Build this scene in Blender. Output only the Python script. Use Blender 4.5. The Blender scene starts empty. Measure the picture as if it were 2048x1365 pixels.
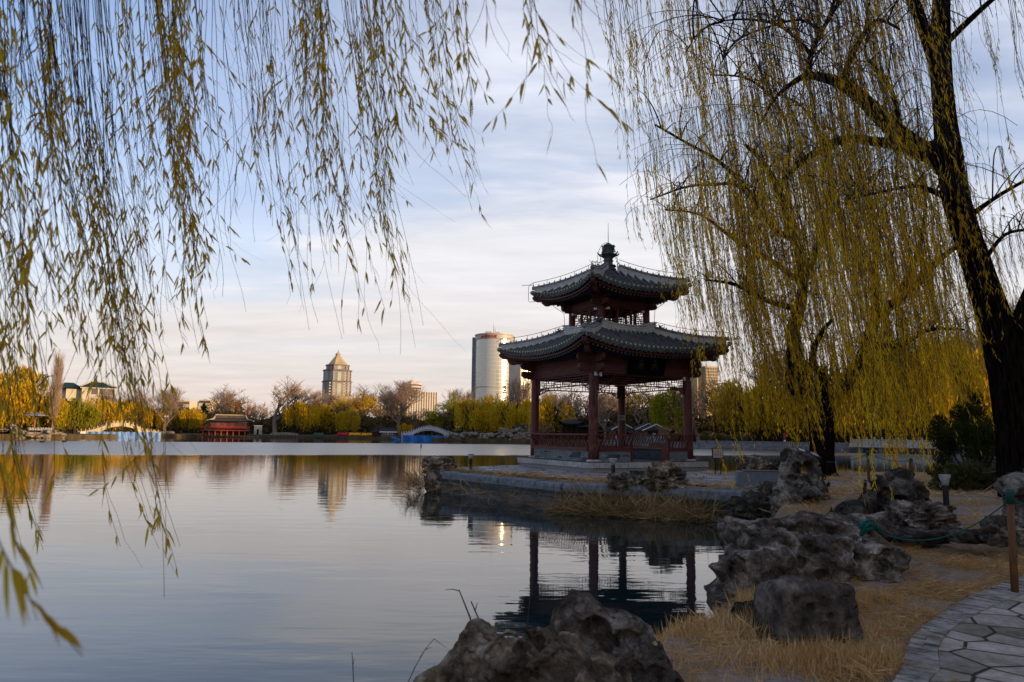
import bpy, math, random
import numpy as np
from mathutils import Vector, Matrix, noise
PI = math.pi
SC = bpy.context.scene
COL = SC.collection
RNG = np.random.default_rng(11)
random.seed(5)

# ------------------------------------------------------------------ camera
FPX, PITCH, ROLL, EYE = 1450.0, 0.1271, 0.0124, 2.1
cp, sp, cr, sr = math.cos(PITCH), math.sin(PITCH), math.cos(ROLL), math.sin(ROLL)
FW = Vector((0, cp, sp)); _u = Vector((0, -sp, cp)); _r = Vector((1, 0, 0))
RT = cr * _r + sr * _u
UP = -sr * _r + cr * _u
CAM = Vector((0, 0, EYE))

def ray(px, py):
    return FW + RT * ((px - 1024) / FPX) + UP * ((682.5 - py) / FPX)
def at(px, py, Y):
    d = ray(px, py)
    return CAM + d * (Y / d.y)
def gnd(px, py, z):
    d = ray(px, py)
    return CAM + d * ((z - EYE) / d.z)
def zof(px, py, Y):
    return at(px, py, Y).z
def xof(px, Y, py=870):
    return at(px, py, Y).x
def proj(p):
    q = Vector(p) - CAM
    d = q.dot(FW)
    return 1024 + FPX * q.dot(RT) / d, 682.5 - FPX * q.dot(UP) / d

cam = bpy.data.cameras.new('camera')
co = bpy.data.objects.new('camera', cam)
COL.objects.link(co)
M3 = Matrix((RT, UP, -FW)).transposed()
co.matrix_world = Matrix.Translation(CAM) @ M3.to_4x4()
cam.sensor_width = 36
cam.lens = FPX / 2048 * 36
cam.clip_start = 0.05
cam.clip_end = 6000
cam.dof.use_dof = True
cam.dof.focus_distance = 27
cam.dof.aperture_fstop = 3.5
SC.camera = co

# ------------------------------------------------------------------ materials
def nt(name):
    m = bpy.data.materials.new(name)
    m.use_nodes = True
    t = m.node_tree
    t.nodes.clear()
    out = t.nodes.new('ShaderNodeOutputMaterial')
    return m, t, out
def N(t, kind, **kw):
    n = t.nodes.new(kind)
    for k, v in kw.items():
        if hasattr(n, k):
            setattr(n, k, v)
    return n
def ramp(t, fac, stops):
    r = t.nodes.new('ShaderNodeValToRGB')
    e = r.color_ramp.elements
    while len(e) < len(stops):
        e.new(0.5)
    for i, (p, c) in enumerate(stops):
        e[i].position = p
        e[i].color = (c[0], c[1], c[2], 1)
    t.links.new(fac, r.inputs[0])
    return r.outputs[0]
def coords(t, scale=(1, 1, 1), gen='Object'):
    tc = t.nodes.new('ShaderNodeTexCoord')
    mp = t.nodes.new('ShaderNodeMapping')
    mp.inputs['Scale'].default_value = scale
    t.links.new(tc.outputs[gen], mp.inputs[0])
    return mp.outputs[0]
def noise_t(t, vec, scale, detail=6, rough=0.6, dist=0.0):
    n = t.nodes.new('ShaderNodeTexNoise')
    n.inputs['Scale'].default_value = scale
    n.inputs['Detail'].default_value = detail
    n.inputs['Roughness'].default_value = rough
    n.inputs['Distortion'].default_value = dist
    t.links.new(vec, n.inputs['Vector'])
    return n.outputs[0]
def bump(t, h, strength=0.4, dist=0.02):
    b = t.nodes.new('ShaderNodeBump')
    b.inputs['Strength'].default_value = strength
    b.inputs['Distance'].default_value = dist
    t.links.new(h, b.inputs['Height'])
    return b.outputs[0]
def math_n(t, op, a, b=None, clamp=False):
    n = t.nodes.new('ShaderNodeMath')
    n.operation = op
    n.use_clamp = clamp
    for i, v in enumerate((a, b)):
        if v is None:
            continue
        if isinstance(v, (int, float)):
            n.inputs[i].default_value = v
        else:
            t.links.new(v, n.inputs[i])
    return n.outputs[0]
def mixc(t, fac, a, b, mode='MIX'):
    n = t.nodes.new('ShaderNodeMix')
    n.data_type = 'RGBA'
    n.blend_type = mode
    for i, v in ((0, fac), (6, a), (7, b)):
        if isinstance(v, (int, float)):
            n.inputs[i].default_value = v
        elif isinstance(v, tuple):
            n.inputs[i].default_value = (v[0], v[1], v[2], 1)
        else:
            t.links.new(v, n.inputs[i])
    return n.outputs[2]
def principled(t, out, col, rough=0.7, normal=None, spec=0.3, metal=0.0):
    p = t.nodes.new('ShaderNodeBsdfPrincipled')
    if isinstance(col, tuple):
        p.inputs['Base Color'].default_value = (col[0], col[1], col[2], 1)
    else:
        t.links.new(col, p.inputs['Base Color'])
    if isinstance(rough, (int, float)):
        p.inputs['Roughness'].default_value = rough
    else:
        t.links.new(rough, p.inputs['Roughness'])
    p.inputs['Specular IOR Level'].default_value = spec
    p.inputs['Metallic'].default_value = metal
    if normal is not None:
        t.links.new(normal, p.inputs['Normal'])
    t.links.new(p.outputs[0], out.inputs[0])
    return p
def surf(name, c1, c2, scale=4, rough=0.75, bs=0.3, bd=0.01, stretch=(1, 1, 1), spec=0.25, metal=0.0, bscale=None, lo=0.3, hi=0.7):
    m, t, out = nt(name)
    v = coords(t, stretch)
    n = noise_t(t, v, scale)
    c = ramp(t, n, [(lo, c1), (hi, c2)])
    nb = noise_t(t, v, bscale or scale * 3, 5, 0.65)
    principled(t, out, c, rough, bump(t, nb, bs, bd) if bs else None, spec, metal)
    return m
def leafmat(name, cols, transl=0.45, rough=0.6):
    m, t, out = nt(name)
    g = t.nodes.new('ShaderNodeNewGeometry')
    k = len(cols)
    v = coords(t)
    n = noise_t(t, v, 0.35, 2)
    f = math_n(t, 'ADD', math_n(t, 'MULTIPLY', g.outputs['Random Per Island'], 0.6), math_n(t, 'MULTIPLY_ADD', n, 1.2))
    f = math_n(t, 'SUBTRACT', f, 0.4, True)
    c = ramp(t, f, [(i / (k - 1), cc) for i, cc in enumerate(cols)])
    d = t.nodes.new('ShaderNodeBsdfDiffuse')
    tr = t.nodes.new('ShaderNodeBsdfTranslucent')
    mx = t.nodes.new('ShaderNodeMixShader')
    mx.inputs[0].default_value = transl
    t.links.new(c, d.inputs[0]); t.links.new(c, tr.inputs[0])
    t.links.new(d.outputs[0], mx.inputs[1]); t.links.new(tr.outputs[0], mx.inputs[2])
    t.links.new(mx.outputs[0], out.inputs[0])
    return m
def plain(name, c, rough=0.6, spec=0.3, metal=0.0):
    return surf(name, tuple(x * 0.82 for x in c), tuple(min(1, x * 1.15) for x in c), 7, rough, 0.08, 0.004, spec=spec, metal=metal)

# ------------------------------------------------------------------ mesh builder
class MB:
    def __init__(self):
        self.v = []; self.f = []; self.mi = []; self.M = None; self.k = 0
    def add(self, vs, fs):
        b = len(self.v)
        if self.M is not None:
            vs = [self.M @ Vector(p) for p in vs]
        self.v.extend([tuple(p) for p in vs])
        self.f.extend([tuple(i + b for i in q) for q in fs])
        self.mi.extend([self.k] * len(fs))
    def box(self, x0, x1, y0, y1, z0, z1):
        self.add([(x0, y0, z0), (x1, y0, z0), (x1, y1, z0), (x0, y1, z0), (x0, y0, z1), (x1, y0, z1), (x1, y1, z1), (x0, y1, z1)],
                 [(0, 3, 2, 1), (4, 5, 6, 7), (0, 1, 5, 4), (1, 2, 6, 5), (2, 3, 7, 6), (3, 0, 4, 7)])
    def cbox(self, c, s):
        self.box(c[0] - s[0] / 2, c[0] + s[0] / 2, c[1] - s[1] / 2, c[1] + s[1] / 2, c[2] - s[2] / 2, c[2] + s[2] / 2)
    def bar(self, a, b, w, h, up=(0, 0, 1)):
        a = Vector(a); b = Vector(b); d = (b - a).normalized(); u = Vector(up)
        s = d.cross(u)
        if s.length < 1e-5:
            s = d.cross(Vector((1, 0, 0)))
        s.normalize(); u = s.cross(d).normalized()
        s *= w / 2; u *= h / 2
        vs = [a - s - u, a + s - u, a + s + u, a - s + u, b - s - u, b + s - u, b + s + u, b - s + u]
        self.add(vs, [(0, 1, 2, 3), (7, 6, 5, 4), (0, 4, 5, 1), (1, 5, 6, 2), (2, 6, 7, 3), (3, 7, 4, 0)])
    def tube(self, pts, radii, n=6, cap=True, flat=1.0):
        pts = [Vector(p) for p in pts]
        if isinstance(radii, (int, float)):
            radii = [radii] * len(pts)
        vs = []; fs = []
        ref = Vector((0.12, 0.99, 0.05))
        for i, p in enumerate(pts):
            d = (pts[min(i + 1, len(pts) - 1)] - pts[max(i - 1, 0)])
            if d.length < 1e-9:
                d = Vector((0, 0, 1))
            d.normalize()
            s = d.cross(ref)
            if s.length < 1e-3:
                s = d.cross(Vector((1, 0, 0)))
            s.normalize(); u = s.cross(d)
            for k in range(n):
                a = 2 * PI * k / n
                vs.append(p + (s * math.cos(a) + u * math.sin(a) * flat) * radii[i])
        for i in range(len(pts) - 1):
            for k in range(n):
                k2 = (k + 1) % n
                fs.append((i * n + k, i * n + k2, (i + 1) * n + k2, (i + 1) * n + k))
        if cap:
            fs.append(tuple(range(n))[::-1])
            fs.append(tuple((len(pts) - 1) * n + k for k in range(n)))
        self.add(vs, fs)
    def lathe(self, prof, c=(0, 0, 0), n=16, sq=0.0):
        vs = []; fs = []
        for r, z in prof:
            for k in range(n):
                a = 2 * PI * (k + 0.5) / n
                vs.append((c[0] + r * math.cos(a), c[1] + r * math.sin(a), c[2] + z))
        for i in range(len(prof) - 1):
            for k in range(n):
                k2 = (k + 1) % n
                fs.append((i * n + k, i * n + k2, (i + 1) * n + k2, (i + 1) * n + k))
        fs.append(tuple(range(n))[::-1])
        fs.append(tuple((len(prof) - 1) * n + k for k in range(n)))
        self.add(vs, fs)
    def prism(self, poly, o, ux, uy, th):
        """extrude 2d polygon (in plane ux,uy from origin o) symmetrically by th along ux x uy"""
        o = Vector(o); ux = Vector(ux); uy = Vector(uy); w = ux.cross(uy).normalized() * th / 2
        n = len(poly)
        vs = [o + ux * p[0] + uy * p[1] - w for p in poly] + [o + ux * p[0] + uy * p[1] + w for p in poly]
        fs = [tuple(range(n))[::-1], tuple(range(n, 2 * n))] + [(i, (i + 1) % n, n + (i + 1) % n, n + i) for i in range(n)]
        self.add(vs, fs)
    def grid(self, fn, nu, nv):
        vs = [fn(i / nu, j / nv) for j in range(nv + 1) for i in range(nu + 1)]
        fs = [(j * (nu + 1) + i, j * (nu + 1) + i + 1, (j + 1) * (nu + 1) + i + 1, (j + 1) * (nu + 1) + i) for j in range(nv) for i in range(nu)]
        self.add(vs, fs)
    def ball(self, c, r, n=8, m=5, sz=1.0):
        prof = [(r * math.sin(PI * i / m), -r * sz * math.cos(PI * i / m)) for i in range(m + 1)]
        prof[0] = (r * 0.02, prof[0][1]); prof[-1] = (r * 0.02, prof[-1][1])
        self.lathe(prof, c, n)
    def mesh(self, name, mats, smooth=False):
        me = bpy.data.meshes.new(name)
        me.from_pydata(self.v, [], self.f)
        for m in (mats if isinstance(mats, (list, tuple)) else [mats]):
            me.materials.append(m)
        if any(self.mi):
            me.polygons.foreach_set('material_index', self.mi)
        if smooth:
            me.polygons.foreach_set('use_smooth', [True] * len(me.polygons))
        me.update()
        return me
    def build(self, name, mats, parent=None, smooth=False, loc=None):
        return link(name, self.mesh(name, mats, smooth), parent, loc)

def link(name, me, parent=None, loc=None):
    o = bpy.data.objects.new(name, me)
    COL.objects.link(o)
    if parent is not None:
        o.parent = parent
    if loc is not None:
        o.location = loc
    return o
def np_mesh(name, V, F, mats, smooth=False, mi=None):
    me = bpy.data.meshes.new(name)
    V = np.ascontiguousarray(V, dtype=np.float32); F = np.ascontiguousarray(F, dtype=np.int32)
    k = F.shape[1]
    me.vertices.add(len(V)); me.vertices.foreach_set('co', V.ravel())
    me.loops.add(F.size); me.loops.foreach_set('vertex_index', F.ravel())
    me.polygons.add(len(F)); me.polygons.foreach_set('loop_start', np.arange(0, F.size, k, dtype=np.int32))
    for m in (mats if isinstance(mats, (list, tuple)) else [mats]):
        me.materials.append(m)
    if mi is not None:
        me.polygons.foreach_set('material_index', mi)
    if smooth:
        me.polygons.foreach_set('use_smooth', np.ones(len(F), dtype=bool))
    me.update(calc_edges=True)
    me.validate()
    return me
def tag(o, label=None, cat=None, group=None, kind=None):
    if label: o['label'] = label
    if cat: o['category'] = cat
    if group: o['group'] = group
    if kind: o['kind'] = kind
    return o
def thing(name, label, cat, loc=(0, 0, 0), rz=0.0, group=None):
    o = bpy.data.objects.new(name, None)
    o.empty_display_size = 0.2
    COL.objects.link(o)
    o.location = loc; o.rotation_euler = (0, 0, rz)
    return tag(o, label, cat, group)
def copy_tree(o, parent=None):
    c = o.copy(); COL.objects.link(c)
    if parent is not None:
        c.parent = parent
    for ch in list(o.children):
        copy_tree(ch, c)
    return c

# ------------------------------------------------------------------ the material list
M = {}
M['red'] = surf('red_paint', (0.065, 0.012, 0.010), (0.12, 0.023, 0.017), 6, 0.55, 0.3, 0.006, (1, 1, 0.3), spec=0.35)
M['redworn'] = surf('worn_red_paint', (0.05, 0.010, 0.008), (0.17, 0.06, 0.05), 9, 0.7, 0.4, 0.008, (1, 1, 0.35), lo=0.35, hi=0.75)
M['redrail'] = surf('red_rail_paint', (0.07, 0.012, 0.010), (0.12, 0.022, 0.017), 8, 0.55, 0.2, 0.004, spec=0.3)
M['beam'] = surf('faded_beam_paint', (0.055, 0.016, 0.013), (0.115, 0.036, 0.028), 5, 0.7, 0.4, 0.006, (0.5, 0.5, 3))
M['black'] = surf('black_metal', (0.006, 0.006, 0.007), (0.014, 0.014, 0.015), 12, 0.45, 0.1, 0.002)
M['tile'] = surf('grey_roof_tile', (0.07, 0.075, 0.08), (0.27, 0.275, 0.28), 7, 0.7, 0.5, 0.008)
M['tiledark'] = surf('weathered_tile', (0.022, 0.026, 0.028), (0.125, 0.13, 0.13), 9, 0.7, 0.6, 0.01)
M['mortar'] = surf('pale_ridge_mortar', (0.42, 0.42, 0.42), (0.62, 0.61, 0.58), 5, 0.85, 0.4, 0.006)
M['green'] = surf('green_rafter_paint', (0.045, 0.07, 0.05), (0.09, 0.12, 0.085), 9, 0.7, 0.2, 0.003)
M['blue'] = surf('blue_rafter_paint', (0.012, 0.03, 0.11), (0.02, 0.05, 0.17), 9, 0.7, 0.2, 0.003)
M['bulb'] = plain('yellow_bulb_plastic', (0.55, 0.45, 0.16), 0.35)
M['wire'] = surf('dull_wire', (0.02, 0.02, 0.02), (0.05, 0.045, 0.04), 20, 0.6, 0.0)
M['white'] = plain('white_paint', (0.62, 0.62, 0.62), 0.5)
M['gold'] = plain('faded_gilt', (0.055, 0.042, 0.012), 0.6)
M['wood'] = surf('seat_wood', (0.06, 0.035, 0.025), (0.11, 0.07, 0.05), 7, 0.6, 0.4, 0.004, (0.4, 6, 6))
M['post'] = surf('orange_brown_post', (0.045, 0.02, 0.008), (0.16, 0.068, 0.022), 14, 0.7, 0.5, 0.004, (3, 3, 0.5))
M['greentop'] = surf('dark_green_paint', (0.006, 0.04, 0.034), (0.012, 0.06, 0.05), 12, 0.5, 0.2, 0.003)
M['rope'] = surf('green_rope', (0.004, 0.055, 0.045), (0.008, 0.10, 0.08), 60, 0.7, 0.5, 0.003)
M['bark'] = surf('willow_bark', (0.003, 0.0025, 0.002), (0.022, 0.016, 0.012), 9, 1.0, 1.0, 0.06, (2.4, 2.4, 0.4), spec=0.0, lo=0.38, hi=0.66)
M['scar'] = surf('pale_cut_wood', (0.11, 0.10, 0.10), (0.19, 0.17, 0.16), 12, 0.8, 0.4, 0.01)
M['twig'] = surf('twig_bark', (0.026, 0.016, 0.012), (0.07, 0.045, 0.030), 9, 0.8, 0.0)
M['leaf_near'] = leafmat('near_willow_leaf', [(0.34, 0.38, 0.022), (0.54, 0.49, 0.026), (0.66, 0.50, 0.03), (0.58, 0.35, 0.03)], 0.72)
M['leaf_tree'] = leafmat('willow_leaf', [(0.50, 0.54, 0.015), (0.74, 0.64, 0.018), (0.86, 0.64, 0.020), (0.80, 0.47, 0.020)], 0.72)
M['stone'] = None
# ------------------------------------------------------------------ sky and sun
SUN_EL = math.radians(5.6)
SDIR = Vector((0.912 * math.cos(SUN_EL), -0.41 * math.cos(SUN_EL), math.sin(SUN_EL))).normalized()
W = bpy.data.worlds.new('World'); SC.world = W
W.use_nodes = True
t = W.node_tree; t.nodes.clear()
wo = t.nodes.new('ShaderNodeOutputWorld'); bg = t.nodes.new('ShaderNodeBackground')
t.links.new(bg.outputs[0], wo.inputs[0])
sk = t.nodes.new('ShaderNodeTexSky'); sk.sky_type = 'NISHITA'; sk.sun_disc = False
sk.sun_elevation = SUN_EL
sk.sun_rotation = math.atan2(SDIR.x, SDIR.y)
sk.altitude = 50; sk.air_density = 1.0; sk.dust_density = 0.6; sk.ozone_density = 2.5
tc = t.nodes.new('ShaderNodeTexCoord')
sx = t.nodes.new('ShaderNodeSeparateXYZ'); t.links.new(tc.outputs['Generated'], sx.inputs[0])
zc = math_n(t, 'MAXIMUM', sx.outputs[2], 0.0)
zz = math_n(t, 'ADD', zc, 0.10)
cb = t.nodes.new('ShaderNodeCombineXYZ')
t.links.new(math_n(t, 'DIVIDE', sx.outputs[0], zz), cb.inputs[0])
t.links.new(math_n(t, 'DIVIDE', sx.outputs[1], zz), cb.inputs[1])
mp = t.nodes.new('ShaderNodeMapping')
mp.inputs['Rotation'].default_value = (0, 0, math.radians(-30))
mp.inputs['Scale'].default_value = (0.42, 1.1, 1)
mp.inputs['Location'].default_value = (0.35, 0.2, 0)
t.links.new(cb.outputs[0], mp.inputs[0])
n1 = noise_t(t, mp.outputs[0], 0.75, 7, 0.55, 0.5)
n2 = noise_t(t, mp.outputs[0], 2.6, 6, 0.6, 0.3)
cl = math_n(t, 'ADD', math_n(t, 'MULTIPLY', n1, 0.75), math_n(t, 'MULTIPLY', n2, 0.25))
# thinner cloud towards the upper left of the lake, thick veil over the far shore
thin = math_n(t, 'MULTIPLY', math_n(t, 'MAXIMUM', math_n(t, 'SUBTRACT', math_n(t, 'MULTIPLY', sx.outputs[0], -1.0), 0.02), 0.0), 0.62)
cl = math_n(t, 'SUBTRACT', cl, math_n(t, 'MULTIPLY', thin, math_n(t, 'MULTIPLY', zc, 2.6)))
mr = t.nodes.new('ShaderNodeMapRange'); mr.interpolation_type = 'SMOOTHSTEP'
mr.inputs['From Min'].default_value = 0.36; mr.inputs['From Max'].default_value = 0.52
t.links.new(cl, mr.inputs['Value'])
hz = ramp(t, zc, [(0.0, (0.60, 0.505, 0.455)), (0.10, (0.615, 0.56, 0.535)), (0.22, (0.645, 0.64, 0.665)), (0.45, (0.60, 0.625, 0.70)), (0.85, (0.44, 0.48, 0.63))])
cmod = math_n(t, 'MULTIPLY_ADD', n2, 0.50)
cmod.node.inputs[2].default_value = 0.77
cloudcol = mixc(t, 1.0, hz, cmod, 'MULTIPLY')
skm = t.nodes.new('ShaderNodeVectorMath'); skm.operation = 'SCALE'
skm.inputs['Scale'].default_value = 1.0
t.links.new(mixc(t, 1.0, sk.outputs[0], (1.06, 0.92, 1.03), 'MULTIPLY'), skm.inputs[0])
SKYK = 0.12
cls = t.nodes.new('ShaderNodeVectorMath'); cls.operation = 'SCALE'
cls.inputs['Scale'].default_value = 1.0 / SKYK
t.links.new(cloudcol, cls.inputs[0])
blue = t.nodes.new('ShaderNodeVectorMath'); blue.operation = 'SCALE'
blue.inputs['Scale'].default_value = 2.3
t.links.new(skm.outputs[0], blue.inputs[0])
veil = math_n(t, 'MULTIPLY_ADD', mr.outputs[0], 0.50)
veil.node.inputs[2].default_value = 0.54
lf = math_n(t, 'MAXIMUM', math_n(t, 'SUBTRACT', math_n(t, 'MULTIPLY', sx.outputs[0], -1.0), 0.15), 0.0)
veil = math_n(t, 'SUBTRACT', veil, math_n(t, 'MULTIPLY', math_n(t, 'MULTIPLY', lf, 2.2), zc), True)
rf_ = math_n(t, 'MAXIMUM', math_n(t, 'SUBTRACT', sx.outputs[0], 0.18), 0.0)
veil = math_n(t, 'SUBTRACT', veil, math_n(t, 'MULTIPLY', math_n(t, 'MULTIPLY', rf_, 2.0), zc), True)
# the veil thickens towards the horizon
low = t.nodes.new('ShaderNodeMapRange'); low.interpolation_type = 'SMOOTHSTEP'
low.inputs['From Min'].default_value = 0.55; low.inputs['From Max'].default_value = 0.0
t.links.new(zc, low.inputs['Value'])
veil = math_n(t, 'MAXIMUM', veil, math_n(t, 'MULTIPLY', low.outputs[0], 0.97), True)
skyc = mixc(t, veil, blue.outputs[0], cls.outputs[0])
t.links.new(skyc, bg.inputs[0])
bg.inputs[1].default_value = SKYK

sun = bpy.data.lights.new('sun', 'SUN'); sun.energy = 5.0; sun.angle = math.radians(0.6); sun.color = (1.0, 0.66, 0.34)
so = bpy.data.objects.new('sun', sun); COL.objects.link(so)
so.rotation_euler = SDIR.to_track_quat('Z', 'Y').to_euler()
so.location = SDIR * 60
SC.view_settings.view_transform = 'Standard'
SC.view_settings.look = 'None'
SC.view_settings.exposure = 0.42
SC.cycles.use_denoising = True
SC.cycles.max_bounces = 6
SC.cycles.transparent_max_bounces = 8
SC.cycles.sample_clamp_indirect = 4

# ------------------------------------------------------------------ water
m, t, out = nt('lake_water')
v = coords(t, (1, 1, 1), 'Object')
sx = t.nodes.new('ShaderNodeSeparateXYZ'); t.links.new(v, sx.inputs[0])
X, Y = sx.outputs[0], sx.outputs[1]
wob = noise_t(t, v, 0.05, 3)
Yw = math_n(t, 'ADD', Y, math_n(t, 'MULTIPLY_ADD', wob, 9.0))
near = math_n(t, 'SUBTRACT', Yw, math_n(t, 'MULTIPLY_ADD', X, 0.36)); near.node.inputs[1].links[0].from_node.inputs[2].default_value = 77.0
far1 = math_n(t, 'MULTIPLY_ADD', X, 0.33); far1.node.inputs[2].default_value = 150.0
far2 = math_n(t, 'MULTIPLY_ADD', X, -0.85); far2.node.inputs[2].default_value = 150.0
far = math_n(t, 'SUBTRACT', math_n(t, 'MINIMUM', far1, far2), Yw)
def sstep(t, val, a, b):
    n = t.nodes.new('ShaderNodeMapRange'); n.interpolation_type = 'SMOOTHSTEP'
    n.inputs['From Min'].default_value = a; n.inputs['From Max'].default_value = b
    t.links.new(val, n.inputs['Value'])
    return n.outputs[0]
band = math_n(t, 'MULTIPLY', sstep(t, near, -4, 4), sstep(t, far, -3, 3))
vr = coords(t, (0.5, 1.6, 1), 'Object')
r1 = noise_t(t, vr, 1.1, 3, 0.5)
r2 = noise_t(t, vr, 5.0, 2, 0.5)
hgt_ = math_n(t, 'ADD', math_n(t, 'MULTIPLY', r1, 0.0065), math_n(t, 'MULTIPLY', r2, 0.0006))
r3 = noise_t(t, v, 3.5, 3, 0.6)
hgt_ = math_n(t, 'ADD', hgt_, math_n(t, 'MULTIPLY', math_n(t, 'MULTIPLY', band, r3), 0.004))
b = t.nodes.new('ShaderNodeBump'); b.inputs['Strength'].default_value = 1.0; b.inputs['Distance'].default_value = 1.0
t.links.new(hgt_, b.inputs['Height'])
p = principled(t, out, (0.006, 0.016, 0.018), math_n(t, 'MULTIPLY_ADD', band, 0.27), b.outputs[0], 0.5)
spl = math_n(t, 'MULTIPLY_ADD', band, 0.5); spl.node.inputs[2].default_value = 0.5
t.links.new(spl, p.inputs['Specular IOR Level'])
p.inputs['Roughness'].links[0].from_node.inputs[2].default_value = 0.02
p.inputs['IOR'].default_value = 1.48
mb = MB()
mb.grid(lambda a, c: (-420 + 900 * a, -60 + 480 * c, 0.0), 30, 16)
water = mb.build('water', m); tag(water, kind='structure')

# ------------------------------------------------------------------ land
LAND = [(-40, -4), (-8, 0.5), (-3, 1.6), (-0.9, 2.7), (-0.5, 3.8), (0.25, 5.0), (0.95, 6.2), (1.75, 7.05), (2.2, 8.4), (3.1, 10.2), (4.5, 13), (5.5, 16.3),
        (5.85, 18.6), (1.56, 21.1), (-2.3, 26.3), (-3.3, 27.6), (-3.0, 28.7), (-1.5, 29.6), (0, 31.8), (4.5, 34.5), (8.2, 31.0), (8.6, 28.9),
        (10, 28.4), (12.5, 29.8), (17, 30.5), (25, 29), (45, 33), (80, 60), (120, 100), (160, 100), (160, -60), (-40, -60)]
LP = np.array(LAND, float)
def sdist(x, y):
    """signed distance to the shoreline, positive on land (numpy arrays)"""
    x = np.asarray(x, float); y = np.asarray(y, float)
    d = np.full(x.shape, 1e9); ins = np.zeros(x.shape, bool)
    n = len(LP)
    for i in range(n):
        ax, ay = LP[i]; bx, by = LP[(i + 1) % n]
        ex, ey = bx - ax, by - ay
        h = np.clip(((x - ax) * ex + (y - ay) * ey) / (ex * ex + ey * ey), 0, 1)
        d = np.minimum(d, np.hypot(x - ax - h * ex, y - ay - h * ey))
        c = ((ay > y) != (by > y)) & (x < (bx - ax) * (y - ay) / (by - ay + 1e-12) + ax)
        ins ^= c
    return np.where(ins, d, -d)
def sm(a, b, x):
    q = np.clip((np.asarray(x, float) - a) / (b - a), 0, 1)
    return q * q * (3 - 2 * q)
def vnoise(x, y, s, seed=0):
    """cheap value noise on arrays"""
    X = np.asarray(x, float) * s + 100 + seed * 17.3; Y = np.asarray(y, float) * s + 100 + seed * 9.1
    xi = np.floor(X).astype(int); yi = np.floor(Y).astype(int)
    fx = X - xi; fy = Y - yi
    fx = fx * fx * (3 - 2 * fx); fy = fy * fy * (3 - 2 * fy)
    def h(i, j):
        q = (i * 374761393 + j * 668265263 + seed * 974711) & 0x7fffffff
        q = ((q ^ (q >> 13)) * 1274126177) & 0x7fffffff
        return ((q ^ (q >> 16)) & 0xffff) / 65535.0
    return (h(xi, yi) * (1 - fx) + h(xi + 1, yi) * fx) * (1 - fy) + (h(xi, yi + 1) * (1 - fx) + h(xi + 1, yi + 1) * fx) * fy
def base_h(x, y):
    x = np.asarray(x, float); y = np.asarray(y, float)
    b = 0.58 + 0.15 * sm(7, 15, y)
    b = b + 0.28 * sm(5.5, 9, x) * sm(22, 14, y) * sm(4, 10, y)
    return b
def land_h(x, y, detail=True):
    x = np.asarray(x, float); y = np.asarray(y, float)
    s = sdist(x, y)
    b = base_h(x, y)
    w = np.where(y > 17.5, 0.12, 0.55)
    q = sm(-w * 0.7, w * 0.6, s - 0.12)
    z = -0.9 + (b + 0.9) * q
    if detail:
        z = z + (vnoise(x, y, 1.3, 1) - 0.5) * 0.07 * q + (vnoise(x, y, 6, 2) - 0.5) * 0.025 * q
    return z
def lh(x, y):
    return float(land_h(np.array([x]), np.array([y]))[0])
def hit(px, py):
    """where the sight line through a pixel meets the near land"""
    lo = None
    d = ray(px, py)
    for i in range(400):
        Yd = 3 + i * 0.08
        q = CAM + d * (Yd / d.y)
        if q.z <= lh(q.x, q.y):
            return Vector((q.x, q.y, lh(q.x, q.y)))
    return gnd(px, py, 0.72)

m, t, out = nt('dry_soil')
v = coords(t)
n1 = noise_t(t, v, 1.1, 8, 0.65); n2 = noise_t(t, v, 14, 6, 0.7); n3 = noise_t(t, v, 60, 3, 0.7)
soil = ramp(t, n2, [(0.3, (0.13, 0.10, 0.085)), (0.7, (0.36, 0.285, 0.245))])
straw = ramp(t, n3, [(0.35, (0.09, 0.054, 0.026)), (0.65, (0.34, 0.22, 0.10))])
c = mixc(t, sstep(t, n1, 0.40, 0.56), soil, straw)
principled(t, out, c, 0.9, bump(t, n3, 0.8, 0.02), 0.15)
M['soil'] = m
def land_sheet(x0, x1, y0, y1, st):
    xs = np.arange(x0, x1 + st / 2, st); ys = np.arange(y0, y1 + st / 2, st)
    XX, YY = np.meshgrid(xs, ys)
    Z = land_h(XX, YY)
    V = np.stack([XX.ravel(), YY.ravel(), Z.ravel()], 1)
    nx = len(xs)
    i, j = np.meshgrid(np.arange(nx - 1), np.arange(len(ys) - 1))
    a = (j * nx + i).ravel()
    return V, np.stack([a, a + 1, a + nx + 1, a + nx], 1)
Vs, Fs, off = [], [], 0
# concentric sheets sharing no plane: fine near the camera, coarser behind
for (x0, x1, y0, y1, st) in ((-4.0, 9.0, 0.0, 12.0, 0.06), (-4.0, 22.0, 12.0, 36.0, 0.12), (9.0, 22.0, 0.0, 12.0, 0.24), (-40, -4, -30, 3, 1.0), (-4, 22, -30, 0, 0.5)):
    V, Fq = land_sheet(x0, x1, y0, y1, st)
    Vs.append(V); Fs.append(Fq + off); off += len(V)
g = link('ground', np_mesh('ground', np.vstack(Vs), np.vstack(Fs), M['soil'], True)); tag(g, kind='structure')
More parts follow.
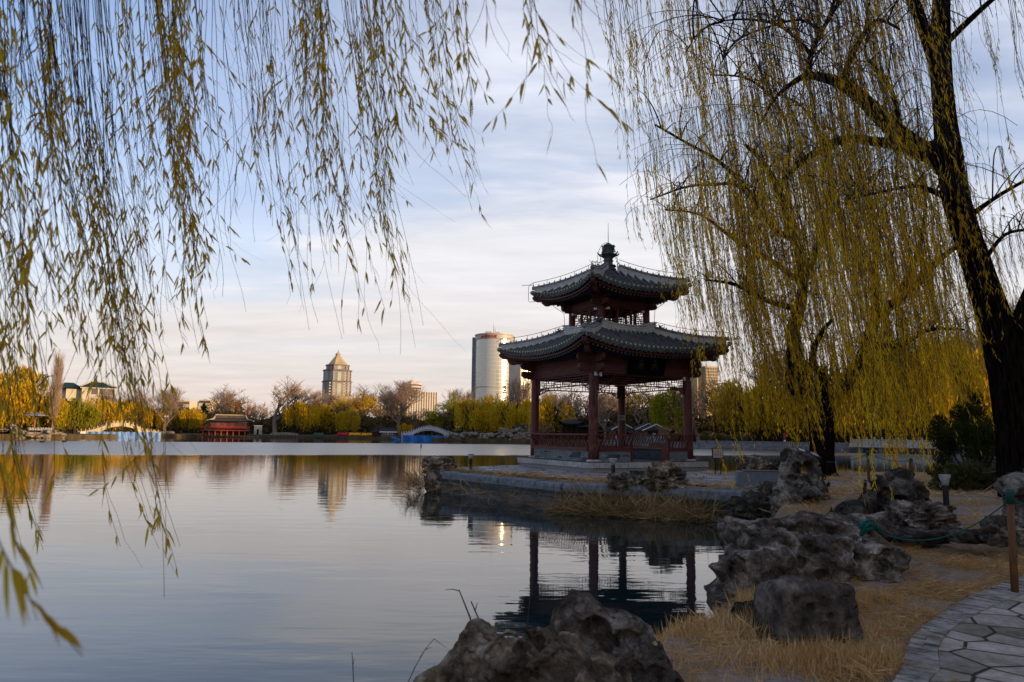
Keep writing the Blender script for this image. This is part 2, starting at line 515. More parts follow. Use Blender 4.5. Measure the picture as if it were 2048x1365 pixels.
# bank to the right with an unseen ridge added to shade the lake corner
HR = np.array([(50, -60), (52, -5), (78, 42), (128, 105), (200, 150)], float)
def shade_hill_h(x, y):
    d = np.full(np.shape(x), 1e9)
    for i in range(len(HR) - 1):
        ax, ay = HR[i]; ex, ey = HR[i + 1] - HR[i]
        h = np.clip(((x - ax) * ex + (y - ay) * ey) / (ex * ex + ey * ey), 0, 1)
        d = np.minimum(d, np.hypot(x - ax - h * ex, y - ay - h * ey))
    n = vnoise(x, y, 0.12, 4) * 5 + vnoise(x, y, 0.5, 5) * 2.0
    return (17 - 9.0 * sm(8, 60, y) + n * (1 - .5 * sm(8, 60, y))) * sm(24, 3, d)
xs = np.arange(22, 262, 2.5); ys = np.arange(-70, 190, 2.5)
XX, YY = np.meshgrid(xs, ys)
Z = 0.9 * sm(-2, 3, sdist(XX, YY)) + shade_hill_h(XX, YY) - 1.2 * sm(3, -2, sdist(XX, YY)) * (shade_hill_h(XX, YY) < 0.6)
V = np.stack([XX.ravel(), YY.ravel(), Z.ravel()], 1)
i, j = np.meshgrid(np.arange(len(xs) - 1), np.arange(len(ys) - 1)); a = (j * len(xs) + i).ravel()
M['shade_hill'] = surf('shade_hill_slope', (0.02, 0.022, 0.010), (0.07, 0.055, 0.022), 0.6, 0.95, 1.0, 0.6)
g = link('shade_hill', np_mesh('shade_hill', V, np.stack([a, a + 1, a + len(xs) + 1, a + len(xs)], 1), M['shade_hill'], True)); tag(g, kind='structure')

# ------------------------------------------------------------------ far bank
FARPX = [(-900, 118), (-300, 128), (0, 146), (120, 152), (170, 166), (300, 190), (410, 222), (600, 232), (750, 224), (900, 200), (1060, 180), (1250, 152), (1400, 129), (1560, 122), (1700, 117), (1900, 113), (2100, 111), (2300, 113)]
FAR = [(xof(px, d), d) for px, d in FARPX]
def far_d(px):
    for (a, da), (b_, db) in zip(FARPX, FARPX[1:]):
        if a <= px <= b_:
            return da + (db - da) * (px - a) / (b_ - a)
    return 150
def far_pt(px, back=0.0, z=0.8):
    d = far_d(px) + back
    return Vector((xof(px, d), d, z))
mb = MB(); vs = []; n = len(FAR)
rows = [(-0.0, -1.0), (0.0, 0.75), (1.2, 0.8), (30, 1.0), (120, 1.2), (600, 1.2), (3000, 1.2)]
for k, (ext, z) in enumerate(rows):
    for (x, y) in FAR:
        l = math.hypot(x, y)
        vs.append((x + x / l * ext, y + y / l * ext, z))
fs = [(r * n + i, r * n + i + 1, (r + 1) * n + i + 1, (r + 1) * n + i) for r in range(len(rows) - 1) for i in range(n - 1)]
mb.add(vs, fs)
M['farbank'] = surf('far_bank_grass', (0.035, 0.028, 0.012), (0.12, 0.085, 0.035), 0.4, 0.95, 0.6, 0.1)
g = mb.build('far_bank', M['farbank']); tag(g, kind='structure')
# land to the left and behind, past every edge of the lake
mb = MB()
mb.box(-3000, 3000, -3000, -60.5, -1.0, 0.5)
mb.box(-3000, -421, -60, 3000, -1.0, 0.48)
mb.box(264, 3000, -60, 3000, -1.0, 0.46)
g = mb.build('outer_ground', M['farbank']); tag(g, kind='structure')

# ------------------------------------------------------------------ embankment of dressed stone
def stonemat(name, c1, c2, bw, bh, mortar=(0.02, 0.02, 0.02), ms=0.01, rough=0.85, bs=0.5, cs=5.0):
    m, t, out = nt(name)
    tcn = t.nodes.new('ShaderNodeTexCoord')
    s = t.nodes.new('ShaderNodeSeparateXYZ'); t.links.new(tcn.outputs['Object'], s.inputs[0])
    cbn = t.nodes.new('ShaderNodeCombineXYZ')
    t.links.new(math_n(t, 'ADD', s.outputs[0], s.outputs[1]), cbn.inputs[0]); t.links.new(s.outputs[2], cbn.inputs[1])
    br = t.nodes.new('ShaderNodeTexBrick')
    br.inputs['Scale'].default_value = 1.0
    br.inputs['Brick Width'].default_value = bw; br.inputs['Row Height'].default_value = bh
    br.inputs['Mortar Size'].default_value = ms; br.inputs['Mortar Smooth'].default_value = 0.3
    br.inputs['Color1'].default_value = (*c1, 1); br.inputs['Color2'].default_value = (*c2, 1); br.inputs['Mortar'].default_value = (*mortar, 1)
    br.offset = 0.5
    t.links.new(cbn.outputs[0], br.inputs['Vector'])
    n = noise_t(t, tcn.outputs['Object'], cs, 7, 0.7)
    c = mixc(t, 1.0, br.outputs[0], ramp(t, n, [(0.25, (0.55, 0.55, 0.55)), (0.75, (1.35, 1.35, 1.35))]), 'MULTIPLY')
    hh = math_n(t, 'SUBTRACT', math_n(t, 'MULTIPLY', n, 0.6), math_n(t, 'MULTIPLY', br.outputs['Fac'], 0.8))
    principled(t, out, c, rough, bump(t, hh, bs, 0.02), 0.2)
    return m
M['coping'] = surf('blue_grey_coping_stone', (0.07, 0.085, 0.10), (0.20, 0.22, 0.24), 7, 0.85, 0.9, 0.03)
M['rubble'] = surf('rubble_footing', (0.045, 0.04, 0.036), (0.16, 0.145, 0.13), 3.5, 0.9, 1.0, 0.05)
EMB = [(5.85, 18.55), (1.56, 21.05), (-2.3, 26.25)]
em = thing('embankment_wall', 'low blue-grey stone embankment wall under the pavilion terrace, rough coping blocks along its top', 'wall', (0, 0, 0))
lay = MB(); foot = MB()
for (ax, ay), (bx, by) in zip(EMB, EMB[1:]):
    a = Vector((ax, ay, 0)); b_ = Vector((bx, by, 0)); L = (b_ - a).length; d = (b_ - a) / L
    nrm = Vector((d.y, -d.x, 0))
    if nrm.dot(-a) < 0:
        nrm = -nrm
    s = 0.0
    while s < L - 0.05:
        w = min(random.uniform(0.8, 1.45), L - s)
        if L - s - w < 0.3:
            w = L - s
        blk = MB()
        h = 0.26 + random.uniform(-0.015, 0.015)
        o = a + d * (s + 0.006); o2 = a + d * (s + w - 0.006)
        def cop(u, q, o=o, o2=o2, h=h, sd=random.random() * 50):
            # a strip wrapped over front, top and back of the block
            prof = [(0.13, 0.46), (0.165, 0.50), (0.17, 0.60), (0.155, 0.46 + h - 0.03), (0.12, 0.46 + h), (-0.20, 0.47 + h), (-0.42, 0.46 + h), (-0.44, 0.46)]
            r, z = prof[min(int(round(q * 7)), 7)]
            p = o.lerp(o2, u)
            k = noise.noise(Vector((p.x * 3 + sd, p.y * 3, z * 6))) * 0.035
            return p + nrm * (r + k) + Vector((0, 0, z + k * 0.4))
        blk.grid(cop, 7, 7)
        n0 = len(blk.v)
        for e in (0, 1):
            ids = [jj * 8 + (7 if e else 0) for jj in range(8)]
            blk.f.append(tuple(ids if e else ids[::-1])); blk.mi.append(0)
        blk.build('coping_stone', M['coping'], em, False)
        s += w
    # second thin course and footing
    lay.prism([(0.0, 0.26), (0.11, 0.26), (0.12, 0.45), (0.0, 0.455)], a.lerp(b_, 0.5), nrm, (0, 0, 1), L)
    def ft(u, q, a=a, b_=b_):
        p = a.lerp(b_, u); z = -0.5 + 0.78 * q
        k = noise.fractal(Vector((p.x * 1.8, p.y * 1.8, z * 2.5)), 0.8, 2.2, 4)
        return p + nrm * (0.22 - 0.10 * q + 0.07 * k) + Vector((0, 0, z))
    foot.grid(ft, int(L / 0.08), 12)
    foot.grid(lambda u, q, a=a, b_=b_: a.lerp(b_, u) + nrm * (0.10 - 0.35 * q) + Vector((0, 0, 0.275)), 2, 1)
M['course'] = stonemat('thin_stone_course', (0.05, 0.055, 0.06), (0.085, 0.09, 0.095), 0.42, 0.10, ms=0.008)
lay.build('stone_course', M['course'], em)
foot.build('rubble_footing', M['rubble'], em, True)

# ------------------------------------------------------------------ paving
def flagmat(name, scale, c1, c2, rnd=1.0, gap=0.035):
    m, t, out = nt(name)
    v = coords(t)
    dn = t.nodes.new('ShaderNodeTexNoise'); dn.inputs['Scale'].default_value = 1.5; t.links.new(v, dn.inputs['Vector'])
    vm = t.nodes.new('ShaderNodeMixRGB'); vm.inputs[0].default_value = 0.07
    t.links.new(v, vm.inputs[1]); t.links.new(dn.outputs['Color'], vm.inputs[2])
    vo = t.nodes.new('ShaderNodeTexVoronoi'); vo.feature = 'DISTANCE_TO_EDGE'; vo.inputs['Scale'].default_value = scale; vo.inputs['Randomness'].default_value = rnd
    vc = t.nodes.new('ShaderNodeTexVoronoi'); vc.inputs['Scale'].default_value = scale; vc.inputs['Randomness'].default_value = rnd
    for q in (vo, vc):
        q.voronoi_dimensions = '2D'; t.links.new(vm.outputs[0], q.inputs['Vector'])
    joint = sstep(t, vo.outputs['Distance'], gap * 0.35, gap)
    s = t.nodes.new('ShaderNodeSeparateXYZ'); t.links.new(vc.outputs['Color'], s.inputs[0])
    base = ramp(t, s.outputs[0], [(0.0, c1), (1.0, c2)])
    n = noise_t(t, v, 22, 7, 0.7)
    base = mixc(t, 1.0, base, ramp(t, n, [(0.25, (0.6, 0.6, 0.6)), (0.75, (1.3, 1.3, 1.3))]), 'MULTIPLY')
    nb_ = noise_t(t, v, 2.3, 6, 0.7)
    base = mixc(t, 1.0, base, ramp(t, nb_, [(0.35, (0.55, 0.50, 0.44)), (0.6, (1.1, 1.1, 1.1))]), 'MULTIPLY')
    c = mixc(t, joint, (0.030, 0.021, 0.013), base)
    hh = math_n(t, 'ADD', math_n(t, 'MULTIPLY', joint, 1.0), math_n(t, 'MULTIPLY', n, 0.25))
    principled(t, out, c, 0.85, bump(t, hh, 0.9, 0.025), 0.15)
    return m
M['flag'] = flagmat('crazy_paving', 3.0, (0.20, 0.170, 0.138), (0.40, 0.345, 0.285), gap=0.045)
M['flagfar'] = flagmat('terrace_crazy_paving', 1.7, (0.19, 0.185, 0.185), (0.40, 0.395, 0.40), gap=0.06)
def ribbon(name, line_l, line_r, m, lift=0.012, nu=60, nv=12):
    """a path sheet between two plan polylines, lying on the land"""
    def res(line):
        pts = [Vector((p[0], p[1], 0)) for p in line]
        ds = [0]
        for p, q in zip(pts, pts[1:]):
            ds.append(ds[-1] + (q - p).length)
        def f(u):
            s = u * ds[-1]
            for i in range(len(pts) - 1):
                if s <= ds[i + 1] or i == len(pts) - 2:
                    k = (s - ds[i]) / max(ds[i + 1] - ds[i], 1e-6)
                    p0 = pts[max(i - 1, 0)]; p1 = pts[i]; p2 = pts[i + 1]; p3 = pts[min(i + 2, len(pts) - 1)]
                    k2 = k * k; k3 = k2 * k
                    return 0.5 * ((2 * p1) + (p2 - p0) * k + (2 * p0 - 5 * p1 + 4 * p2 - p3) * k2 + (3 * p1 - p0 - 3 * p2 + p3) * k3)
        return f
    fl, fr = res(line_l), res(line_r)
    def fn(u, q):
        p = fl(u).lerp(fr(u), q)
        h = float(land_h(np.array([p.x]), np.array([p.y]), False)[0])
        return (p.x, p.y, max(h, 0.3) + 0.045 + lift)
    mb = MB(); mb.grid(fn, nu, nv)
    o = mb.build(name, m, None, True); tag(o, kind='structure')
    return fl, fr, o
# near curving path: its outer (left) edge read off the photograph, on the ground
def G(px, py, z=0.64):
    q = gnd(px, py, z); return (q.x, q.y)
edge = [(2.15, 2.6), G(1805, 1400), G(1803, 1330), G(1815, 1285), G(1850, 1245), G(1900, 1213), G(1960, 1180), G(2048, 1150), G(2150, 1125), (9.0, 8.3)]
inner = [(2.5, 2.45), G(1888, 1400), G(1880, 1330), G(1878, 1290), G(1905, 1255), G(1960, 1222), G(2020, 1196), G(2110, 1162), G(2230, 1140), (9.3, 7.9)]
outer = [(4.6, 2.0), (4.6, 2.8), (4.7, 3.4), (4.8, 3.8), (5.0, 4.2), (5.4, 4.7), (6.0, 5.2), (7.0, 5.8), (8.2, 6.3), (9.9, 6.6)]
NEAR_EDGE, NEAR_INNER, _ = ribbon('path', edge, inner, M['flag'], -0.035)
ribbon('path', [(p[0] , p[1]) for p in inner], outer, M['flag'], 0.0)
# stones on edge along the border, each a little block
mb = MB(); bk = 0
for i in range(150):
    u = 0.02 + i / 150 * 0.94
    a = NEAR_EDGE(u); b_ = NEAR_INNER(u); a2 = NEAR_EDGE(u + 0.0056); b2 = NEAR_INNER(u + 0.0056)
    cuts = [0.0, 1.0] if random.random() < .72 else [0.0, random.uniform(.35, .65), 1.0]
    for c0, c1 in zip(cuts, cuts[1:]):
        jl = random.uniform(0, .05) if c0 == 0 else 0
        q = [a.lerp(b_, c0 + 0.01 + jl), a.lerp(b_, c1 - 0.01), a2.lerp(b2, c1 - 0.01), a2.lerp(b2, c0 + 0.01 + jl)]
        h = [max(float(land_h(np.array([p.x]), np.array([p.y]), False)[0]), 0.3) for p in q]
        top = 0.05 + random.uniform(-0.008, 0.010)
        jit = random.uniform(-0.004, 0.004)
        vs = [(p.x, p.y, hh - 0.05) for p, hh in zip(q, h)] + [(p.x, p.y, hh + top + (jit if k % 2 else -jit)) for k, (p, hh) in enumerate(zip(q, h))]
        mb.add(vs, [(4, 5, 6, 7), (0, 1, 5, 4), (1, 2, 6, 5), (2, 3, 7, 6), (3, 0, 4, 7)])
M['edgestone'] = surf('edging_slate', (0.08, 0.070, 0.058), (0.36, 0.315, 0.27), 7, 0.85, 0.9, 0.012)
o = mb.build('path_border', M['edgestone']); tag(o, kind='structure')
# terrace paving round the pavilion and the far path
ribbon('terrace_paving', [(-2.2, 27.3), (0.4, 23.9), (2.2, 21.9), (4.4, 20.7), (7.0, 19.2), (9.0, 18.2), (14, 15.9)],
       [(-1.9, 28.9), (0.2, 31.2), (4.6, 33.8), (7.4, 28.9), (9.3, 23.6), (11.4, 21.6), (16, 19.6)], M['flagfar'], 0.0, 70, 30)
# ------------------------------------------------------------------ the two-tier pavilion
PC = Vector((3.94, 29.3, 1.13)); PRZ = math.radians(26.9)
pav = thing('pavilion', 'square two-tier Chinese pavilion with dark grey tiled roofs and red columns on the lakeside terrace', 'pavilion', PC, PRZ)
S, PF = 2.19, 2.715
M['plat'] = stonemat('platform_slabs', (0.27, 0.26, 0.245), (0.36, 0.35, 0.33), 1.25, 0.5, ms=0.006, cs=6, bs=0.3)
M['crazy'] = flagmat('platform_crazy_stone', 4.2, (0.10, 0.10, 0.10), (0.17, 0.165, 0.155), gap=0.09)
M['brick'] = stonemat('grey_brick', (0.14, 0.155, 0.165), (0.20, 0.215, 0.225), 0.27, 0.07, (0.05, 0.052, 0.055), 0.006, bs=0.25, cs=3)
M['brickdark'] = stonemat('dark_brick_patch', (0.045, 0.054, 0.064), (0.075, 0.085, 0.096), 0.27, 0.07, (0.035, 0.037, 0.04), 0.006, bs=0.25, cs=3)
m, t, out = nt('rubble_face')
v = coords(t, (1, 1, 1)); s = t.nodes.new('ShaderNodeSeparateXYZ'); t.links.new(v, s.inputs[0])
cbn = t.nodes.new('ShaderNodeCombineXYZ'); t.links.new(math_n(t, 'ADD', s.outputs[0], s.outputs[1]), cbn.inputs[0]); t.links.new(s.outputs[2], cbn.inputs[1])
vo = t.nodes.new('ShaderNodeTexVoronoi'); vo.feature = 'DISTANCE_TO_EDGE'; vo.inputs['Scale'].default_value = 5.2; vo.voronoi_dimensions = '2D'
t.links.new(cbn.outputs[0], vo.inputs['Vector'])
e = sstep(t, vo.outputs['Distance'], 0.02, 0.16)
c = ramp(t, e, [(0.0, (0.32, 0.31, 0.30)), (0.35, (0.10, 0.10, 0.10)), (1.0, (0.21, 0.205, 0.20))])
principled(t, out, c, 0.85, bump(t, e, 0.8, 0.02), 0.2)
M['rubface'] = m
pl = MB(); pl.box(-PF, PF, -PF, PF, -0.2, 0.0)
plo = pl.build('platform', M['plat'], pav)
bm = MB(); bm.box(-PF + .05, PF - .05, -PF + .05, PF - .05, -0.5, -0.203)
bm.build('rubble_base', M['rubface'], plo)

# columns with stone bases; the two visible front ones carry chipped paint near the floor
for ix, (x, y) in enumerate([(-S, -S), (S, -S), (S, S), (-S, S)]):
    mb = MB(); pts = [(x, y, z) for z in (0.06, 0.5, 1.1, 2.0, 2.8, 3.9)]
    mb.tube(pts, [0.182, 0.178, 0.174, 0.168, 0.160, 0.155], 20)
    c = mb.build('column', M['redworn'] if ix == 0 else M['red'], pav, True)
    mb = MB(); mb.lathe([(0.27, 0.002), (0.27, 0.04), (0.235, 0.075), (0.20, 0.085)], (x, y, 0), 20)
    mb.build('column_base', M['plat'], c, True)
    # small white floodlights clipped high on the shaft
    sxn, syn = (1 if x > 0 else -1), (1 if y > 0 else -1)
    for dx, dy in ((-sxn * 0.24, syn * 0.10), (sxn * 0.03, syn * 0.21)):
        mb = MB(); mb.cbox((x + dx, y + dy, 3.14), (0.09, 0.07, 0.10)); mb.cbox((x + dx * 0.75, y + dy * 0.75, 3.15), (0.05, 0.05, 0.03))
        mb.lathe([(0.05, 0), (0.065, 0.03), (0.03, 0.05)], (x + dx, y + dy, 3.19), 8)
        mb.build('floodlight', M['white'], c)
    if ix == 0:   # down pipe on the front column
        mb = MB(); mb.tube([(x - 0.12, y - 0.165, 3.9), (x - 0.12, y - 0.165, 1.95)], 0.017, 6)
        mb.build('cable_conduit', M['wire'], c)
def rotk(k):
    return Matrix.Rotation(k * PI / 2, 4, 'Z')
# notice on the far column
mb = MB(); mb.box(-0.155, 0.155, -0.025, 0.0, 0, 0.215); mb.k = 1
for i, w in enumerate((0.22, 0.25, 0.18)):
    mb.box(-w / 2, w / 2, -0.028, -0.0255, 0.04 + i * 0.055, 0.065 + i * 0.055)
q = mb.build('notice_plate', [plain('notice_white', (0.36, 0.33, 0.33)), plain('notice_print', (0.12, 0.03, 0.03))], pav)
q.location = (S - 0.125, S - 0.125, 1.62); q.rotation_euler = (0, 0, -PRZ)

# eave beams, two tiers, with carved crossing ends
def nose(L, h):
    return [(0, 0), (L * .40, 0), (L * .46, h * .10), (L * .55, h * .05), (L * .74, h * .08), (L * .90, h * .24), (L * .99, h * .50), (L * .98, h * .78), (L * .90, h), (0, h)]
for lvl, (SS, z0, z1, zt, noseL) in enumerate(((S, 3.22, 3.54, 3.98, 0.52), (1.09, 5.98, 6.22, 6.50, 0.36))):
    for k in range(4):
        R = rotk(k)
        mb = MB(); mb.M = R
        mb.box(-SS + .02, SS - .02, -SS - 0.10, -SS + 0.10, z0, z1)                      # tie beam
        mb.box(-SS + .04, SS - .04, -SS - 0.04, -SS + 0.04, z1 + .003, zt - 0.16)          # board
        mb.tube([(-SS - 0.42 * (1 - lvl * .3), -SS, zt - 0.06), (SS + 0.42 * (1 - lvl * .3), -SS, zt - 0.06)], 0.105 if lvl == 0 else 0.08, 12)   # purlin
        o = mb.build('eave_beam', M['beam'], pav)
        for sgn in (-1, 1):
            mb = MB(); mb.M = R
            mb.prism(nose(noseL, z1 - z0 - 0.02), (sgn * (SS + 0.12), -SS, z0 + .01), (sgn, 0, 0), (0, 0, 1), 0.17)
            mb.prism(nose(noseL * 1.25, (z1 - z0) * 1.05), (sgn * (SS + 0.05), -SS, z1 + .03), (sgn, 0, 0), (0, 0, 1), 0.13)
            mb.build('beam_end', M['beam'], o)
mb = MB(); mb.box(-S, S, -S, S, 3.985, 4.03); mb.box(-1.1, 1.1, -1.1, 1.1, 6.49, 6.52)
mb.build('ceiling', M['beam'], pav)
# floodlights on the beam beside the name board
for x in (-0.62, 0.72):
    mb = MB(); mb.cbox((x, -S - 0.16, 3.27), (0.10, 0.08, 0.09)); mb.cbox((x + 0.10, -S - 0.15, 3.28), (0.06, 0.05, 0.07))
    mb.build('floodlight', M['white'], pav)
# dark name board, two faint gilt characters
mb = MB(); mb.M = Matrix.Translation((0.02, -S - 0.30, 3.60)) @ Matrix.Rotation(math.radians(16), 4, 'X')
mb.box(-0.75, 0.75, -0.03, 0.03, -0.33, 0.33)
for (x0, x1, z0, z1) in ((-0.82, 0.82, 0.33, 0.40), (-0.82, 0.82, -0.40, -0.33), (-0.82, -0.75, -0.33, 0.33), (0.75, 0.82, -0.33, 0.33)):
    mb.box(x0, x1, -0.05, 0.03, z0, z1)
mb.k = 1
for cx in (-0.30, 0.32):
    for (a, b_) in (((-.12, .14), (.12, .15)), ((0, .2), (-.01, -.18)), ((-.13, .02), (.13, .03)), ((-.02, 0), (-.15, -.17)), ((.02, 0), (.15, -.16)), ((-.09, .08), (-.1, -.04)), ((.08, .09), (.09, -.05))):
        mb.bar((cx + a[0], -0.034, a[1]), (cx + b_[0], -0.034, b_[1]), 0.006, 0.026, (1, 0, 0.01))
mb.build('name_board', [surf('lacquered_board', (0.004, 0.004, 0.004), (0.009, 0.007, 0.006), 6, 0.9, 0, spec=0.0), M['gold']], pav)

# ---- hanging lattice below the beam and corner spandrels
def lattice(mb, x0, x1, z0, z1, y, seed, w=0.020, step=0.14, th=0.03):
    """step-pattern openwork between two rails"""
    rnd = random.Random(seed)
    rows = max(3, int((z1 - z0) / 0.085)); dz = (z1 - z0) / rows
    nx = max(3, int(round((x1 - x0) / step))); dx = (x1 - x0) / nx
    for r in range(1, rows):
        i = 0
        while i < nx:
            ln = rnd.choice((2, 3, 4))
            if rnd.random() < 0.86:
                mb.box(x0 + i * dx, min(x0 + (i + ln) * dx, x1), y - th / 2, y + th / 2, z0 + r * dz - w / 2, z0 + r * dz + w / 2)
            i += ln
    for i in range(1, nx):
        for r in range(rows):
            if (i * 2 + r * 3 + seed) % 5 in (0, 2) or (r in (0, rows - 1) and i % 2):
                mb.box(x0 + i * dx - w / 2, x0 + i * dx + w / 2, y - th / 2 + .003, y + th / 2 - .003, z0 + r * dz, z0 + (r + 1) * dz)
for k in range(4):
    mb = MB(); mb.M = rotk(k)
    x0, x1, z0, z1 = -S + 0.18, S - 0.18, 2.78, 3.21
    for (a, b_, c, d) in ((x0, x1, z0, z0 + .045), (x0, x1, z1 - .045, z1), (x0, x0 + .05, z0 - 0.22, z1), (x1 - .05, x1, z0 - 0.22, z1)):
        mb.box(a, b_, -S - .03, -S + .03, c + .0, d)
    lattice(mb, x0 + .05, x1 - .05, z0 + .045, z1 - .045, -S, k + 1)
    for sg in (-1, 1):      # pierced spandrel brackets
        X = sg * (S - 0.23)
        prev = None
        for i in range(9):
            a = i / 8
            p = (X - sg * 0.5 * a, -S, z0 - 0.20 + 0.19 * math.sin(a * PI / 2))
            if prev:
                mb.bar(prev, p, 0.03, 0.028, (0, 1, 0))
            if i in (2, 4, 6):
                mb.bar(p, (p[0], p[1], z0), 0.025, 0.018, (0, 1, 0))
                mb.bar((X, -S, p[2]), p, 0.022, 0.018, (0, 1, 0))
            prev = p
    mb.build('hanging_lattice', M['redrail'], pav)

# ---- bench walls, seats and leaning balustrade
def bench(mbw, mbs, mbr, x0, x1, patches, seed, ends=(False, False)):
    y = -S
    mbw.k = 0
    mbw.box(x0, x1, y - 0.13, y + 0.13, 0.003, 0.40)
    mbw.k = 1
    for (px, pz, w, rows) in patches:
        for r in range(rows):
            mbw.box(px + r * 0.11, px + r * 0.11 + w - r * 0.06, y - 0.134, y - 0.12, pz + r * 0.07, pz + (r + 1) * 0.07)
    mbs.box(x0, x1, y - 0.19, y + 0.21, 0.402, 0.452)
    rnd = random.Random(seed)
    n = int((x1 - x0) / 0.172)
    prof = [(-0.13, 0.45), (-0.11, 0.56), (-0.16, 0.70), (-0.25, 0.83), (-0.30, 0.95)]
    for i in range(n + 1):
        x = x0 + 0.05 + (x1 - x0 - 0.1) * i / n
        fat = i == 0 or i == n
        for (a, za), (b_, zb) in zip(prof, prof[1:]):
            mbr.bar((x, y + a, za), (x, y + b_, zb), 0.05 if fat else 0.030, 0.05 if fat else 0.028, (1, 0, 0))
    mbr.box(x0 - (0.28 if ends[0] else 0), x1 + (0.28 if ends[1] else 0), y - 0.345, y - 0.27, 0.95, 1.005)
    mbr.box(x0, x1, y - 0.155, y - 0.105, 0.452, 0.50)
faces = {0: [(-S + .17, -0.62, [(-1.75, .12, .62, 2), (-1.0, .19, .3, 1)], (True, False)), (1.06, S - .17, [], (False, True))],
         3: [(-S + .17, S - .17, [(0.75, .12, .75, 3), (-.1, .06, .3, 1), (-1.2, .25, .5, 1), (1.55, .0, .4, 2), (-1.8, .05, .28, 1)], (True, True))],
         1: [(-S + .17, S - .17, [], (True, True))], 2: [(-S + .17, S - .17, [], (True, True))]}
for k, secs in faces.items():
    for si, (x0, x1, pat, ends) in enumerate(secs):
        w, s_, r = MB(), MB(), MB()
        for q in (w, s_, r): q.M = rotk(k)
        bench(w, s_, r, x0, x1, pat, k * 5 + si, ends)
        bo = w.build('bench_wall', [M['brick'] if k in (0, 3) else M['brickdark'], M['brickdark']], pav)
        s_.build('seat_board', M['redrail'], bo)
        r.build('leaning_balustrade', M['redrail'], bo)
# carved end panels either side of the way in
for x in (-0.62, 1.06):
    mb = MB(); mb.prism([(-.19, 0.003), (.20, 0.003), (.20, .45), (.10, .50), (.02, .62), (-.06, .70), (-.12, .80), (-.19, .84), (-.2, .6)], (x, -S, 0), (0, 1, 0), (0, 0, 1), 0.06)
    mb.build('end_panel', M['redrail'], pav)

# ---- upper storey
SU = 1.09
for (x, y) in [(-SU, -SU), (SU, -SU), (SU, SU), (-SU, SU)]:
    mb = MB(); mb.tube([(x, y, z) for z in (4.6, 5.3, 6.35)], [0.128, 0.126, 0.12], 16)
    c = mb.build('upper_column', M['red'], pav, True)
for k in range(4):
    mb = MB(); mb.M = rotk(k)
    x0, x1, y = -SU + .12, SU - .12, -SU
    mb.box(x0, x1, y - .03, y + .03, 5.0, 5.26)                        # base board
    mb.box(x0, x1, y - .06, y + .06, 5.255, 5.31); mb.box(x0, x1, y - .045, y + .045, 5.93, 5.978)
    w = (x1 - x0) / 3
    for i in range(4):
        mb.box(max(x0, x0 + i * w - .03), min(x1, x0 + i * w + .03), y - .042, y + .042, 5.312, 5.929)
    fr = mb.build('window_frame', M['redrail'], pav)
    mb = MB(); mb.M = rotk(k)
    for i in range(3):
        lattice(mb, x0 + i * w + .03, x0 + (i + 1) * w - .03, 5.31, 5.93, y, 3 * k + i + 2, 0.022, 0.085, 0.026)
    mb.build('window_lattice', M['red'], fr)
    for sg in (-1, 1):
        mb = MB(); mb.M = rotk(k); mb.cbox((sg * (SU - 0.26), y - 0.10, 5.87), (0.10, 0.08, 0.08)); mb.cbox((sg * (SU - 0.19), y - 0.06, 5.85), (0.04, 0.05, 0.04))
        mb.build('floodlight', M['white'], fr)

# ---- roofs
class Roof:
    def __init__(s, em, ec, zm, zc, inner, zi, sag):
        s.em, s.ec, s.zm, s.zc, s.inner, s.zi, s.sag = em, ec, zm, zc, inner, zi, sag
    def eave(s, u):            # u in -1..1 along the face: outward distance and height of the eave line
        k = abs(u) ** 2.6
        return s.em + (s.ec - s.em) * k, s.zm + (s.zc - s.zm) * k
    def pt(s, u, q):           # q 0 eave .. 1 ridge line ; u -1..1
        e, z = s.eave(u)
        d = e + (s.inner - e) * q
        zz = z + (s.zi - z) * q - s.sag * math.sin(PI * q) * 1.0
        return Vector((u * d, -d, zz))
    def on(s, x, d):           # height above plan position (x along face, outward d)
        u = max(-1, min(1, x / d))
        e, z = s.eave(u)
        q = (e - d) / (e - s.inner)
        return z + (s.zi - z) * q - s.sag * math.sin(PI * max(0, min(1, q)))
roofs = [('lower_roof', Roof(3.10, 3.30, 4.08, 4.47, 1.24, 5.02, 0.10), S, 3.98, 31, 1.3),
         ('upper_roof', Roof(2.10, 2.27, 6.55, 6.86, 0.16, 7.72, 0.13), SU, 6.50, 20, 0.9)]
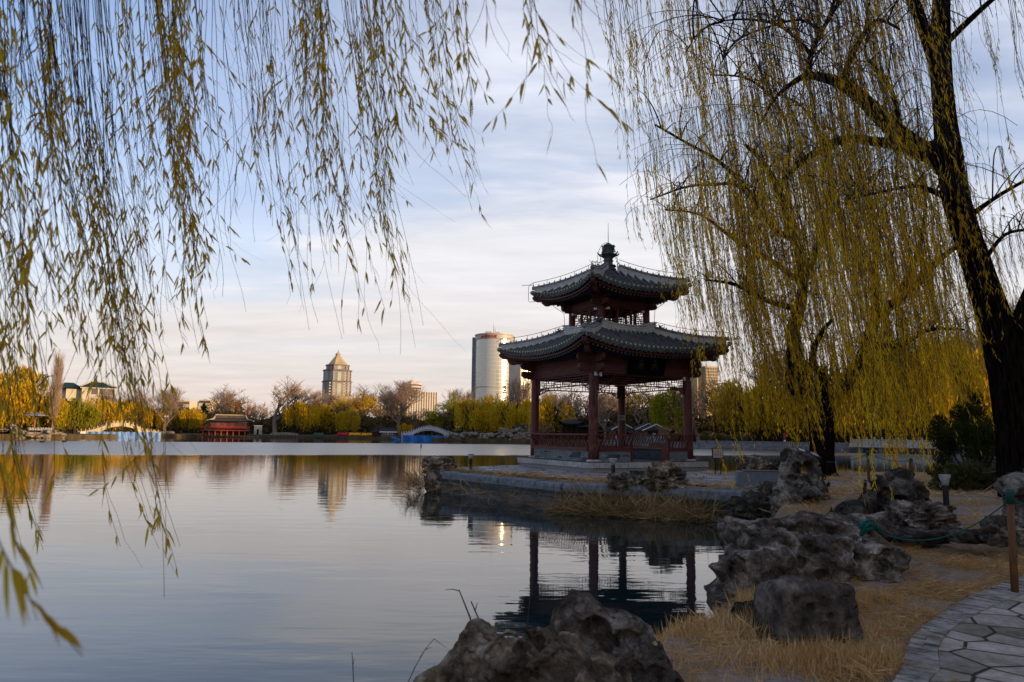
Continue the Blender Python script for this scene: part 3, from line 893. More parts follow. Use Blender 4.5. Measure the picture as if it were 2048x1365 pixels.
for name, R, SS, zpur, nrow, psc in roofs:
    mb = MB()
    for k in range(4):
        mb.M = rotk(k)
        mb.grid(lambda a, c: R.pt(2 * a - 1, c), 24, 12)                                          # tile bed
        mb.grid(lambda a, c: R.pt(1 - 2 * a, c) - Vector((0, 0, 0.09 + 0.0 * c)), 24, 12)          # boarding
    ro = mb.build(name, M['tile'], pav, True)
    for k in range(4):
        # rows of half-round tiles
        mb = MB(); mb.M = rotk(k); ends = MB(); ends.M = rotk(k); drip = MB(); drip.M = rotk(k); lights = MB(); lights.M = rotk(k)
        LPTS = []; EPTS = []
        for i in range(nrow):
            x = (-1 + 2 * (i + 0.5) / nrow) * (R.ec - 0.10)
            u = x / R.ec
            d0 = R.eave(x / R.ec)[0]
            # solve eave position for this x
            for _ in range(4):
                d0 = R.eave(max(-1, min(1, x / d0)))[0]
            d1 = max(R.inner, abs(x) + 0.02)
            if d0 - d1 < 0.1:
                continue
            pts = []
            n = max(3, int((d0 - d1) / 0.16))
            for j in range(n + 1):
                d = d0 + 0.05 + (d1 - d0 - 0.05) * j / n
                pts.append(Vector((x, -d, R.on(x, min(d, d0)) + 0.028)))
            rad = 0.062 * (1.0 if psc > 1 else 0.92)
            rr = []; pp = []
            for j in range(n):              # slightly stepped barrel of overlapping tiles
                pp += [pts[j], pts[j].lerp(pts[j + 1], 0.97)]; rr += [rad * 1.04, rad * 0.97]
            mb.tube(pp, rr, 8)
            e = pts[0]
            ends.tube([e + Vector((0, -0.004, -0.004)), e + Vector((0, -0.03, -0.006))], [rad * 1.22, rad * 1.18], 10)
            EPTS.append((e.x, e.y - 0.017, e.z - 0.03))
            LPTS.append((e.x, e.y - 0.02, e.z + rad + 0.02))
            lights.ball((e.x, e.y - 0.02, e.z + rad + 0.025), 0.034, 6, 4, 1.1)
        step = 2 * (R.ec - 0.1) / nrow
        for i in range(nrow + 1):
            x = (-1 + 2 * i / nrow) * (R.ec - 0.10)
            d0 = R.em
            for _ in range(4):
                d0 = R.eave(max(-1, min(1, x / d0)))[0]
            z = R.on(x, d0)
            w = step * 0.46
            drip.prism([(-w, 0.0), (-w * 0.8, -0.055), (0, -0.115), (w * 0.8, -0.055), (w, 0.0), (0, -0.035)], (x, -d0 - 0.055, z + 0.012), (1, 0, 0), (0, 0, 1), 0.016)
        mb.build('tile_row', M['tiledark'], ro, True)
        for q0, q1 in zip(EPTS, EPTS[1:]): ends.bar(q0, q1, 0.014, 0.014)
        ends.build('tile_end', M['tiledark'], ro); drip.build('drip_tile', M['tiledark'], ro)
        lights.k = 1
        for q0, q1 in zip(LPTS, LPTS[1:]): lights.bar(q0, q1, 0.009, 0.009)
        lights.build('light_string', [M['bulb'], M['wire']], ro, True)
        # fascia, rafters in two layers, soffit
        fa = MB(); fa.M = rotk(k); ra = MB(); ra.M = rotk(k)
        fa.grid(lambda a, c: R.pt((2 * a - 1) * 0.985, 0.0) + Vector((0, 0.035, -0.10 - 0.07 * c)), 30, 1)
        fa.grid(lambda a, c: R.pt((1 - 2 * a) * 0.985, 0.0) + Vector((0, 0.06 + 0.55 * c, -0.165 - 0.02 * c)), 30, 1)
        fa.build('fascia_board', M['redrail'], ro)
        nr = int(nrow * 1.15)
        for i in range(nr):
            u = (-1 + 2 * (i + 0.5) / nr) * 0.95
            e = R.pt(u, 0); fx = u * SS
            if abs(u) > 0.75:
                fx = math.copysign(SS * (0.75 + (abs(u) - 0.75) * 0.6), u)
            inn = Vector((fx * 1.0, -SS + 0.05, zpur + 0.04))
            a = Vector((e.x, e.y + 0.10, e.z - 0.215)); b_ = a.lerp(inn, 0.42)
            ra.k = 0; ra.bar(a, a.lerp(b_, 0.04), 0.064, 0.064); ra.k = 1; ra.bar(a.lerp(b_, 0.04), b_ + Vector((0, 0, 0.03)), 0.06, 0.06)
            a2 = a.lerp(inn, 0.40) - Vector((0, 0, 0.055))
            ra.k = 2; ra.tube([a2, a2.lerp(inn, 0.05)], 0.044, 8); ra.k = 1; ra.tube([a2.lerp(inn, 0.05), inn], 0.042, 8)
        ra.build('rafter_layer', [M['green'], M['red'], M['blue']], ro)
    # corner beams (dark, two stepped rounded ends)
    for k in range(4):
        mb = MB(); mb.M = rotk(k)
        c = R.pt(-1, 0); dv = Vector((-1, -1, 0)).normalized()
        base = Vector((-SS, -SS, zpur + 0.02)); tip = c - Vector((0, 0, 0.26)); L = (Vector((tip.x, tip.y, 0)) - Vector((base.x, base.y, 0))).length
        dz = tip.z - base.z
        up = [(0, 0.05), (0, -0.16), (L * 0.55, -0.20 + dz * 0.35), (L * 0.62, -0.25 + dz * 0.45), (L * 0.70, -0.24 + dz * 0.52), (L * 0.76, -0.16 + dz * 0.6), (L * 0.78, -0.06 + dz * 0.75), (L * 0.90, -0.09 + dz * 0.9), (L * 0.97, -0.05 + dz), (L + 0.02, 0.02 + dz), (L + 0.03, 0.10 + dz), (L - 0.05, 0.15 + dz)]
        mb.prism([(a, b_) for a, b_ in up][::-1], base, dv, (0, 0, 1), 0.16)
        mb.build('corner_beam', M['beam'], ro)
    # hip ridges: mortar bands with mouldings, round cap tiles, studs
    for k in range(4):
        hip = MB(); cap = MB(); stud = MB(); wire = MB()
        Q = rotk(k)
        for q in (hip, cap, stud, wire): q.M = Q
        dv = Vector((-1, -1, 0)).normalized(); sv = Vector((1, -1, 0)).normalized()
        npt = 15; line = []
        for j in range(npt):
            q = j / (npt - 1) * (0.97 if name == 'lower_roof' else 0.93)
            line.append(R.pt(-1, q))
        tops = [0.30 if name == 'lower_roof' else 0.27] * npt
        for w, z0, z1 in ((0.075, -0.05, 0.10), (0.088, 0.10, 0.118), (0.068, 0.118, 0.145), (0.088, 0.145, 0.163), (0.068, 0.163, 0.19), (0.095, 0.19, 0.21)):
            vs = []; fs = []
            for p in line:
                p = p - dv * 0.06
                vs += [p - sv * w + Vector((0, 0, z0)), p + sv * w + Vector((0, 0, z0)), p + sv * w + Vector((0, 0, z1)), p - sv * w + Vector((0, 0, z1))]
            for j in range(npt - 1):
                for a in range(4):
                    b2 = (a + 1) % 4
                    fs.append((j * 4 + a, j * 4 + b2, j * 4 + 4 + b2, j * 4 + 4 + a))
            fs += [(0, 1, 2, 3), tuple((npt - 1) * 4 + a for a in (3, 2, 1, 0))]
            hip.add(vs, fs)
        cl = [p + Vector((0, 0, 0.245)) for p in line]
        pp = []; rr = []
        for j in range(npt - 1):
            pp += [cl[j], cl[j].lerp(cl[j + 1], 0.96)]; rr += [0.078, 0.072]
        cap.tube([cl[0] + dv * 0.05] + pp, [0.08] + rr, 10)
        # corner beast-head / end tile
        e = R.pt(-1, 0)
        cap.tube([e + Vector((0, 0, 0.06)) - dv * 0.04, e + dv * 0.07 + Vector((0, 0, 0.05)), e + dv * 0.13 + Vector((0, 0, 0.08))], [0.085, 0.10, 0.05], 8)
        tot = (cl[-1] - cl[0]).length; ns = int(tot / 0.23)
        for j in range(ns + 1):
            f_ = j / ns * (npt - 1); a = min(int(f_), npt - 2); p = cl[a].lerp(cl[a + 1], f_ - a)
            stud.lathe([(0.02, 0), (0.035, 0.02), (0.02, 0.05), (0.004, 0.075)], (p.x, p.y, p.z + 0.072), 6)
        wl = [p + Vector((0, 0, 0.25)) for p in cl]
        start = [cl[0] + dv * 0.20 + Vector((0, 0, 0.14))]
        wire.tube(start + wl, 0.011, 5)
        for j in range(0, npt, 3):
            wire.tube([cl[j] + Vector((0, 0, 0.07)), wl[j]], 0.009, 4)
        if name == 'upper_roof':           # the conductor hooks round the corner and drops to the roof below
            c0 = cl[0]
            wire.tube([c0 + dv * 0.20 + Vector((0, 0, 0.13)), c0 + dv * 0.22 + Vector((0, 0, 0.05)), c0 + dv * 0.22 - Vector((0, 0, 0.52)), c0 + dv * 0.16 - Vector((0, 0, 0.58)),
                       c0 - dv * 0.25 - Vector((0, 0, 0.56)), c0 - dv * 0.42 - Vector((0, 0, 0.70)), c0 - dv * 0.75 - Vector((0, 0, 0.66)), c0 - dv * 0.95 - Vector((0, 0, 0.86)),
                       Vector((-1.33, -1.33, 5.98)), Vector((-1.30, -1.30, 5.45)), Vector((-1.36, -1.36, 5.33))], 0.011, 5)
            wire.tube([c0 + dv * 0.52 + Vector((0, 0, 0.16)), c0 + Vector((0, 0, 0.14))], 0.010, 4)
        hip.build('hip_ridge', M['mortar'], ro); cap.build('ridge_cap', M['tile'], ro, True); stud.build('ridge_stud', M['tiledark'], ro); wire.build('lightning_wire', M['wire'], ro, True)
# pale moulded band where the lower roof meets the upper storey; it sweeps up to the hips
mb = MB(); cap = MB()
prof = [(1.36, 0.0), (1.36, 0.075), (1.385, 0.078), (1.385, 0.095), (1.35, 0.10), (1.35, 0.14), (1.38, 0.142), (1.38, 0.16), (1.34, 0.165), (1.34, 0.205), (1.39, 0.21), (1.39, 0.235), (1.10, 0.25)]
for k in range(4):
    mb.M = rotk(k); cap.M = rotk(k)
    def fn(a, c):
        u = 2 * a - 1
        i = min(int(round(c * (len(prof) - 1))), len(prof) - 1)
        d, z = prof[i]
        lift = 0.20 * abs(u) ** 3.0
        return Vector((u * d, -d, 4.93 + z * 1.45 + lift))
    mb.grid(fn, 24, len(prof) - 1)
mb.build('roof_base_band', M['mortar'], pav)
# beast heads at the top of the lower hips, and on the upper front ridge
for k, r0, z0, sc in [(k, *q) for k in range(4) for q in ((1.46, 5.30, 1.0), (0.80, 7.36, 0.9))]:
        mb = MB(); mb.M = rotk(k)
        if k != 0: sc *= 0.6; z0 -= 0.10
        b0 = Vector((-r0, -r0, z0)); dv = Vector((-1, -1, 0)).normalized()
        mb.tube([b0 - dv * 0.12 * sc, b0, b0 + dv * 0.15 * sc, b0 + dv * 0.27 * sc], [0.10 * sc, 0.13 * sc, 0.10 * sc, 0.05 * sc], 8)
        mb.tube([b0 + Vector((0, 0, 0.08 * sc)), b0 + dv * 0.04 + Vector((0, 0, 0.17 * sc)), b0 + dv * 0.14 + Vector((0, 0, 0.21 * sc))], [0.06 * sc, 0.045 * sc, 0.012], 6)
        mb.tube([b0 + dv * 0.2 * sc - Vector((0, 0, 0.02)), b0 + dv * 0.27 * sc + Vector((0, 0, 0.09 * sc))], [0.035, 0.01], 5)
        for sg in (-1, 1):
            s_ = Vector((sg, -sg, 0)).normalized()
            mb.tube([b0 + s_ * 0.07, b0 + s_ * 0.16 + Vector((0, 0, 0.10)), b0 + s_ * 0.15 - dv * 0.05 + Vector((0, 0, 0.17))], [0.05 * sc, 0.03, 0.008], 5)
        mb.build('ridge_beast', M['tiledark'], pav, True)
# finial
fi = MB(); z = 7.70
for (w0, w1, a, b_) in ((0.36, 0.34, 0.0, 0.06), (0.30, 0.28, 0.06, 0.16), (0.36, 0.33, 0.16, 0.20), (0.25, 0.20, 0.20, 0.28), (0.19, 0.19, 0.28, 0.52), (0.22, 0.22, 0.52, 0.55), (0.26, 0.40, 0.55, 0.65), (0.36, 0.26, 0.65, 0.72), (0.22, 0.24, 0.72, 0.98), (0.27, 0.29, 0.98, 1.02), (0.25, 0.10, 1.02, 1.12), (0.12, 0.02, 1.12, 1.17)):
    fi.lathe([(w0 * 0.98, z + a), (w1 * 0.98, z + b_)], (0, 0, 0), 8)
for k in range(8):
    a = 2 * PI * (k + .5) / 8
    fi.tube([(0.36 * math.cos(a), 0.36 * math.sin(a), z + .63), (0.44 * math.cos(a), 0.44 * math.sin(a), z + .70), (0.45 * math.cos(a), 0.45 * math.sin(a), z + .76)], [0.035, 0.03, 0.008], 5)
    for (hh, rr) in ((0.80, 0.235), (0.88, 0.24), (0.93, 0.24), (0.40, 0.19), (1.02, 0.27)):
        fi.ball((rr * math.cos(a), rr * math.sin(a), z + hh), 0.032, 6, 4)
f = fi.build('finial', M['tiledark'], pav)
mb = MB(); mb.tube([(0, 0, z + 1.1), (0, 0, z + 1.5), (0, 0, z + 2.02)], [0.016, 0.012, 0.007], 6)
hoop = []
for i in range(21):
    a = PI * i / 20
    hoop.append((0.52 * math.cos(a), 0.05, z + 0.10 + 1.08 * math.sin(a) ** 0.8))
mb.tube(hoop, 0.010, 5)
mb.build('lightning_rod', M['wire'], f)
mb = MB()
for sg in (-1, 1):
    for i in range(7):
        mb.ball((sg * (0.26 + 0.035 * i), -0.03, z + 0.98 - 0.14 * i), 0.03, 6, 4)
    mb.tube([(sg * 0.26, -0.03, z + 0.98), (sg * 0.47, -0.03, z + 0.14)], 0.008, 5)
mb.build('light_string', M['bulb'], f, True)
# ------------------------------------------------------------------ lake rocks
def rockmat(name, c0, c1, c2, sc=1.0, bs=1.0):
    m, t, out = nt(name)
    v = coords(t, (sc, sc, sc))
    n = noise_t(t, v, 3.2, 10, 0.72, 0.4)
    c = ramp(t, n, [(0.34, c0), (0.5, c1), (0.68, c2)])
    vo = t.nodes.new('ShaderNodeTexVoronoi'); vo.inputs['Scale'].default_value = 11; vo.feature = 'F1'
    dn = t.nodes.new('ShaderNodeTexNoise'); dn.inputs['Scale'].default_value = 5; t.links.new(v, dn.inputs['Vector'])
    vm = t.nodes.new('ShaderNodeMixRGB'); vm.inputs[0].default_value = 0.12; t.links.new(v, vm.inputs[1]); t.links.new(dn.outputs['Color'], vm.inputs[2])
    t.links.new(vm.outputs[0], vo.inputs['Vector'])
    pit = sstep(t, vo.outputs['Distance'], 0.10, 0.42)
    n2 = noise_t(t, v, 1.1, 3); pm = sstep(t, n2, 0.42, 0.60)
    pit = math_n(t, 'MAXIMUM', pit, math_n(t, 'SUBTRACT', 1.0, pm), True)
    n3 = noise_t(t, v, 17, 6, 0.75)
    h = math_n(t, 'ADD', math_n(t, 'MULTIPLY', pit, 0.8), math_n(t, 'ADD', math_n(t, 'MULTIPLY', n, 1.3), math_n(t, 'MULTIPLY', n3, 0.5)))
    n4 = noise_t(t, v, 24, 6, 0.8)
    c = mixc(t, 1.0, c, ramp(t, n4, [(0.30, (0.45, 0.45, 0.45)), (0.70, (1.45, 1.45, 1.45))]), 'MULTIPLY')
    principled(t, out, c, 1.0, bump(t, h, bs, 0.06), 0.0)
    return m
M['rock'] = rockmat('grey_lake_rock', (0.014, 0.010, 0.008), (0.12, 0.098, 0.078), (0.50, 0.43, 0.36))
M['rockwarm'] = rockmat('warm_grey_lake_rock', (0.015, 0.010, 0.007), (0.15, 0.112, 0.078), (0.54, 0.43, 0.32), 1.0)
M['rockpale'] = rockmat('pale_lake_rock', (0.018, 0.015, 0.012), (0.10, 0.086, 0.072), (0.36, 0.32, 0.275))
M['rockdark'] = rockmat('dark_lake_rock', (0.010, 0.008, 0.007), (0.048, 0.041, 0.034), (0.18, 0.155, 0.13))
M['rockboulder'] = rockmat('dark_smooth_boulder', (0.022, 0.017, 0.013), (0.10, 0.082, 0.067), (0.27, 0.228, 0.192))
M['rockfar'] = rockmat('far_shore_rock', (0.06, 0.05, 0.04), (0.19, 0.16, 0.12), (0.34, 0.30, 0.24), 0.5)
_ico = {}
def ico(sub):
    if sub not in _ico:
        import bmesh
        bm = bmesh.new(); bmesh.ops.create_icosphere(bm, subdivisions=sub, radius=1.0)
        bm.verts.ensure_lookup_table()
        V = np.array([v.co[:] for v in bm.verts]); F = np.array([[v.index for v in f.verts] for f in bm.faces])
        bm.free(); _ico[sub] = (V, F)
    return _ico[sub]
def rock_geo(c, size, seed, sub=5, rough=0.34, pits=0.0, pk=3.0, pr=0.42, rz=0.0, box=0.35, ridge=0.16, lean=(0, 0), bottom=-0.55, strata=0.05, fine=0.075):
    V, F = ico(sub)
    out = np.empty_like(V)
    o = Vector((seed * 3.17, seed * 1.93, seed * 0.71))
    cz, sz_ = math.cos(rz), math.sin(rz)
    for i, n in enumerate(V):
        d = Vector(n)
        mx = max(abs(d.x), abs(d.y), abs(d.z))
        r = 1.0 * (1 - box) + box * (1.0 / mx) * 0.82
        r += rough * noise.fractal(d * 1.25 + o, 0.9, 2.1, 3) * 1.1
        r += ridge * (0.5 - abs(noise.noise(d * 2.7 + o)) * 1.8)
        r += fine * noise.fractal(d * 6.5 + o, 0.6, 2.2, 5)
        if strata: r += strata * noise.fractal(Vector((d.x * 2.2 + d.z * 1.5, d.y * 2.2, d.z * 9.0)) + o, 0.8, 2.0, 3)
        if pits:
            w = d * pk + o + Vector((noise.noise(d * 4 + o), noise.noise(d * 4 - o), 0)) * 0.25
            dd = noise.voronoi(w)[0][0]
            k = max(0.0, min(1.0, (pr - dd) / (pr * 0.6))); k = k * k * (3 - 2 * k)
            mask = 0.75 + 1.6 * noise.noise(d * 1.9 - o)
            r -= pits * 1.25 * k * max(0.0, min(1.25, mask))
            dd2 = noise.voronoi(d * pk * 2.7 + o)[0][0]
            k2 = max(0.0, min(1.0, (0.34 - dd2) / 0.2))
            r -= pits * 0.34 * k2 * k2
            dd3 = noise.voronoi(d * pk * 6.1 - o)[0][0]
            r -= pits * 0.08 * max(0.0, 1 - dd3 / 0.4)
        p = d * r
        z = max(p.z, bottom)
        x, y = p.x * size[0] + lean[0] * z, p.y * size[1] + lean[1] * z
        out[i] = (c[0] + x * cz - y * sz_, c[1] + x * sz_ + y * cz, c[2] + z * size[2])
    return out, F
def rock(name, label, parts, mat, smooth=True, cat='rock', group=None):
    Vs, Fs, off = [], [], 0
    for kw in parts:
        V, F = rock_geo(**kw); Vs.append(V); Fs.append(F + off); off += len(V)
    V = np.vstack(Vs)
    c = (V.max(0) + V.min(0)) / 2; c[2] = V[:, 2].min()
    o = link(name, np_mesh(name, V - c, np.vstack(Fs), mat, smooth), None, tuple(c))
    tag(o, label, cat, group)
    return o
def spot(px, py, d):
    """centre for a rock seen at this pixel at distance d"""
    return at(px, py, d)
def px2m(n, d):
    return n * d / FPX
def R_(px0, px1, py0, py1, d, seed, depth=0.8, **kw):
    """ellipsoid parameters for a rock filling a picture box at distance d (metres)"""
    c = at((px0 + px1) / 2, (py0 + py1) / 2, d)
    hx = px2m(px1 - px0, d) / 2; hz = px2m(py1 - py0, d) / 2
    k = dict(c=(c.x, c.y, c.z), size=(hx * 0.93, hx * depth, hz * 0.98), seed=seed)
    k.update(kw)
    return k

# front rock, full of holes, at the water's edge
# --- rocks with real hollows: solids joined and bored out on a lattice, skinned with surface nets
def vn3(P, s, seed):
    X = P * s + 50 + seed * 7.77
    I = np.floor(X).astype(np.int64); f = X - I; f = f * f * (3 - 2 * f)
    def h(a, b_, c):
        q = (a * 374761393 + b_ * 668265263 + c * 2147483647 + seed * 97471) & 0x7fffffff
        q = ((q ^ (q >> 13)) * 1274126177) & 0x7fffffff
        return ((q ^ (q >> 16)) & 0xffff) / 65535.0
    r = 0
    for dx in (0, 1):
        for dy in (0, 1):
            for dz in (0, 1):
                w = (f[..., 0] if dx else 1 - f[..., 0]) * (f[..., 1] if dy else 1 - f[..., 1]) * (f[..., 2] if dz else 1 - f[..., 2])
                r = r + w * h(I[..., 0] + dx, I[..., 1] + dy, I[..., 2] + dz)
    return r - 0.5
def fbm3(P, s, seed, oct=4, g=0.5):
    r = 0; a = 1.0
    for o in range(oct):
        r = r + a * vn3(P, s * 2.03 ** o, seed + o); a *= g
    return r
def surface_nets(F, org, cell):
    nx, ny, nz = F.shape; S = F < 0
    C = [S[i:nx - 1 + i, j:ny - 1 + j, k:nz - 1 + k] for i in (0, 1) for j in (0, 1) for k in (0, 1)]
    cnt = sum(c.astype(np.int8) for c in C); act = (cnt > 0) & (cnt < 8)
    idx = np.full(act.shape, -1, np.int64); cells = np.argwhere(act); idx[act] = np.arange(len(cells))
    acc = np.zeros((len(cells), 3)); num = np.zeros(len(cells))
    cor = [(i, j, k) for i in (0, 1) for j in (0, 1) for k in (0, 1)]
    val = {c: F[cells[:, 0] + c[0], cells[:, 1] + c[1], cells[:, 2] + c[2]] for c in cor}
    for a in cor:
        for ax in range(3):
            if a[ax] == 0:
                b_ = list(a); b_[ax] = 1; b_ = tuple(b_)
                va, vb = val[a], val[b_]; m = (va < 0) != (vb < 0)
                t_ = np.where(m, va / np.where(m, va - vb, 1), 0)
                p = np.repeat(np.array(a, float)[None], len(cells), 0); p[:, ax] += t_
                acc += p * m[:, None]; num += m
    V = (cells + acc / num[:, None]) * cell + org
    Q = []
    for ax in range(3):
        o1, o2 = (ax + 1) % 3, (ax + 2) % 3
        sl = [slice(None)] * 3; sl[ax] = slice(0, -1); sh = [slice(None)] * 3; sh[ax] = slice(1, None)
        m = S[tuple(sl)] != S[tuple(sh)]; e = np.argwhere(m)
        ok = (e[:, o1] > 0) & (e[:, o2] > 0) & (e[:, o1] < F.shape[o1] - 1) & (e[:, o2] < F.shape[o2] - 1); e = e[ok]
        flip = S[tuple(sl)][e[:, 0], e[:, 1], e[:, 2]]
        def at_(d1, d2):
            q = e.copy(); q[:, o1] -= d1; q[:, o2] -= d2; return idx[q[:, 0], q[:, 1], q[:, 2]]
        q4 = np.stack([at_(0, 0), at_(1, 0), at_(1, 1), at_(0, 1)], 1)
        q4[~flip] = q4[~flip][:, ::-1]; Q.append(q4)
    return V, np.vstack(Q)
def bored_rock(name, label, prims, mat, seed, cell=0.02, amp=0.05, nsc=3.0, holes=40, hr=(0.03, 0.10), strata=0.0, blend=0.06, bores=(), small=0.012, tilt=0.0):
    """prims: ('e'|'b', picture box x0,x1,y0,y1, distance, depth ratio[, yaw, round])"""
    S_ = []
    for pr in prims:
        k, x0, x1, y0, y1, d, dep = pr[:7]; yaw = pr[7] if len(pr) > 7 else 0.0; rd = pr[8] if len(pr) > 8 else 0.35
        c = np.array(at((x0 + x1) / 2, (y0 + y1) / 2, d)[:]); hx, hz = px2m(x1 - x0, d) / 2, px2m(y1 - y0, d) / 2
        S_.append((k, c, np.array([hx, hx * dep, hz]), yaw, rd))
    lo = np.min([c - h.max() * 1.0 for _, c, h, _, _ in S_], 0) - .12; hi = np.max([c + h.max() * 1.0 for _, c, h, _, _ in S_], 0) + .12
    zlo = min(c[2] - h[2] for _, c, h, _, _ in S_) - .1; zhi = max(c[2] + h[2] for _, c, h, _, _ in S_) + .15
    lo[2] = zlo; hi[2] = zhi
    g = [np.arange(lo[i], hi[i], cell) for i in range(3)]
    P = np.stack(np.meshgrid(*g, indexing='ij'), -1)
    W = P + np.stack([fbm3(P, nsc * .6, seed + 40, 2), fbm3(P, nsc * .6, seed + 50, 2), fbm3(P, nsc * .6, seed + 60, 2)], -1) * amp * 2.2
    F = None
    for k, c, h, yaw, rd in S_:
        q = W - c; ca_, sa_ = math.cos(yaw), math.sin(yaw)
        q = np.stack([q[..., 0] * ca_ + q[..., 1] * sa_, -q[..., 0] * sa_ + q[..., 1] * ca_, q[..., 2] + tilt * q[..., 1]], -1)
        if k == 'e':
            d = (np.linalg.norm(q / h, axis=-1) - 1) * h.min()
        else:
            r_ = h.min() * rd; a = np.abs(q) - (h - r_); d = np.linalg.norm(np.maximum(a, 0), axis=-1) + np.minimum(a.max(-1), 0) - r_
        if F is None: F = d
        else:
            hh = np.clip(.5 + .5 * (d - F) / blend, 0, 1); F = d * (1 - hh) + F * hh - blend * hh * (1 - hh)
    F = F + fbm3(P, nsc, seed, 4) * amp
    if strata: F = F + fbm3(P * np.array([.7, .7, 3.2]) + P[..., :1] * np.array([0, 0, 1.1]), 3.0, seed + 9, 3, .6) * strata
    rg = np.random.default_rng(seed)
    near = np.argwhere((F < 0) & (F > -.028))
    near = near[(near[:, 1] < F.shape[1] * .62) & (near[:, 2] > F.shape[2] * .25)]
    def seen(bx, by, r):           # where the sight line first meets the stone
        d_ = ray(bx, by); y0 = lo[1] / d_.y
        for q in np.arange(y0, hi[1] / d_.y, cell * .5):
            p = np.array((CAM + d_ * float(q))[:]); k_ = ((p - lo) / cell).astype(int)
            if (k_ >= 0).all() and (k_ < F.shape).all() and F[tuple(k_)] < 0:
                return p + np.array(d_.normalized()[:]) * r * .25
        return None
    for n in range(holes + len(bores)):
        if n < len(bores):
            bx, by, bd, br = bores[n]; r = px2m(br, bd); c = seen(bx, by, r)
            if c is None: continue
        else:
            c = lo + near[rg.integers(len(near))] * cell; r = hr[0] + (hr[1] - hr[0]) * rg.random() ** 1.7
        el = np.array([1, 1, 1]) * rg.uniform(.75, 1.3, 3)
        a0 = np.maximum(((c - r * 1.8 - lo) / cell).astype(int), 0); a1 = np.minimum(((c + r * 1.8 - lo) / cell).astype(int) + 2, F.shape)
        if (a1 <= a0).any(): continue
        s3 = tuple(slice(a0[i], a1[i]) for i in range(3))
        dd = (np.linalg.norm((P[s3] - c) / el, axis=-1) - r)
        kk = .012; hh = np.clip(.5 - .5 * (-dd - F[s3]) / kk * -1, 0, 1)
        F[s3] = np.maximum(F[s3], -dd)
    ridg = np.abs(fbm3(P, nsc * 3.2, seed + 5, 3, .55))
    F = F + (0.16 - ridg) * small * 1.9 + fbm3(P, nsc * 8, seed + 6, 2, .6) * small * .8
    F[0], F[-1], F[:, 0], F[:, -1], F[:, :, 0], F[:, :, -1] = 1, 1, 1, 1, 1, 1
    V, Q = surface_nets(F, lo, cell)
    c = (V.max(0) + V.min(0)) / 2; c[2] = V[:, 2].min()
    o = link(name, np_mesh(name, V - c, Q, mat, True), None, tuple(c)); tag(o, label, 'rock')
    return o
bored_rock('porous_rock', 'large brown-grey rock riddled with deep holes, nearest of all the rocks',
    [('e', 815, 950, 1322, 1470, 3.85, .9), ('e', 868, 985, 1262, 1400, 4.0, .9), ('e', 905, 1010, 1250, 1350, 4.2, .9), ('e', 960, 1080, 1285, 1450, 3.9, .9), ('e', 1010, 1120, 1268, 1400, 4.1, .9), ('e', 1050, 1200, 1300, 1470, 3.8, .9), ('e', 1130, 1270, 1305, 1460, 3.95, .9), ('e', 1220, 1330, 1345, 1480, 3.8, .9), ('e', 1068, 1160, 1262, 1360, 4.25, .9)],
    M['rockwarm'], 3, .0125, .055, 4.0, 190, (.014, .066), 0.0, .035, [(1125, 1335, 3.55, 38), (1045, 1365, 3.5, 30), (1000, 1308, 3.75, 26), (945, 1335, 3.6, 24), (1118, 1262, 4.05, 30), (905, 1302, 3.75, 20), (1205, 1340, 3.6, 22), (1080, 1300, 3.85, 22), (880, 1360, 3.55, 20)], .014)
bored_rock('holed_boulder', 'pale pitted boulder with a hollow in its face rising just behind the nearest porous rock',
    [('e', 1085, 1215, 1200, 1400, 4.65, .9), ('e', 1130, 1215, 1194, 1300, 4.7, .9), ('e', 1170, 1300, 1226, 1440, 4.65, .9), ('e', 1225, 1345, 1282, 1470, 4.6, .9), ('e', 1290, 1385, 1340, 1500, 4.5, .9)],
    M['rock'], 12, .0145, .045, 3.2, 110, (.014, .055), 0.0, .06, [(1190, 1268, 4.33, 40), (1215, 1290, 4.3, 30), (1128, 1228, 4.45, 14), (1160, 1215, 4.5, 12)], .012)
bored_rock('layered_outcrop', 'broad flat-topped layered grey outcrop at the water edge with stakes lying across it',
    [('b', 1440, 1570, 1082, 1215, 7.6, .9, .35, .4), ('b', 1490, 1660, 1068, 1200, 8.1, .9, .3, .35), ('b', 1590, 1785, 1078, 1172, 8.6, .8, -.15, .4), ('b', 1478, 1690, 1044, 1120, 9.3, .8, .1, .4), ('b', 1590, 1752, 1034, 1110, 9.5, .8, -.1, .45), ('e', 1426, 1500, 1094, 1135, 7.4, .9), ('e', 1436, 1490, 1130, 1185, 7.4, .9)],
    M['rock'], 31, .030, .10, 2.0, 60, (.03, .10), .11, .06, [], .03, .12)
bored_rock('boulder', 'smooth dark grey boulder with one hole, lying in straw beside the curving path',
    [('b', 1520, 1706, 1166, 1300, 5.75, .72, .25, .42), ('e', 1530, 1640, 1160, 1260, 5.9, .9)],
    M['rockboulder'], 52, .020, .055, 2.2, 8, (.015, .035), .02, .10, [(1620, 1215, 5.42, 9), (1592, 1200, 5.40, 6), (1660, 1232, 5.4, 8)], .012, .25)
rock('flat_stone', 'small flat dark stone sunk in straw between the outcrop and the smooth boulder', [
    R_(1462, 1560, 1205, 1250, 6.4, 57, 0.8, sub=4, rough=0.2, box=0.4)], M['rockdark'])
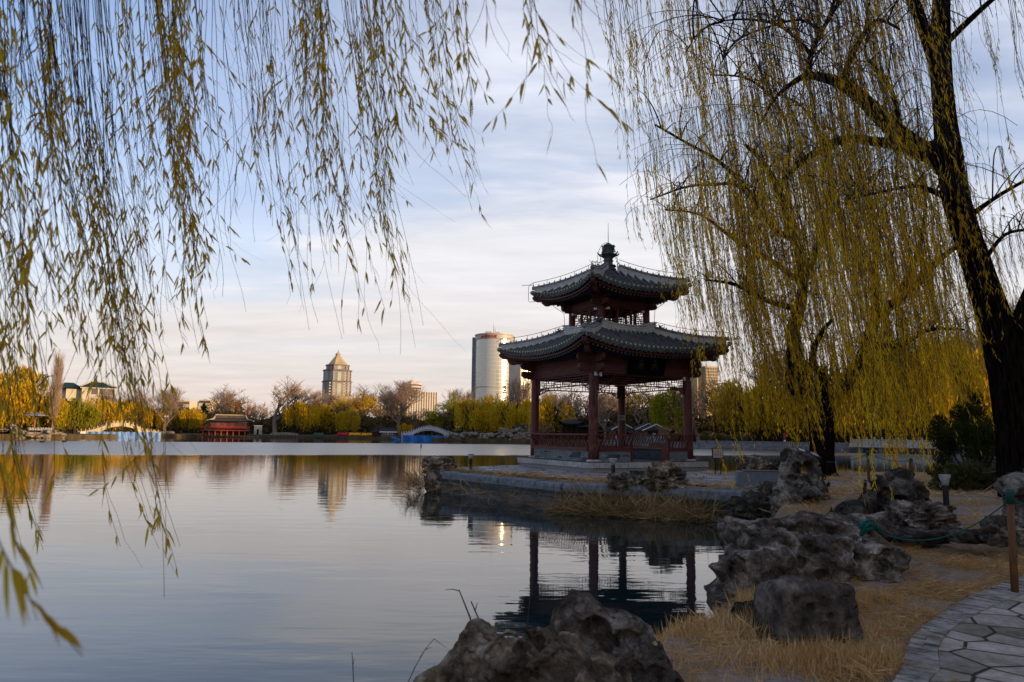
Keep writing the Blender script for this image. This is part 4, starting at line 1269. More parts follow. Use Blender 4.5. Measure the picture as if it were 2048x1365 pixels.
# the tall standing rock and its companions
bored_rock('standing_rock', 'tall pale holed scholar rock standing beside the stone bench',
    [('e', 1545, 1625, 955, 1060, 15.4, .7), ('e', 1556, 1606, 915, 1000, 15.5, .8), ('e', 1562, 1622, 902, 945, 15.6, .8), ('e', 1600, 1640, 915, 1000, 15.6, .8), ('e', 1615, 1662, 945, 1050, 15.6, .8), ('e', 1585, 1640, 960, 1050, 15.3, .8)],
    M['rockpale'], 61, .032, .10, 2.2, 46, (.05, .15), 0.0, .07, [(1594, 938, 15.15, 13), (1625, 965, 15.1, 12), (1596, 975, 15.0, 8), (1618, 1000, 15.0, 10), (1580, 970, 15.0, 6)], .035)
rock('low_rock', 'low dark rock in the water corner at the foot of the tall standing rock', [
    R_(1462, 1562, 988, 1046, 16.3, 75, 0.8, sub=5, rough=0.3, pits=0.15, pk=2.6, bottom=-0.9)], M['rockdark'])
rock('round_rock', 'small round pitted rock leaning between bench and tall standing rock', [
    R_(1515, 1560, 962, 1000, 16.9, 77, 0.9, sub=4, rough=0.22, pits=0.2, pk=2.5)], M['rock'])
rock('bank_rock', 'rounded grey rock behind the stone bench at the water side', [
    R_(1478, 1540, 911, 948, 25.0, 79, 0.8, sub=5, rough=0.26, pits=0.16, pk=2.2, bottom=-0.9)], M['rock'])
rock('bank_rock', 'low brown rock just right of the rounded grey one, behind the bench', [
    R_(1540, 1592, 922, 950, 24.5, 80, 0.8, sub=4, rough=0.26, pits=0.16, pk=2.2, bottom=-0.9)], M['rockdark'])
bored_rock('craggy_rock', 'dark craggy upright rock with a hollow, hung over by willow strands',
    [('e', 1750, 1850, 940, 1050, 12.8, .8), ('e', 1775, 1830, 930, 1000, 12.9, .8), ('e', 1720, 1775, 968, 1070, 12.7, .8), ('e', 1655, 1745, 1008, 1060, 12.5, .8)],
    M['rockdark'], 83, .030, .10, 2.2, 40, (.05, .14), 0.0, .07, [(1838, 985, 12.4, 16), (1800, 1000, 12.3, 14)], .03)
rock('wrinkled_rock', 'broad wrinkled grey rock under the green rope, in front of the bollard light', [
    R_(1780, 1902, 1002, 1072, 11.2, 91, 0.8, strata=0.12, sub=6, rough=0.28, pits=0.18, pk=3.0, ridge=0.28, bottom=-0.9)], M['rock'])
rock('dark_slab', 'dark low slab lying beyond the straw between the wrinkled rock and rope post', [
    R_(1895, 1972, 1058, 1092, 9.6, 94, 0.8, sub=4, rough=0.25, pits=0.1, box=0.5), R_(1770, 1900, 1060, 1090, 10.2, 95, 0.6, sub=4, rough=0.25, box=0.5)], M['rockdark'])
rock('blue_grey_rock', 'rough blue-grey rock just left of the rope post with the green top', [
    R_(1958, 2060, 1030, 1095, 9.3, 97, 0.8, sub=5, rough=0.28, pits=0.16, pk=3, bottom=-0.9)], M['rock'])
bored_rock('edge_rock', 'tall grey rock in front of the foot of the leaning willow',
    [('e', 2008, 2125, 944, 1010, 9.7, .8), ('e', 2012, 2080, 990, 1085, 9.7, .8), ('e', 2050, 2150, 980, 1085, 9.8, .8)],
    M['rockpale'], 99, .026, .07, 2.6, 30, (.04, .11), 0.0, .06, [(2052, 1000, 9.4, 12)], .025)
# on the terrace edge
rock('terrace_rock', 'craggy pitted rock on the terrace edge in front of the pavilion steps', [
    R_(1286, 1376, 930, 985, 19.7, 103, 0.7, strata=0.12, sub=6, rough=0.32, pits=0.24, pk=3, pr=0.5, ridge=0.25, bottom=-0.9)], M['rockwarm'])
rock('terrace_rock', 'low grey wrinkled rock left of the craggy pitted one on the embankment edge', [
    R_(1212, 1292, 948, 985, 20.2, 105, 0.6, strata=0.12, sub=5, rough=0.26, pits=0.18, pk=3.4, ridge=0.25, bottom=-0.9)], M['rock'])
rock('stone_block', 'small dark squared stone resting against the pavilion platform', [
    R_(1257, 1295, 941, 957, 24.6, 107, 0.7, sub=4, rough=0.10, box=0.75, ridge=0.04)], M['rockdark'])
rock('tip_rock', 'weathered brown rock on the far tip of the terrace with dry grass hanging over it', [
    R_(838, 915, 913, 950, 27.4, 109, 0.8, sub=5, rough=0.28, pits=0.14, pk=3, ridge=0.2, bottom=-0.9)], M['rockwarm'])
rock('tip_rock', 'grey rock standing in water under the weathered tip rock', [
    R_(848, 900, 940, 990, 26.6, 111, 0.8, sub=5, rough=0.22, pits=0.12, pk=2.5, bottom=-0.9)], M['rock'])
# ------------------------------------------------------------------ small furniture
def gz(x, y): return lh(x, y)
def on_land(px, d, py=900):
    q = at(px, py, d); return Vector((q.x, q.y, gz(q.x, q.y)))
m, t, out = nt('clear_lamp_cover')
p = principled(t, out, (0.75, 0.76, 0.78), 0.12, None, 0.5); p.inputs['Transmission Weight'].default_value = 0.75; p.inputs['IOR'].default_value = 1.15
M['clear'] = m
M['lampgrey'] = plain('lamp_grey', (.36, .36, .37), .5)
def bollard(px, d, ytop, label, scale=1.0):
    q = on_land(px, d); h = zof(px, ytop, d) - q.z
    r = h / 5.4 * 0.5 * scale
    b = thing('bollard_light', label, 'path light', q, 0, 'low path lights on the terrace')
    mb = MB(); mb.lathe([(r * 1.25, 0), (r * 1.25, 0.02), (r * .98, 0.025), (r * .98, h * .70), (r * .9, h * .71)], (0, 0, 0), 16); mb.build('pole', M['black'], b, False)
    mb = MB(); mb.lathe([(r * 1.0, h * .712), (r * 1.95, h * .985), (r * 1.85, h * .985), (r * .9, h * .72)], (0, 0, 0), 20); mb.build('lamp_cover', M['clear'], b, True)
    mb = MB(); mb.lathe([(r * .85, h * .722), (r * .35, h * .82), (r * .30, h * .95), (r * .1, h * .955)], (0, 0, 0), 16); mb.build('reflector', M['lampgrey'], b, True)
    mb = MB(); mb.lathe([(r * 1.97, h * .987), (r * 2.0, h * 1.0), (r * 0.3, h * 1.006)], (0, 0, 0), 20); mb.build('lamp_cap', M['lampgrey'], b)
    return b
bollard(942, 27.0, 908, 'black bollard light farthest left, between tip rock and pavilion platform')
bollard(1226, 21.6, 917, 'black bollard light standing in front of the pavilion front corner')
bollard(1886, 12.6, 950, 'black bollard light by the dark hedge, right of the craggy rock', .82)

# stone bench with timber seat
q = on_land(1545, 19.3)
b = thing('stone_bench', 'blue-grey block bench with a thin timber seat, half hidden by the tall standing rock', 'bench', q, math.radians(-8))
h = zof(1500, 944, 19.2) - q.z
M['granite'] = surf('blue_granite', (0.075, 0.095, 0.125), (0.13, 0.155, 0.19), 14, 0.6, 0.2, 0.003, spec=0.35)
mb = MB(); mb.box(-0.93, 0.72, -0.23, 0.23, 0.03, h); mb.build('stone_block', M['granite'], b)
mb = MB(); mb.box(-1.25, 0.95, -0.42, 0.40, -0.06, 0.03); mb.build('plinth_slab', M['coping'], b)
mb = MB()
for i in range(3):
    mb.box(-0.78, 0.58, -0.235 + i * .15, -0.095 + i * .15, h + .002, h + .035)
mb.build('timber_seat', M['wood'], b)

# notice on two legs
q = on_land(1435, 25.8); b = thing('notice_sign', 'small cream notice in a black frame on two thin legs right of the pavilion', 'sign', q, math.radians(32))
zt, zb = zof(1435, 897.5, 25.8) - q.z, zof(1435, 916, 25.8) - q.z
w = 0.25
mb = MB(); mb.box(-w, w, -0.012, 0.012, zb, zt); mb.k = 1
cxw = [-0.13, -0.045, 0.045, 0.13]
hgt0 = zb + (zt - zb) * 0.22
for i, x in enumerate(cxw):     # row of characters too small to read, and an outline of a roof above
    mb.bar((x - .025, -.0135, hgt0 + .04), (x + .025, -.0135, hgt0 + .04), .002, .010, (0, 0, 1)); mb.bar((x, -.0135, hgt0 + .065), (x, -.0135, hgt0 - .005), .010, .002, (0, 1, 0)); mb.bar((x - .025, -.0135, hgt0), (x + .025, -.0135, hgt0 + .012 * (i % 2)), .002, .010, (0, 0, 1))
ym = zb + (zt - zb) * 0.58
for (a, c) in (((-.11, ym - .03), (-.02, ym + .06)), ((-.02, ym + .06), (.03, ym + .01)), ((.03, ym + .01), (.10, ym - .03))):
    mb.bar((a[0], -.0135, a[1]), (c[0], -.0135, c[1]), .002, .008, (0, 0, 1))
mb.build('board', [plain('notice_cream', (0.36, 0.31, 0.26)), M['black']], b)
mb = MB()
for (x0, x1, z0, z1) in ((-w - .02, w + .02, zt, zt + .025), (-w - .02, w + .02, zb - .025, zb), (-w - .02, -w, zb, zt), (w, w + .02, zb, zt)):
    mb.box(x0, x1, -.02, .02, z0, z1)
mb.build('frame', M['black'], b)
for x in (-.14, .14):
    mb = MB(); mb.bar((x, 0.0, -0.05), (x, 0.0, zb - .026), .025, .025, (0, 1, 0)); mb.build('leg', M['black'], b)

# slanted information console behind the standing rock
q = on_land(1618, 23.0); b = thing('information_console', 'slanted black information panel on a stand peeping over the tall standing rock', 'information panel', q, math.radians(10))
zt = zof(1618, 901, 23.0) - q.z
mb = MB(); mb.M = Matrix.Translation((0, 0, zt - .10)) @ Matrix.Rotation(math.radians(14), 4, 'Y') @ Matrix.Rotation(math.radians(24), 4, 'X')
mb.box(-.34, .34, -.20, .20, -.03, .02); mb.k = 1
mb.box(-.31, -.12, .02, .17, .021, .023)
for i in range(5):
    mb.box(.10, .31, .13 - i * .05, .155 - i * .05, .021, .023)
mb.build('panel', [M['black'], M['white']], b)
mb = MB(); mb.lathe([(.18, -.02), (.18, .03), (.06, .05), (.05, zt - .2)], (0, 0, 0), 12); mb.build('stand', M['black'], b)

# rope posts and green ropes
def rope_post(px, d, ytop, label, r=0.045, tilt=(0, 0)):
    q = on_land(px, d); h = zof(px, ytop, d) - q.z
    o = thing('rope_post', label, 'post', q, 0, 'wooden rope posts with green tops')
    T = lambda z: (tilt[0] * z, tilt[1] * z, z)
    mb = MB(); mb.tube([T(-.15), T(h * .4), T(h * .86)], [r * 1.0, r, r * .97], 14); mb.build('shaft', M['post'], o, True)
    mb = MB(); mb.tube([T(h * .862), T(h * .985), T(h)], [r * 1.12, r * 1.12, r * 1.0], 14); mb.build('painted_top', M['greentop'], o, True)
    return q + Vector(T(h * 0.9))
pA = rope_post(2009, 7.35, 978, 'nearest wooden rope post with green top, beside the curving path', 0.034, (0.02, 0))
pB = rope_post(1735, 23.5, 902, 'orange-brown rope post with green top seen between willow strands, left of the craggy rock')
pC = rope_post(1820, 24.5, 917, 'short rope post whose green top shows just above the craggy rock', 0.06)
pD = rope_post(1884, 27.5, 906, 'far rope post in front of the balustrade, among yellow strands', 0.05)
def rope(label, pts, sag, r=0.007):
    mb = MB(); line = []
    for a, b_ in zip(pts, pts[1:]):
        a = Vector(a); b_ = Vector(b_)
        for i in range(17 if b_ is pts[-1] or True else 16):
            k = i / 16
            p = a.lerp(b_, k); p.z -= sag * 4 * k * (1 - k)
            if not line or (p - line[-1]).length > 1e-4:
                line.append(p)
    mb.tube(line, r, 6)
    o = mb.build('rope', M['rope'], None, True); tag(o, label, 'rope', 'green ropes along the path')
# bundle of pulled-up posts wound with rope on the outcrop
bt = at(1722, 1046, 9.0)
bd = at(1800, 1112, 8.35)
bun = thing('post_bundle', 'bundle of green-topped posts wound in green rope, lying on the layered outcrop', 'post bundle', bt)
dv = (bd - bt)
for i, (ox, oz, ln) in enumerate(((0, 0.0, 1.0), (-0.055, -0.055, 1.02), (0.02, -0.085, .97))):
    mb = MB(); a = Vector((ox, 0, oz)); mb.tube([a + dv * 0.17, a + dv * ln], 0.035, 12); p_ = mb.build('fallen_post', M['post'], bun, True)
    mb = MB(); mb.tube([a, a + dv * 0.165], [0.041, 0.041], 12); mb.build('painted_top', M['greentop'], p_, True)
mb = MB(); rnd = random.Random(4); axis = dv.normalized(); s1 = axis.cross(Vector((0, 0, 1))).normalized(); s2 = s1.cross(axis)
pts = []
for i in range(260):
    a = i * 0.55; k = 0.12 + 0.16 * (0.5 + 0.5 * math.sin(i * 0.11)) + rnd.uniform(-.01, .01)
    rr = 0.105 + 0.035 * math.sin(i * 0.7) + rnd.uniform(-.012, .02)
    pts.append(Vector((-0.01, 0, -0.045)) + dv * k + s1 * math.cos(a) * rr + s2 * math.sin(a) * rr * 1.0)
mb.tube(pts, 0.0075, 5)
mb.build('wound_rope', M['rope'], bun, True)
rope('green rope sagging from the wound bundle on the outcrop to the nearest post', [bt + dv * 0.3 + Vector((0.08, 0, 0.0)), pA], 0.22)
rope('green rope running from the nearest post out of the right edge of the view', [pA, pA + Vector((1.9, -0.9, -0.1))], 0.16)
tk = at(1652, 924, 26.3)
rope('thin green rope stretched from the terrace willow trunk to the orange-brown post', [tk, pB], 0.10, 0.012)
rope('thin green rope stretched between the orange-brown post and the short post by the craggy rock', [pB, pC], 0.10, 0.012)
rope('thin green rope curving in front of the dark hedge to the leaning willow trunk', [pC, at(2004, 941, 14.4)], 0.22, 0.010)
# ------------------------------------------------------------------ hanging willow strands (numpy)
def strand_paths(A, L, drift, seg=14, wig=0.03, out=None, rng=RNG):
    """polyline per strand: hangs from A, sways towards drift with length"""
    n = len(A); tt = np.linspace(0, 1, seg + 1)[None, :, None]
    A = np.asarray(A, float)[:, None, :]; L = np.asarray(L, float)[:, None, None]
    down = np.array([0, 0, -1.0])[None, None, :]
    dr = np.asarray(drift, float)
    if dr.ndim == 1: dr = np.repeat(dr[None], n, 0)
    dr = dr[:, None, :]
    P = A + down * L * (tt * 0.98) + dr * L * tt ** 1.4
    if out is not None:
        P = P + np.asarray(out, float)[:, None, :] * np.sqrt(tt) * np.minimum(L, 1.0)
    ph = rng.uniform(0, 6.28, (n, 1, 2)); fr = rng.uniform(1.0, 2.6, (n, 1, 2)); am = rng.uniform(0.3, 1.0, (n, 1, 2)) * wig
    w = np.sin(ph + fr * tt * 6.28) * am * L * tt
    P[:, :, :2] += w
    return P
def tubes_np(P, r0, r1, sides=3):
    n, s, _ = P.shape
    a = np.arange(sides) * 2 * PI / sides
    ring = np.stack([np.cos(a), np.sin(a), np.zeros(sides)], 1)
    tt = np.linspace(0, 1, s)[None, :, None, None]
    r0 = np.broadcast_to(np.asarray(r0, float), (n,))[:, None, None, None]; r1 = np.broadcast_to(np.asarray(r1, float), (n,))[:, None, None, None]
    V = P[:, :, None, :] + ring[None, None] * (r0 + (r1 - r0) * tt)
    base = (np.arange(n)[:, None, None] * s + np.arange(s - 1)[None, :, None]) * sides
    k = np.arange(sides)[None, None, :]; k2 = (k + 1) % sides
    F = np.stack([base + k, base + k2, base + sides + k2, base + sides + k], -1)
    return V.reshape(-1, 3), F.reshape(-1, 4)
def leaves_np(P, per, t0, t1, size, width, rng=RNG, down=0.75, fine=False, clump=None):
    """narrow pointed blades along strands; per = number per strand (array)"""
    n, s, _ = P.shape
    per = np.broadcast_to(np.asarray(per), (n,)).astype(int)
    idx = np.repeat(np.arange(n), per); m = len(idx)
    t0 = np.broadcast_to(np.asarray(t0, float), (n,))[idx]; t1 = np.broadcast_to(np.asarray(t1, float), (n,))[idx]
    u = t0 + (t1 - t0) * rng.random(m)
    if clump is not None:      # leaves bunch along each strand, leaving bare lengths between
        ph = rng.uniform(0, 6.28, n)[idx]; fq = rng.uniform(3, 7, n)[idx]
        keep = rng.random(m) < (0.5 + clump * np.sin(ph + u * fq * 2))
        idx, u = idx[keep], u[keep]; m = len(idx)
    f = np.clip(u, 0, 0.9999) * (s - 1); i = f.astype(int); k = (f - i)[:, None]
    p = P[idx, i] * (1 - k) + P[idx, i + 1] * k
    tg = P[idx, i + 1] - P[idx, i]; tg /= np.linalg.norm(tg, axis=1, keepdims=True) + 1e-9
    az = rng.uniform(0, 6.28, m)
    hz = np.stack([np.cos(az), np.sin(az), np.zeros(m)], 1)
    sp = rng.uniform(0.25, 0.95, m)[:, None]
    d = tg * down + hz * sp * 0.75 + np.array([0, 0, -0.18]); d /= np.linalg.norm(d, axis=1, keepdims=True)
    rv = rng.normal(size=(m, 3)); side = np.cross(d, rv); side /= np.linalg.norm(side, axis=1, keepdims=True) + 1e-9
    nrm = np.cross(d, side)
    ln = (size * rng.uniform(0.6, 1.25, m))[:, None]; wd = (width * rng.uniform(0.7, 1.2, m))[:, None] * 0.5
    droop = np.array([0, 0, -1.0]) * ln * rng.uniform(0.05, 0.30, m)[:, None]
    curl = nrm * ln * rng.uniform(-0.10, 0.10, m)[:, None]
    if not fine:
        mid = p + d * ln * 0.42 + curl
        V = np.stack([p, mid + side * wd, p + d * ln + droop, mid - side * wd], 1).reshape(-1, 3)
        F = (np.arange(m)[:, None] * 4 + np.arange(4)[None]).astype(np.int32)
        return V, F
    a = p + d * ln * 0.28 + curl * 0.7 + droop * 0.08; b_ = p + d * ln * 0.64 + curl + droop * 0.4
    V = np.stack([p, a + side * wd, a - side * wd, b_ + side * wd * 0.85, b_ - side * wd * 0.85, p + d * ln + droop], 1).reshape(-1, 3)
    o = np.arange(m)[:, None] * 6
    F = np.concatenate([o + np.array([[0, 1, 2, 2]]), o + np.array([[2, 1, 3, 4]]), o + np.array([[4, 3, 5, 5]])], 0)
    T = np.concatenate([o + np.array([[0, 1, 2]]), o + np.array([[2, 1, 3]]), o + np.array([[2, 3, 4]]), o + np.array([[4, 3, 5]])], 0).astype(np.int32)
    return V, T
def pxd(px, py, d):
    q = at(px, py, d); return np.array(q[:])
def curve_px(pts, n=None):
    """smooth 3D polyline through picture points with their own distances: (px, py, d, width_px)"""
    P = [at(a[0], a[1], a[2]) for a in pts]; R = [a[3] * a[2] / FPX / 2 for a in pts]
    out, rr = [], []
    for i in range(len(P) - 1):
        p0 = P[max(i - 1, 0)]; p1 = P[i]; p2 = P[i + 1]; p3 = P[min(i + 2, len(P) - 1)]
        m_ = max(3, int((p2 - p1).length / 0.18)) if n is None else n
        for j in range(m_):
            k = j / m_; k2 = k * k; k3 = k2 * k
            out.append(0.5 * ((2 * p1) + (p2 - p0) * k + (2 * p0 - 5 * p1 + 4 * p2 - p3) * k2 + (3 * p1 - p0 - 3 * p2 + p3) * k3)); rr.append(R[i] + (R[i + 1] - R[i]) * k)
    out.append(P[-1]); rr.append(R[-1])
    return out, rr
def bark_tube(mb, pts, rr, n=14, rough=0.10, seed=0):
    """trunk or limb with a bulging, ridged skin"""
    vs = []; fs = []
    ref = Vector((0.2, 0.97, 0.1))
    for i, p in enumerate(pts):
        d = (pts[min(i + 1, len(pts) - 1)] - pts[max(i - 1, 0)]).normalized()
        s = d.cross(ref)
        if s.length < 0.05: s = d.cross(Vector((1, 0, 0)))
        s.normalize(); u = s.cross(d)
        for k in range(n):
            a = 2 * PI * k / n
            q = s * math.cos(a) + u * math.sin(a)
            r = rr[i] * (1 + rough * noise.noise(Vector((math.cos(a) * 2.2 + seed, math.sin(a) * 2.2, i * 0.10))) + rough * 0.7 * noise.noise(Vector((math.cos(a) * 5 + seed, math.sin(a) * 5, i * 0.3))))
            vs.append(p + q * r)
    for i in range(len(pts) - 1):
        for k in range(n):
            k2 = (k + 1) % n
            fs.append((i * n + k, i * n + k2, (i + 1) * n + k2, (i + 1) * n + k))
    fs.append(tuple((len(pts) - 1) * n + k for k in range(n)))
    mb.add(vs, fs)
def arcs(limbs, count, rng, lmin, lmax, rise=0.5, bias=(0, 0, 0), r0=0.022, tmin=0.25, ok=None):
    """branchlets that leave the limbs, rise, then arch over and droop"""
    out = []
    tot = sum(len(l) for l in limbs)
    tries = 0
    while len(out) < count and tries < count * 6:
        tries += 1
        l = limbs[rng.choice(len(limbs), p=[len(x) / tot for x in limbs])]
        i = int(rng.uniform(tmin, 1) * (len(l) - 1))
        p = np.array(l[i][:]); az = rng.uniform(0, 2 * PI)
        h = np.array([math.cos(az), math.sin(az), 0.0]) + np.array(bias) * rng.uniform(0.3, 1.2)
        ln = rng.uniform(lmin, lmax); up = rise * rng.uniform(0.3, 1.25)
        t = np.linspace(0, 1, 9)[:, None]
        P = p + h * ln * (0.9 * t - 0.12 * t * t) + np.array([0, 0, 1.0]) * ln * (up * 1.9 * t - (up * 1.3 + 0.25) * t * t)
        P[:, :2] += (np.sin(t * rng.uniform(3, 7) + rng.uniform(0, 6)) * 0.06 * ln * t)
        if ok is not None and not ok(P):
            continue
        out.append(P)
    return np.array(out)
def limit_fn(pts):
    xs = [p[0] for p in pts]; ys = [p[1] for p in pts]
    return lambda x: np.interp(x, xs, ys)
def proj_np(P):
    q = P - np.array(CAM[:])
    d = q @ np.array(FW[:])
    return 1024 + FPX * (q @ np.array(RT[:])) / d, 682.5 - FPX * (q @ np.array(UP[:])) / d
def hang_from(arc, per, rng, lim, minL, maxL, low=(0.5, 1.0), drift=(0.10, 0, 0), tmin=0.15):
    """anchors and lengths for strands along arcs, ending above the picture limit"""
    A, L, G_ = [], [], []
    n = len(arc)
    for gi, P in enumerate(arc):
        for _ in range(rng.poisson(per)):
            f = rng.uniform(tmin, 1) * (len(P) - 1); i = min(int(f), len(P) - 2); k = f - i
            A.append(P[i] * (1 - k) + P[i + 1] * k); G_.append(gi)
    A = np.array(A)
    x, y = proj_np(A)
    depth = (A - np.array(CAM[:])) @ np.array(FW[:])
    ymax = lim(x) - rng.uniform(0, 1, len(A)) ** 1.0 * (lim(x) - y) * (1 - low[0])
    Lmax = (ymax - y) * depth / FPX
    L = np.minimum(rng.uniform(minL, maxL, len(A)), Lmax)
    ok = L > 0.35
    sway = rng.uniform(0, 1, (n, 2))[np.array(G_)]
    return A[ok], L[ok], sway[ok]

# ---------------------------------------------------------------- leaning willow at the right edge
tr = thing('willow_tree', 'big leaning willow with black bark, heavy limbs arching left towards the pavilion', 'tree', on_land(2052, 13.6))
base = tr.location.copy()
def rel(o, me_name, mb, mat, parent, smooth=True):
    ob = mb.build(me_name, mat, parent, smooth); ob.location = -Vector(parent.location) if parent.parent is None else (0, 0, 0); return ob
D1 = 13.6
tp, tw = curve_px([(2072, 1035, D1, 130), (2058, 985, D1, 100), (2046, 920, D1, 88), (2038, 840, D1, 84), (2027, 765, D1, 82), (2010, 705, D1, 74), (1988, 635, D1, 62), (1957, 540, D1 - .1, 54), (1930, 460, D1 - .2, 50), (1911, 390, D1 - .2, 49), (1898, 310, D1 - .2, 50), (1887, 210, D1 - .1, 42), (1880, 100, D1, 38), (1882, 0, D1, 34), (1880, -110, D1 + .2, 28), (1870, -240, D1 + .5, 22)])
mb = MB(); bark_tube(mb, tp, tw, 22, 0.12, 3)
k_, r_ = curve_px([(2040, 720, D1 - .1, 36), (2058, 640, D1 - .3, 58), (2084, 560, D1 - .6, 42), (2105, 500, D1 - .8, 36)])
bark_tube(mb, k_, r_, 12, 0.2, 9)
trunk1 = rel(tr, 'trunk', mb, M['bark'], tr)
q = at(1992, 735, D1 - 0.36)
mb = MB(); mb.M = Matrix.Translation(q - base) @ Matrix.Rotation(math.radians(12), 4, 'Y') @ Matrix.Scale(1.0, 4)
mb.lathe([(0.02, -0.17), (0.075, -0.13), (0.11, -0.02), (0.105, 0.08), (0.06, 0.17), (0.01, 0.20)], (0, 0, 0), 12)
sc_ = mb.build('pruning_scar', M['scar'], trunk1, True)
limb1 = []
LIMBS1 = [
    [(1895, 325, 13.4, 66), (1868, 306, 13.2, 46), (1838, 298, 13.0, 42), (1800, 270, 12.7, 36), (1762, 235, 12.4, 32), (1725, 200, 12.2, 29), (1692, 172, 12.0, 27), (1655, 158, 11.8, 20), (1615, 152, 11.6, 15), (1580, 170, 11.4, 10), (1548, 200, 11.2, 6), (1520, 250, 11.1, 4)],
    [(1880, 318, 13.4, 46), (1845, 305, 13.5, 30), (1800, 292, 13.8, 24), (1745, 283, 14.1, 20), (1690, 278, 14.3, 18), (1640, 300, 14.6, 16), (1600, 325, 14.8, 13), (1568, 360, 15, 9)],
    [(1692, 172, 12.0, 18), (1696, 130, 11.8, 14), (1715, 90, 11.7, 12), (1735, 58, 11.6, 10), (1760, 40, 11.5, 8), (1800, 60, 11.4, 4)],
    [(1616, 152, 11.6, 14), (1622, 110, 11.4, 12), (1642, 65, 11.2, 10), (1672, 15, 11.0, 8), (1690, -30, 10.9, 6), (1690, -120, 10.9, 3)],
    [(1622, 110, 11.4, 10), (1590, 75, 11.2, 8), (1555, 50, 11, 7), (1505, 40, 10.8, 5), (1450, 42, 10.6, 4), (1400, 62, 10.4, 3), (1370, 110, 10.3, 2)],
    [(1642, 65, 11.2, 9), (1600, 40, 11.4, 6), (1520, 60, 11.6, 5), (1470, 85, 11.8, 4), (1440, 130, 11.9, 2)],
    [(1888, 190, 13.5, 30), (1858, 90, 13.3, 26), (1825, 0, 12.9, 24), (1775, -90, 12.3, 16), (1650, -170, 11.4, 12), (1540, -210, 10.8, 9), (1430, -190, 10.3, 6), (1330, -140, 9.9, 4)],
    [(1880, 100, 13.6, 16), (1940, 40, 13.2, 13), (2010, -20, 12.8, 10), (2090, -60, 12.4, 12), (2180, -40, 12, 6)],
    [(1930, 440, 13.4, 14), (1985, 400, 13.0, 9), (2035, 370, 12.7, 7), (2110, 330, 12.4, 5)],
    [(1958, 540, 13.5, 11), (2010, 470, 13.9, 7), (2080, 460, 14.3, 5)],
    [(2098, 520, 12.85, 38), (2150, 400, 12.5, 30), (2210, 260, 12.1, 23), (2290, 130, 11.8, 16), (2380, 60, 11.6, 8)],
    [(2150, 400, 12.5, 18), (2230, 330, 12.9, 13), (2330, 300, 13.3, 7)],
    [(1908, 400, 13.3, 20), (1870, 385, 12.9, 13), (1830, 372, 12.6, 9), (1760, 385, 12.2, 5), (1690, 400, 12, 3)],
    [(1880, -110, 13.8, 22), (1790, -230, 13.2, 20), (1700, -310, 12.4, 14), (1560, -330, 11.6, 9), (1430, -300, 11, 5)],
    [(1880, -110, 13.8, 20), (1900, -240, 13.4, 18), (2020, -300, 13, 12), (2140, -280, 12.6, 6)],
    [(1800, 270, 12.7, 14), (1790, 200, 12.2, 10), (1765, 150, 11.8, 8), (1730, 110, 11.5, 6), (1740, 60, 11.3, 3)]]
mb = MB()
for i, l in enumerate(LIMBS1):
    p_, r_ = curve_px(l); limb1.append(p_); bark_tube(mb, p_, r_, 10 if i < 3 else 7, 0.14, i)
rel(tr, 'limbs', mb, M['bark'], tr).name = 'limb'
rng = np.random.default_rng(21)
xin = lambda P: proj_np(P)[0].min() > 1212
arc1 = arcs(limb1, 410, rng, 0.7, 2.3, 0.55, (-0.35, -0.1, 0), tmin=0.15, ok=xin)
lim1 = limit_fn([(1200, 350), (1235, 440), (1260, 520), (1300, 620), (1345, 560), (1380, 700), (1420, 820), (1500, 960), (1560, 990), (1640, 950), (1700, 990), (1740, 1030), (1800, 960), (1850, 1010), (1900, 870), (1960, 880), (2000, 600), (2060, 560), (2200, 560)])
A1, L1, S1 = hang_from(arc1, 4.8, rng, lim1, 1.2, 4.6, (0.45, 1), tmin=0.25)
px1 = proj_np(A1)[0]; ok_ = (px1 < 1850) | (px1 > 1990) | (rng.random(len(A1)) < .45)
A1, L1, S1 = A1[ok_], L1[ok_], S1[ok_]
dr = np.stack([0.05 + 0.20 * S1[:, 0] + rng.normal(size=len(A1)) * .025, 0.16 * (S1[:, 1] - .5) + rng.normal(size=len(A1)) * .02, np.zeros(len(A1))], 1)
# long strands of the low branchlets, swaying in front of the terrace rocks
EX = [(1690, 400, 1762, 1045, 11.6, 9, 18), (1645, 430, 1730, 985, 12.0, 7, 22), (1745, 390, 1800, 1000, 12.0, 8, 18), (1415, 560, 1480, 985, 13.5, 6, 9), (1800, 480, 1862, 1015, 12.0, 7, 16), (1850, 420, 1965, 890, 12.2, 8, 16), (1560, 480, 1640, 900, 13.0, 8, 26),
      (1335, 380, 1372, 700, 11.0, 7, 8), (1290, 260, 1330, 590, 10.6, 8, 14), (1245, -60, 1300, 420, 10.0, 14, 26), (1225, -90, 1262, 330, 9.8, 9, 14), (1320, -120, 1385, 330, 9.8, 10, 20), (1345, 440, 1398, 790, 17.0, 8, 12), (1375, 430, 1432, 800, 17.0, 10, 16), (1425, 450, 1470, 830, 16.0, 8, 16)]
XA, XT = [], []
for (xa, ya, xb, yb, d_, c_, sp_) in EX:
    for q_ in range(c_):
        j_ = rng.normal() * sp_; yy = yb if q_ == 0 else yb - abs(rng.normal()) * .22 * (yb - ya)
        XA.append(pxd(xa + j_ * 1.3, ya + rng.normal() * 22, d_ + rng.normal() * .25)); XT.append(pxd(xb + j_ + rng.normal() * 6, yy, d_ + rng.normal() * .25))
XA = np.array(XA); XT = np.array(XT); LX = XA[:, 2] - XT[:, 2]; dx_ = (XT - XA) / LX[:, None]; dx_[:, 2] = 0
A1 = np.vstack([A1, XA]); L1 = np.concatenate([L1, LX]); dr = np.vstack([dr, dx_])
P1 = strand_paths(A1, L1, dr, 14, 0.035, rng=rng)
V, Fq = tubes_np(P1, 0.0045, 0.0018)
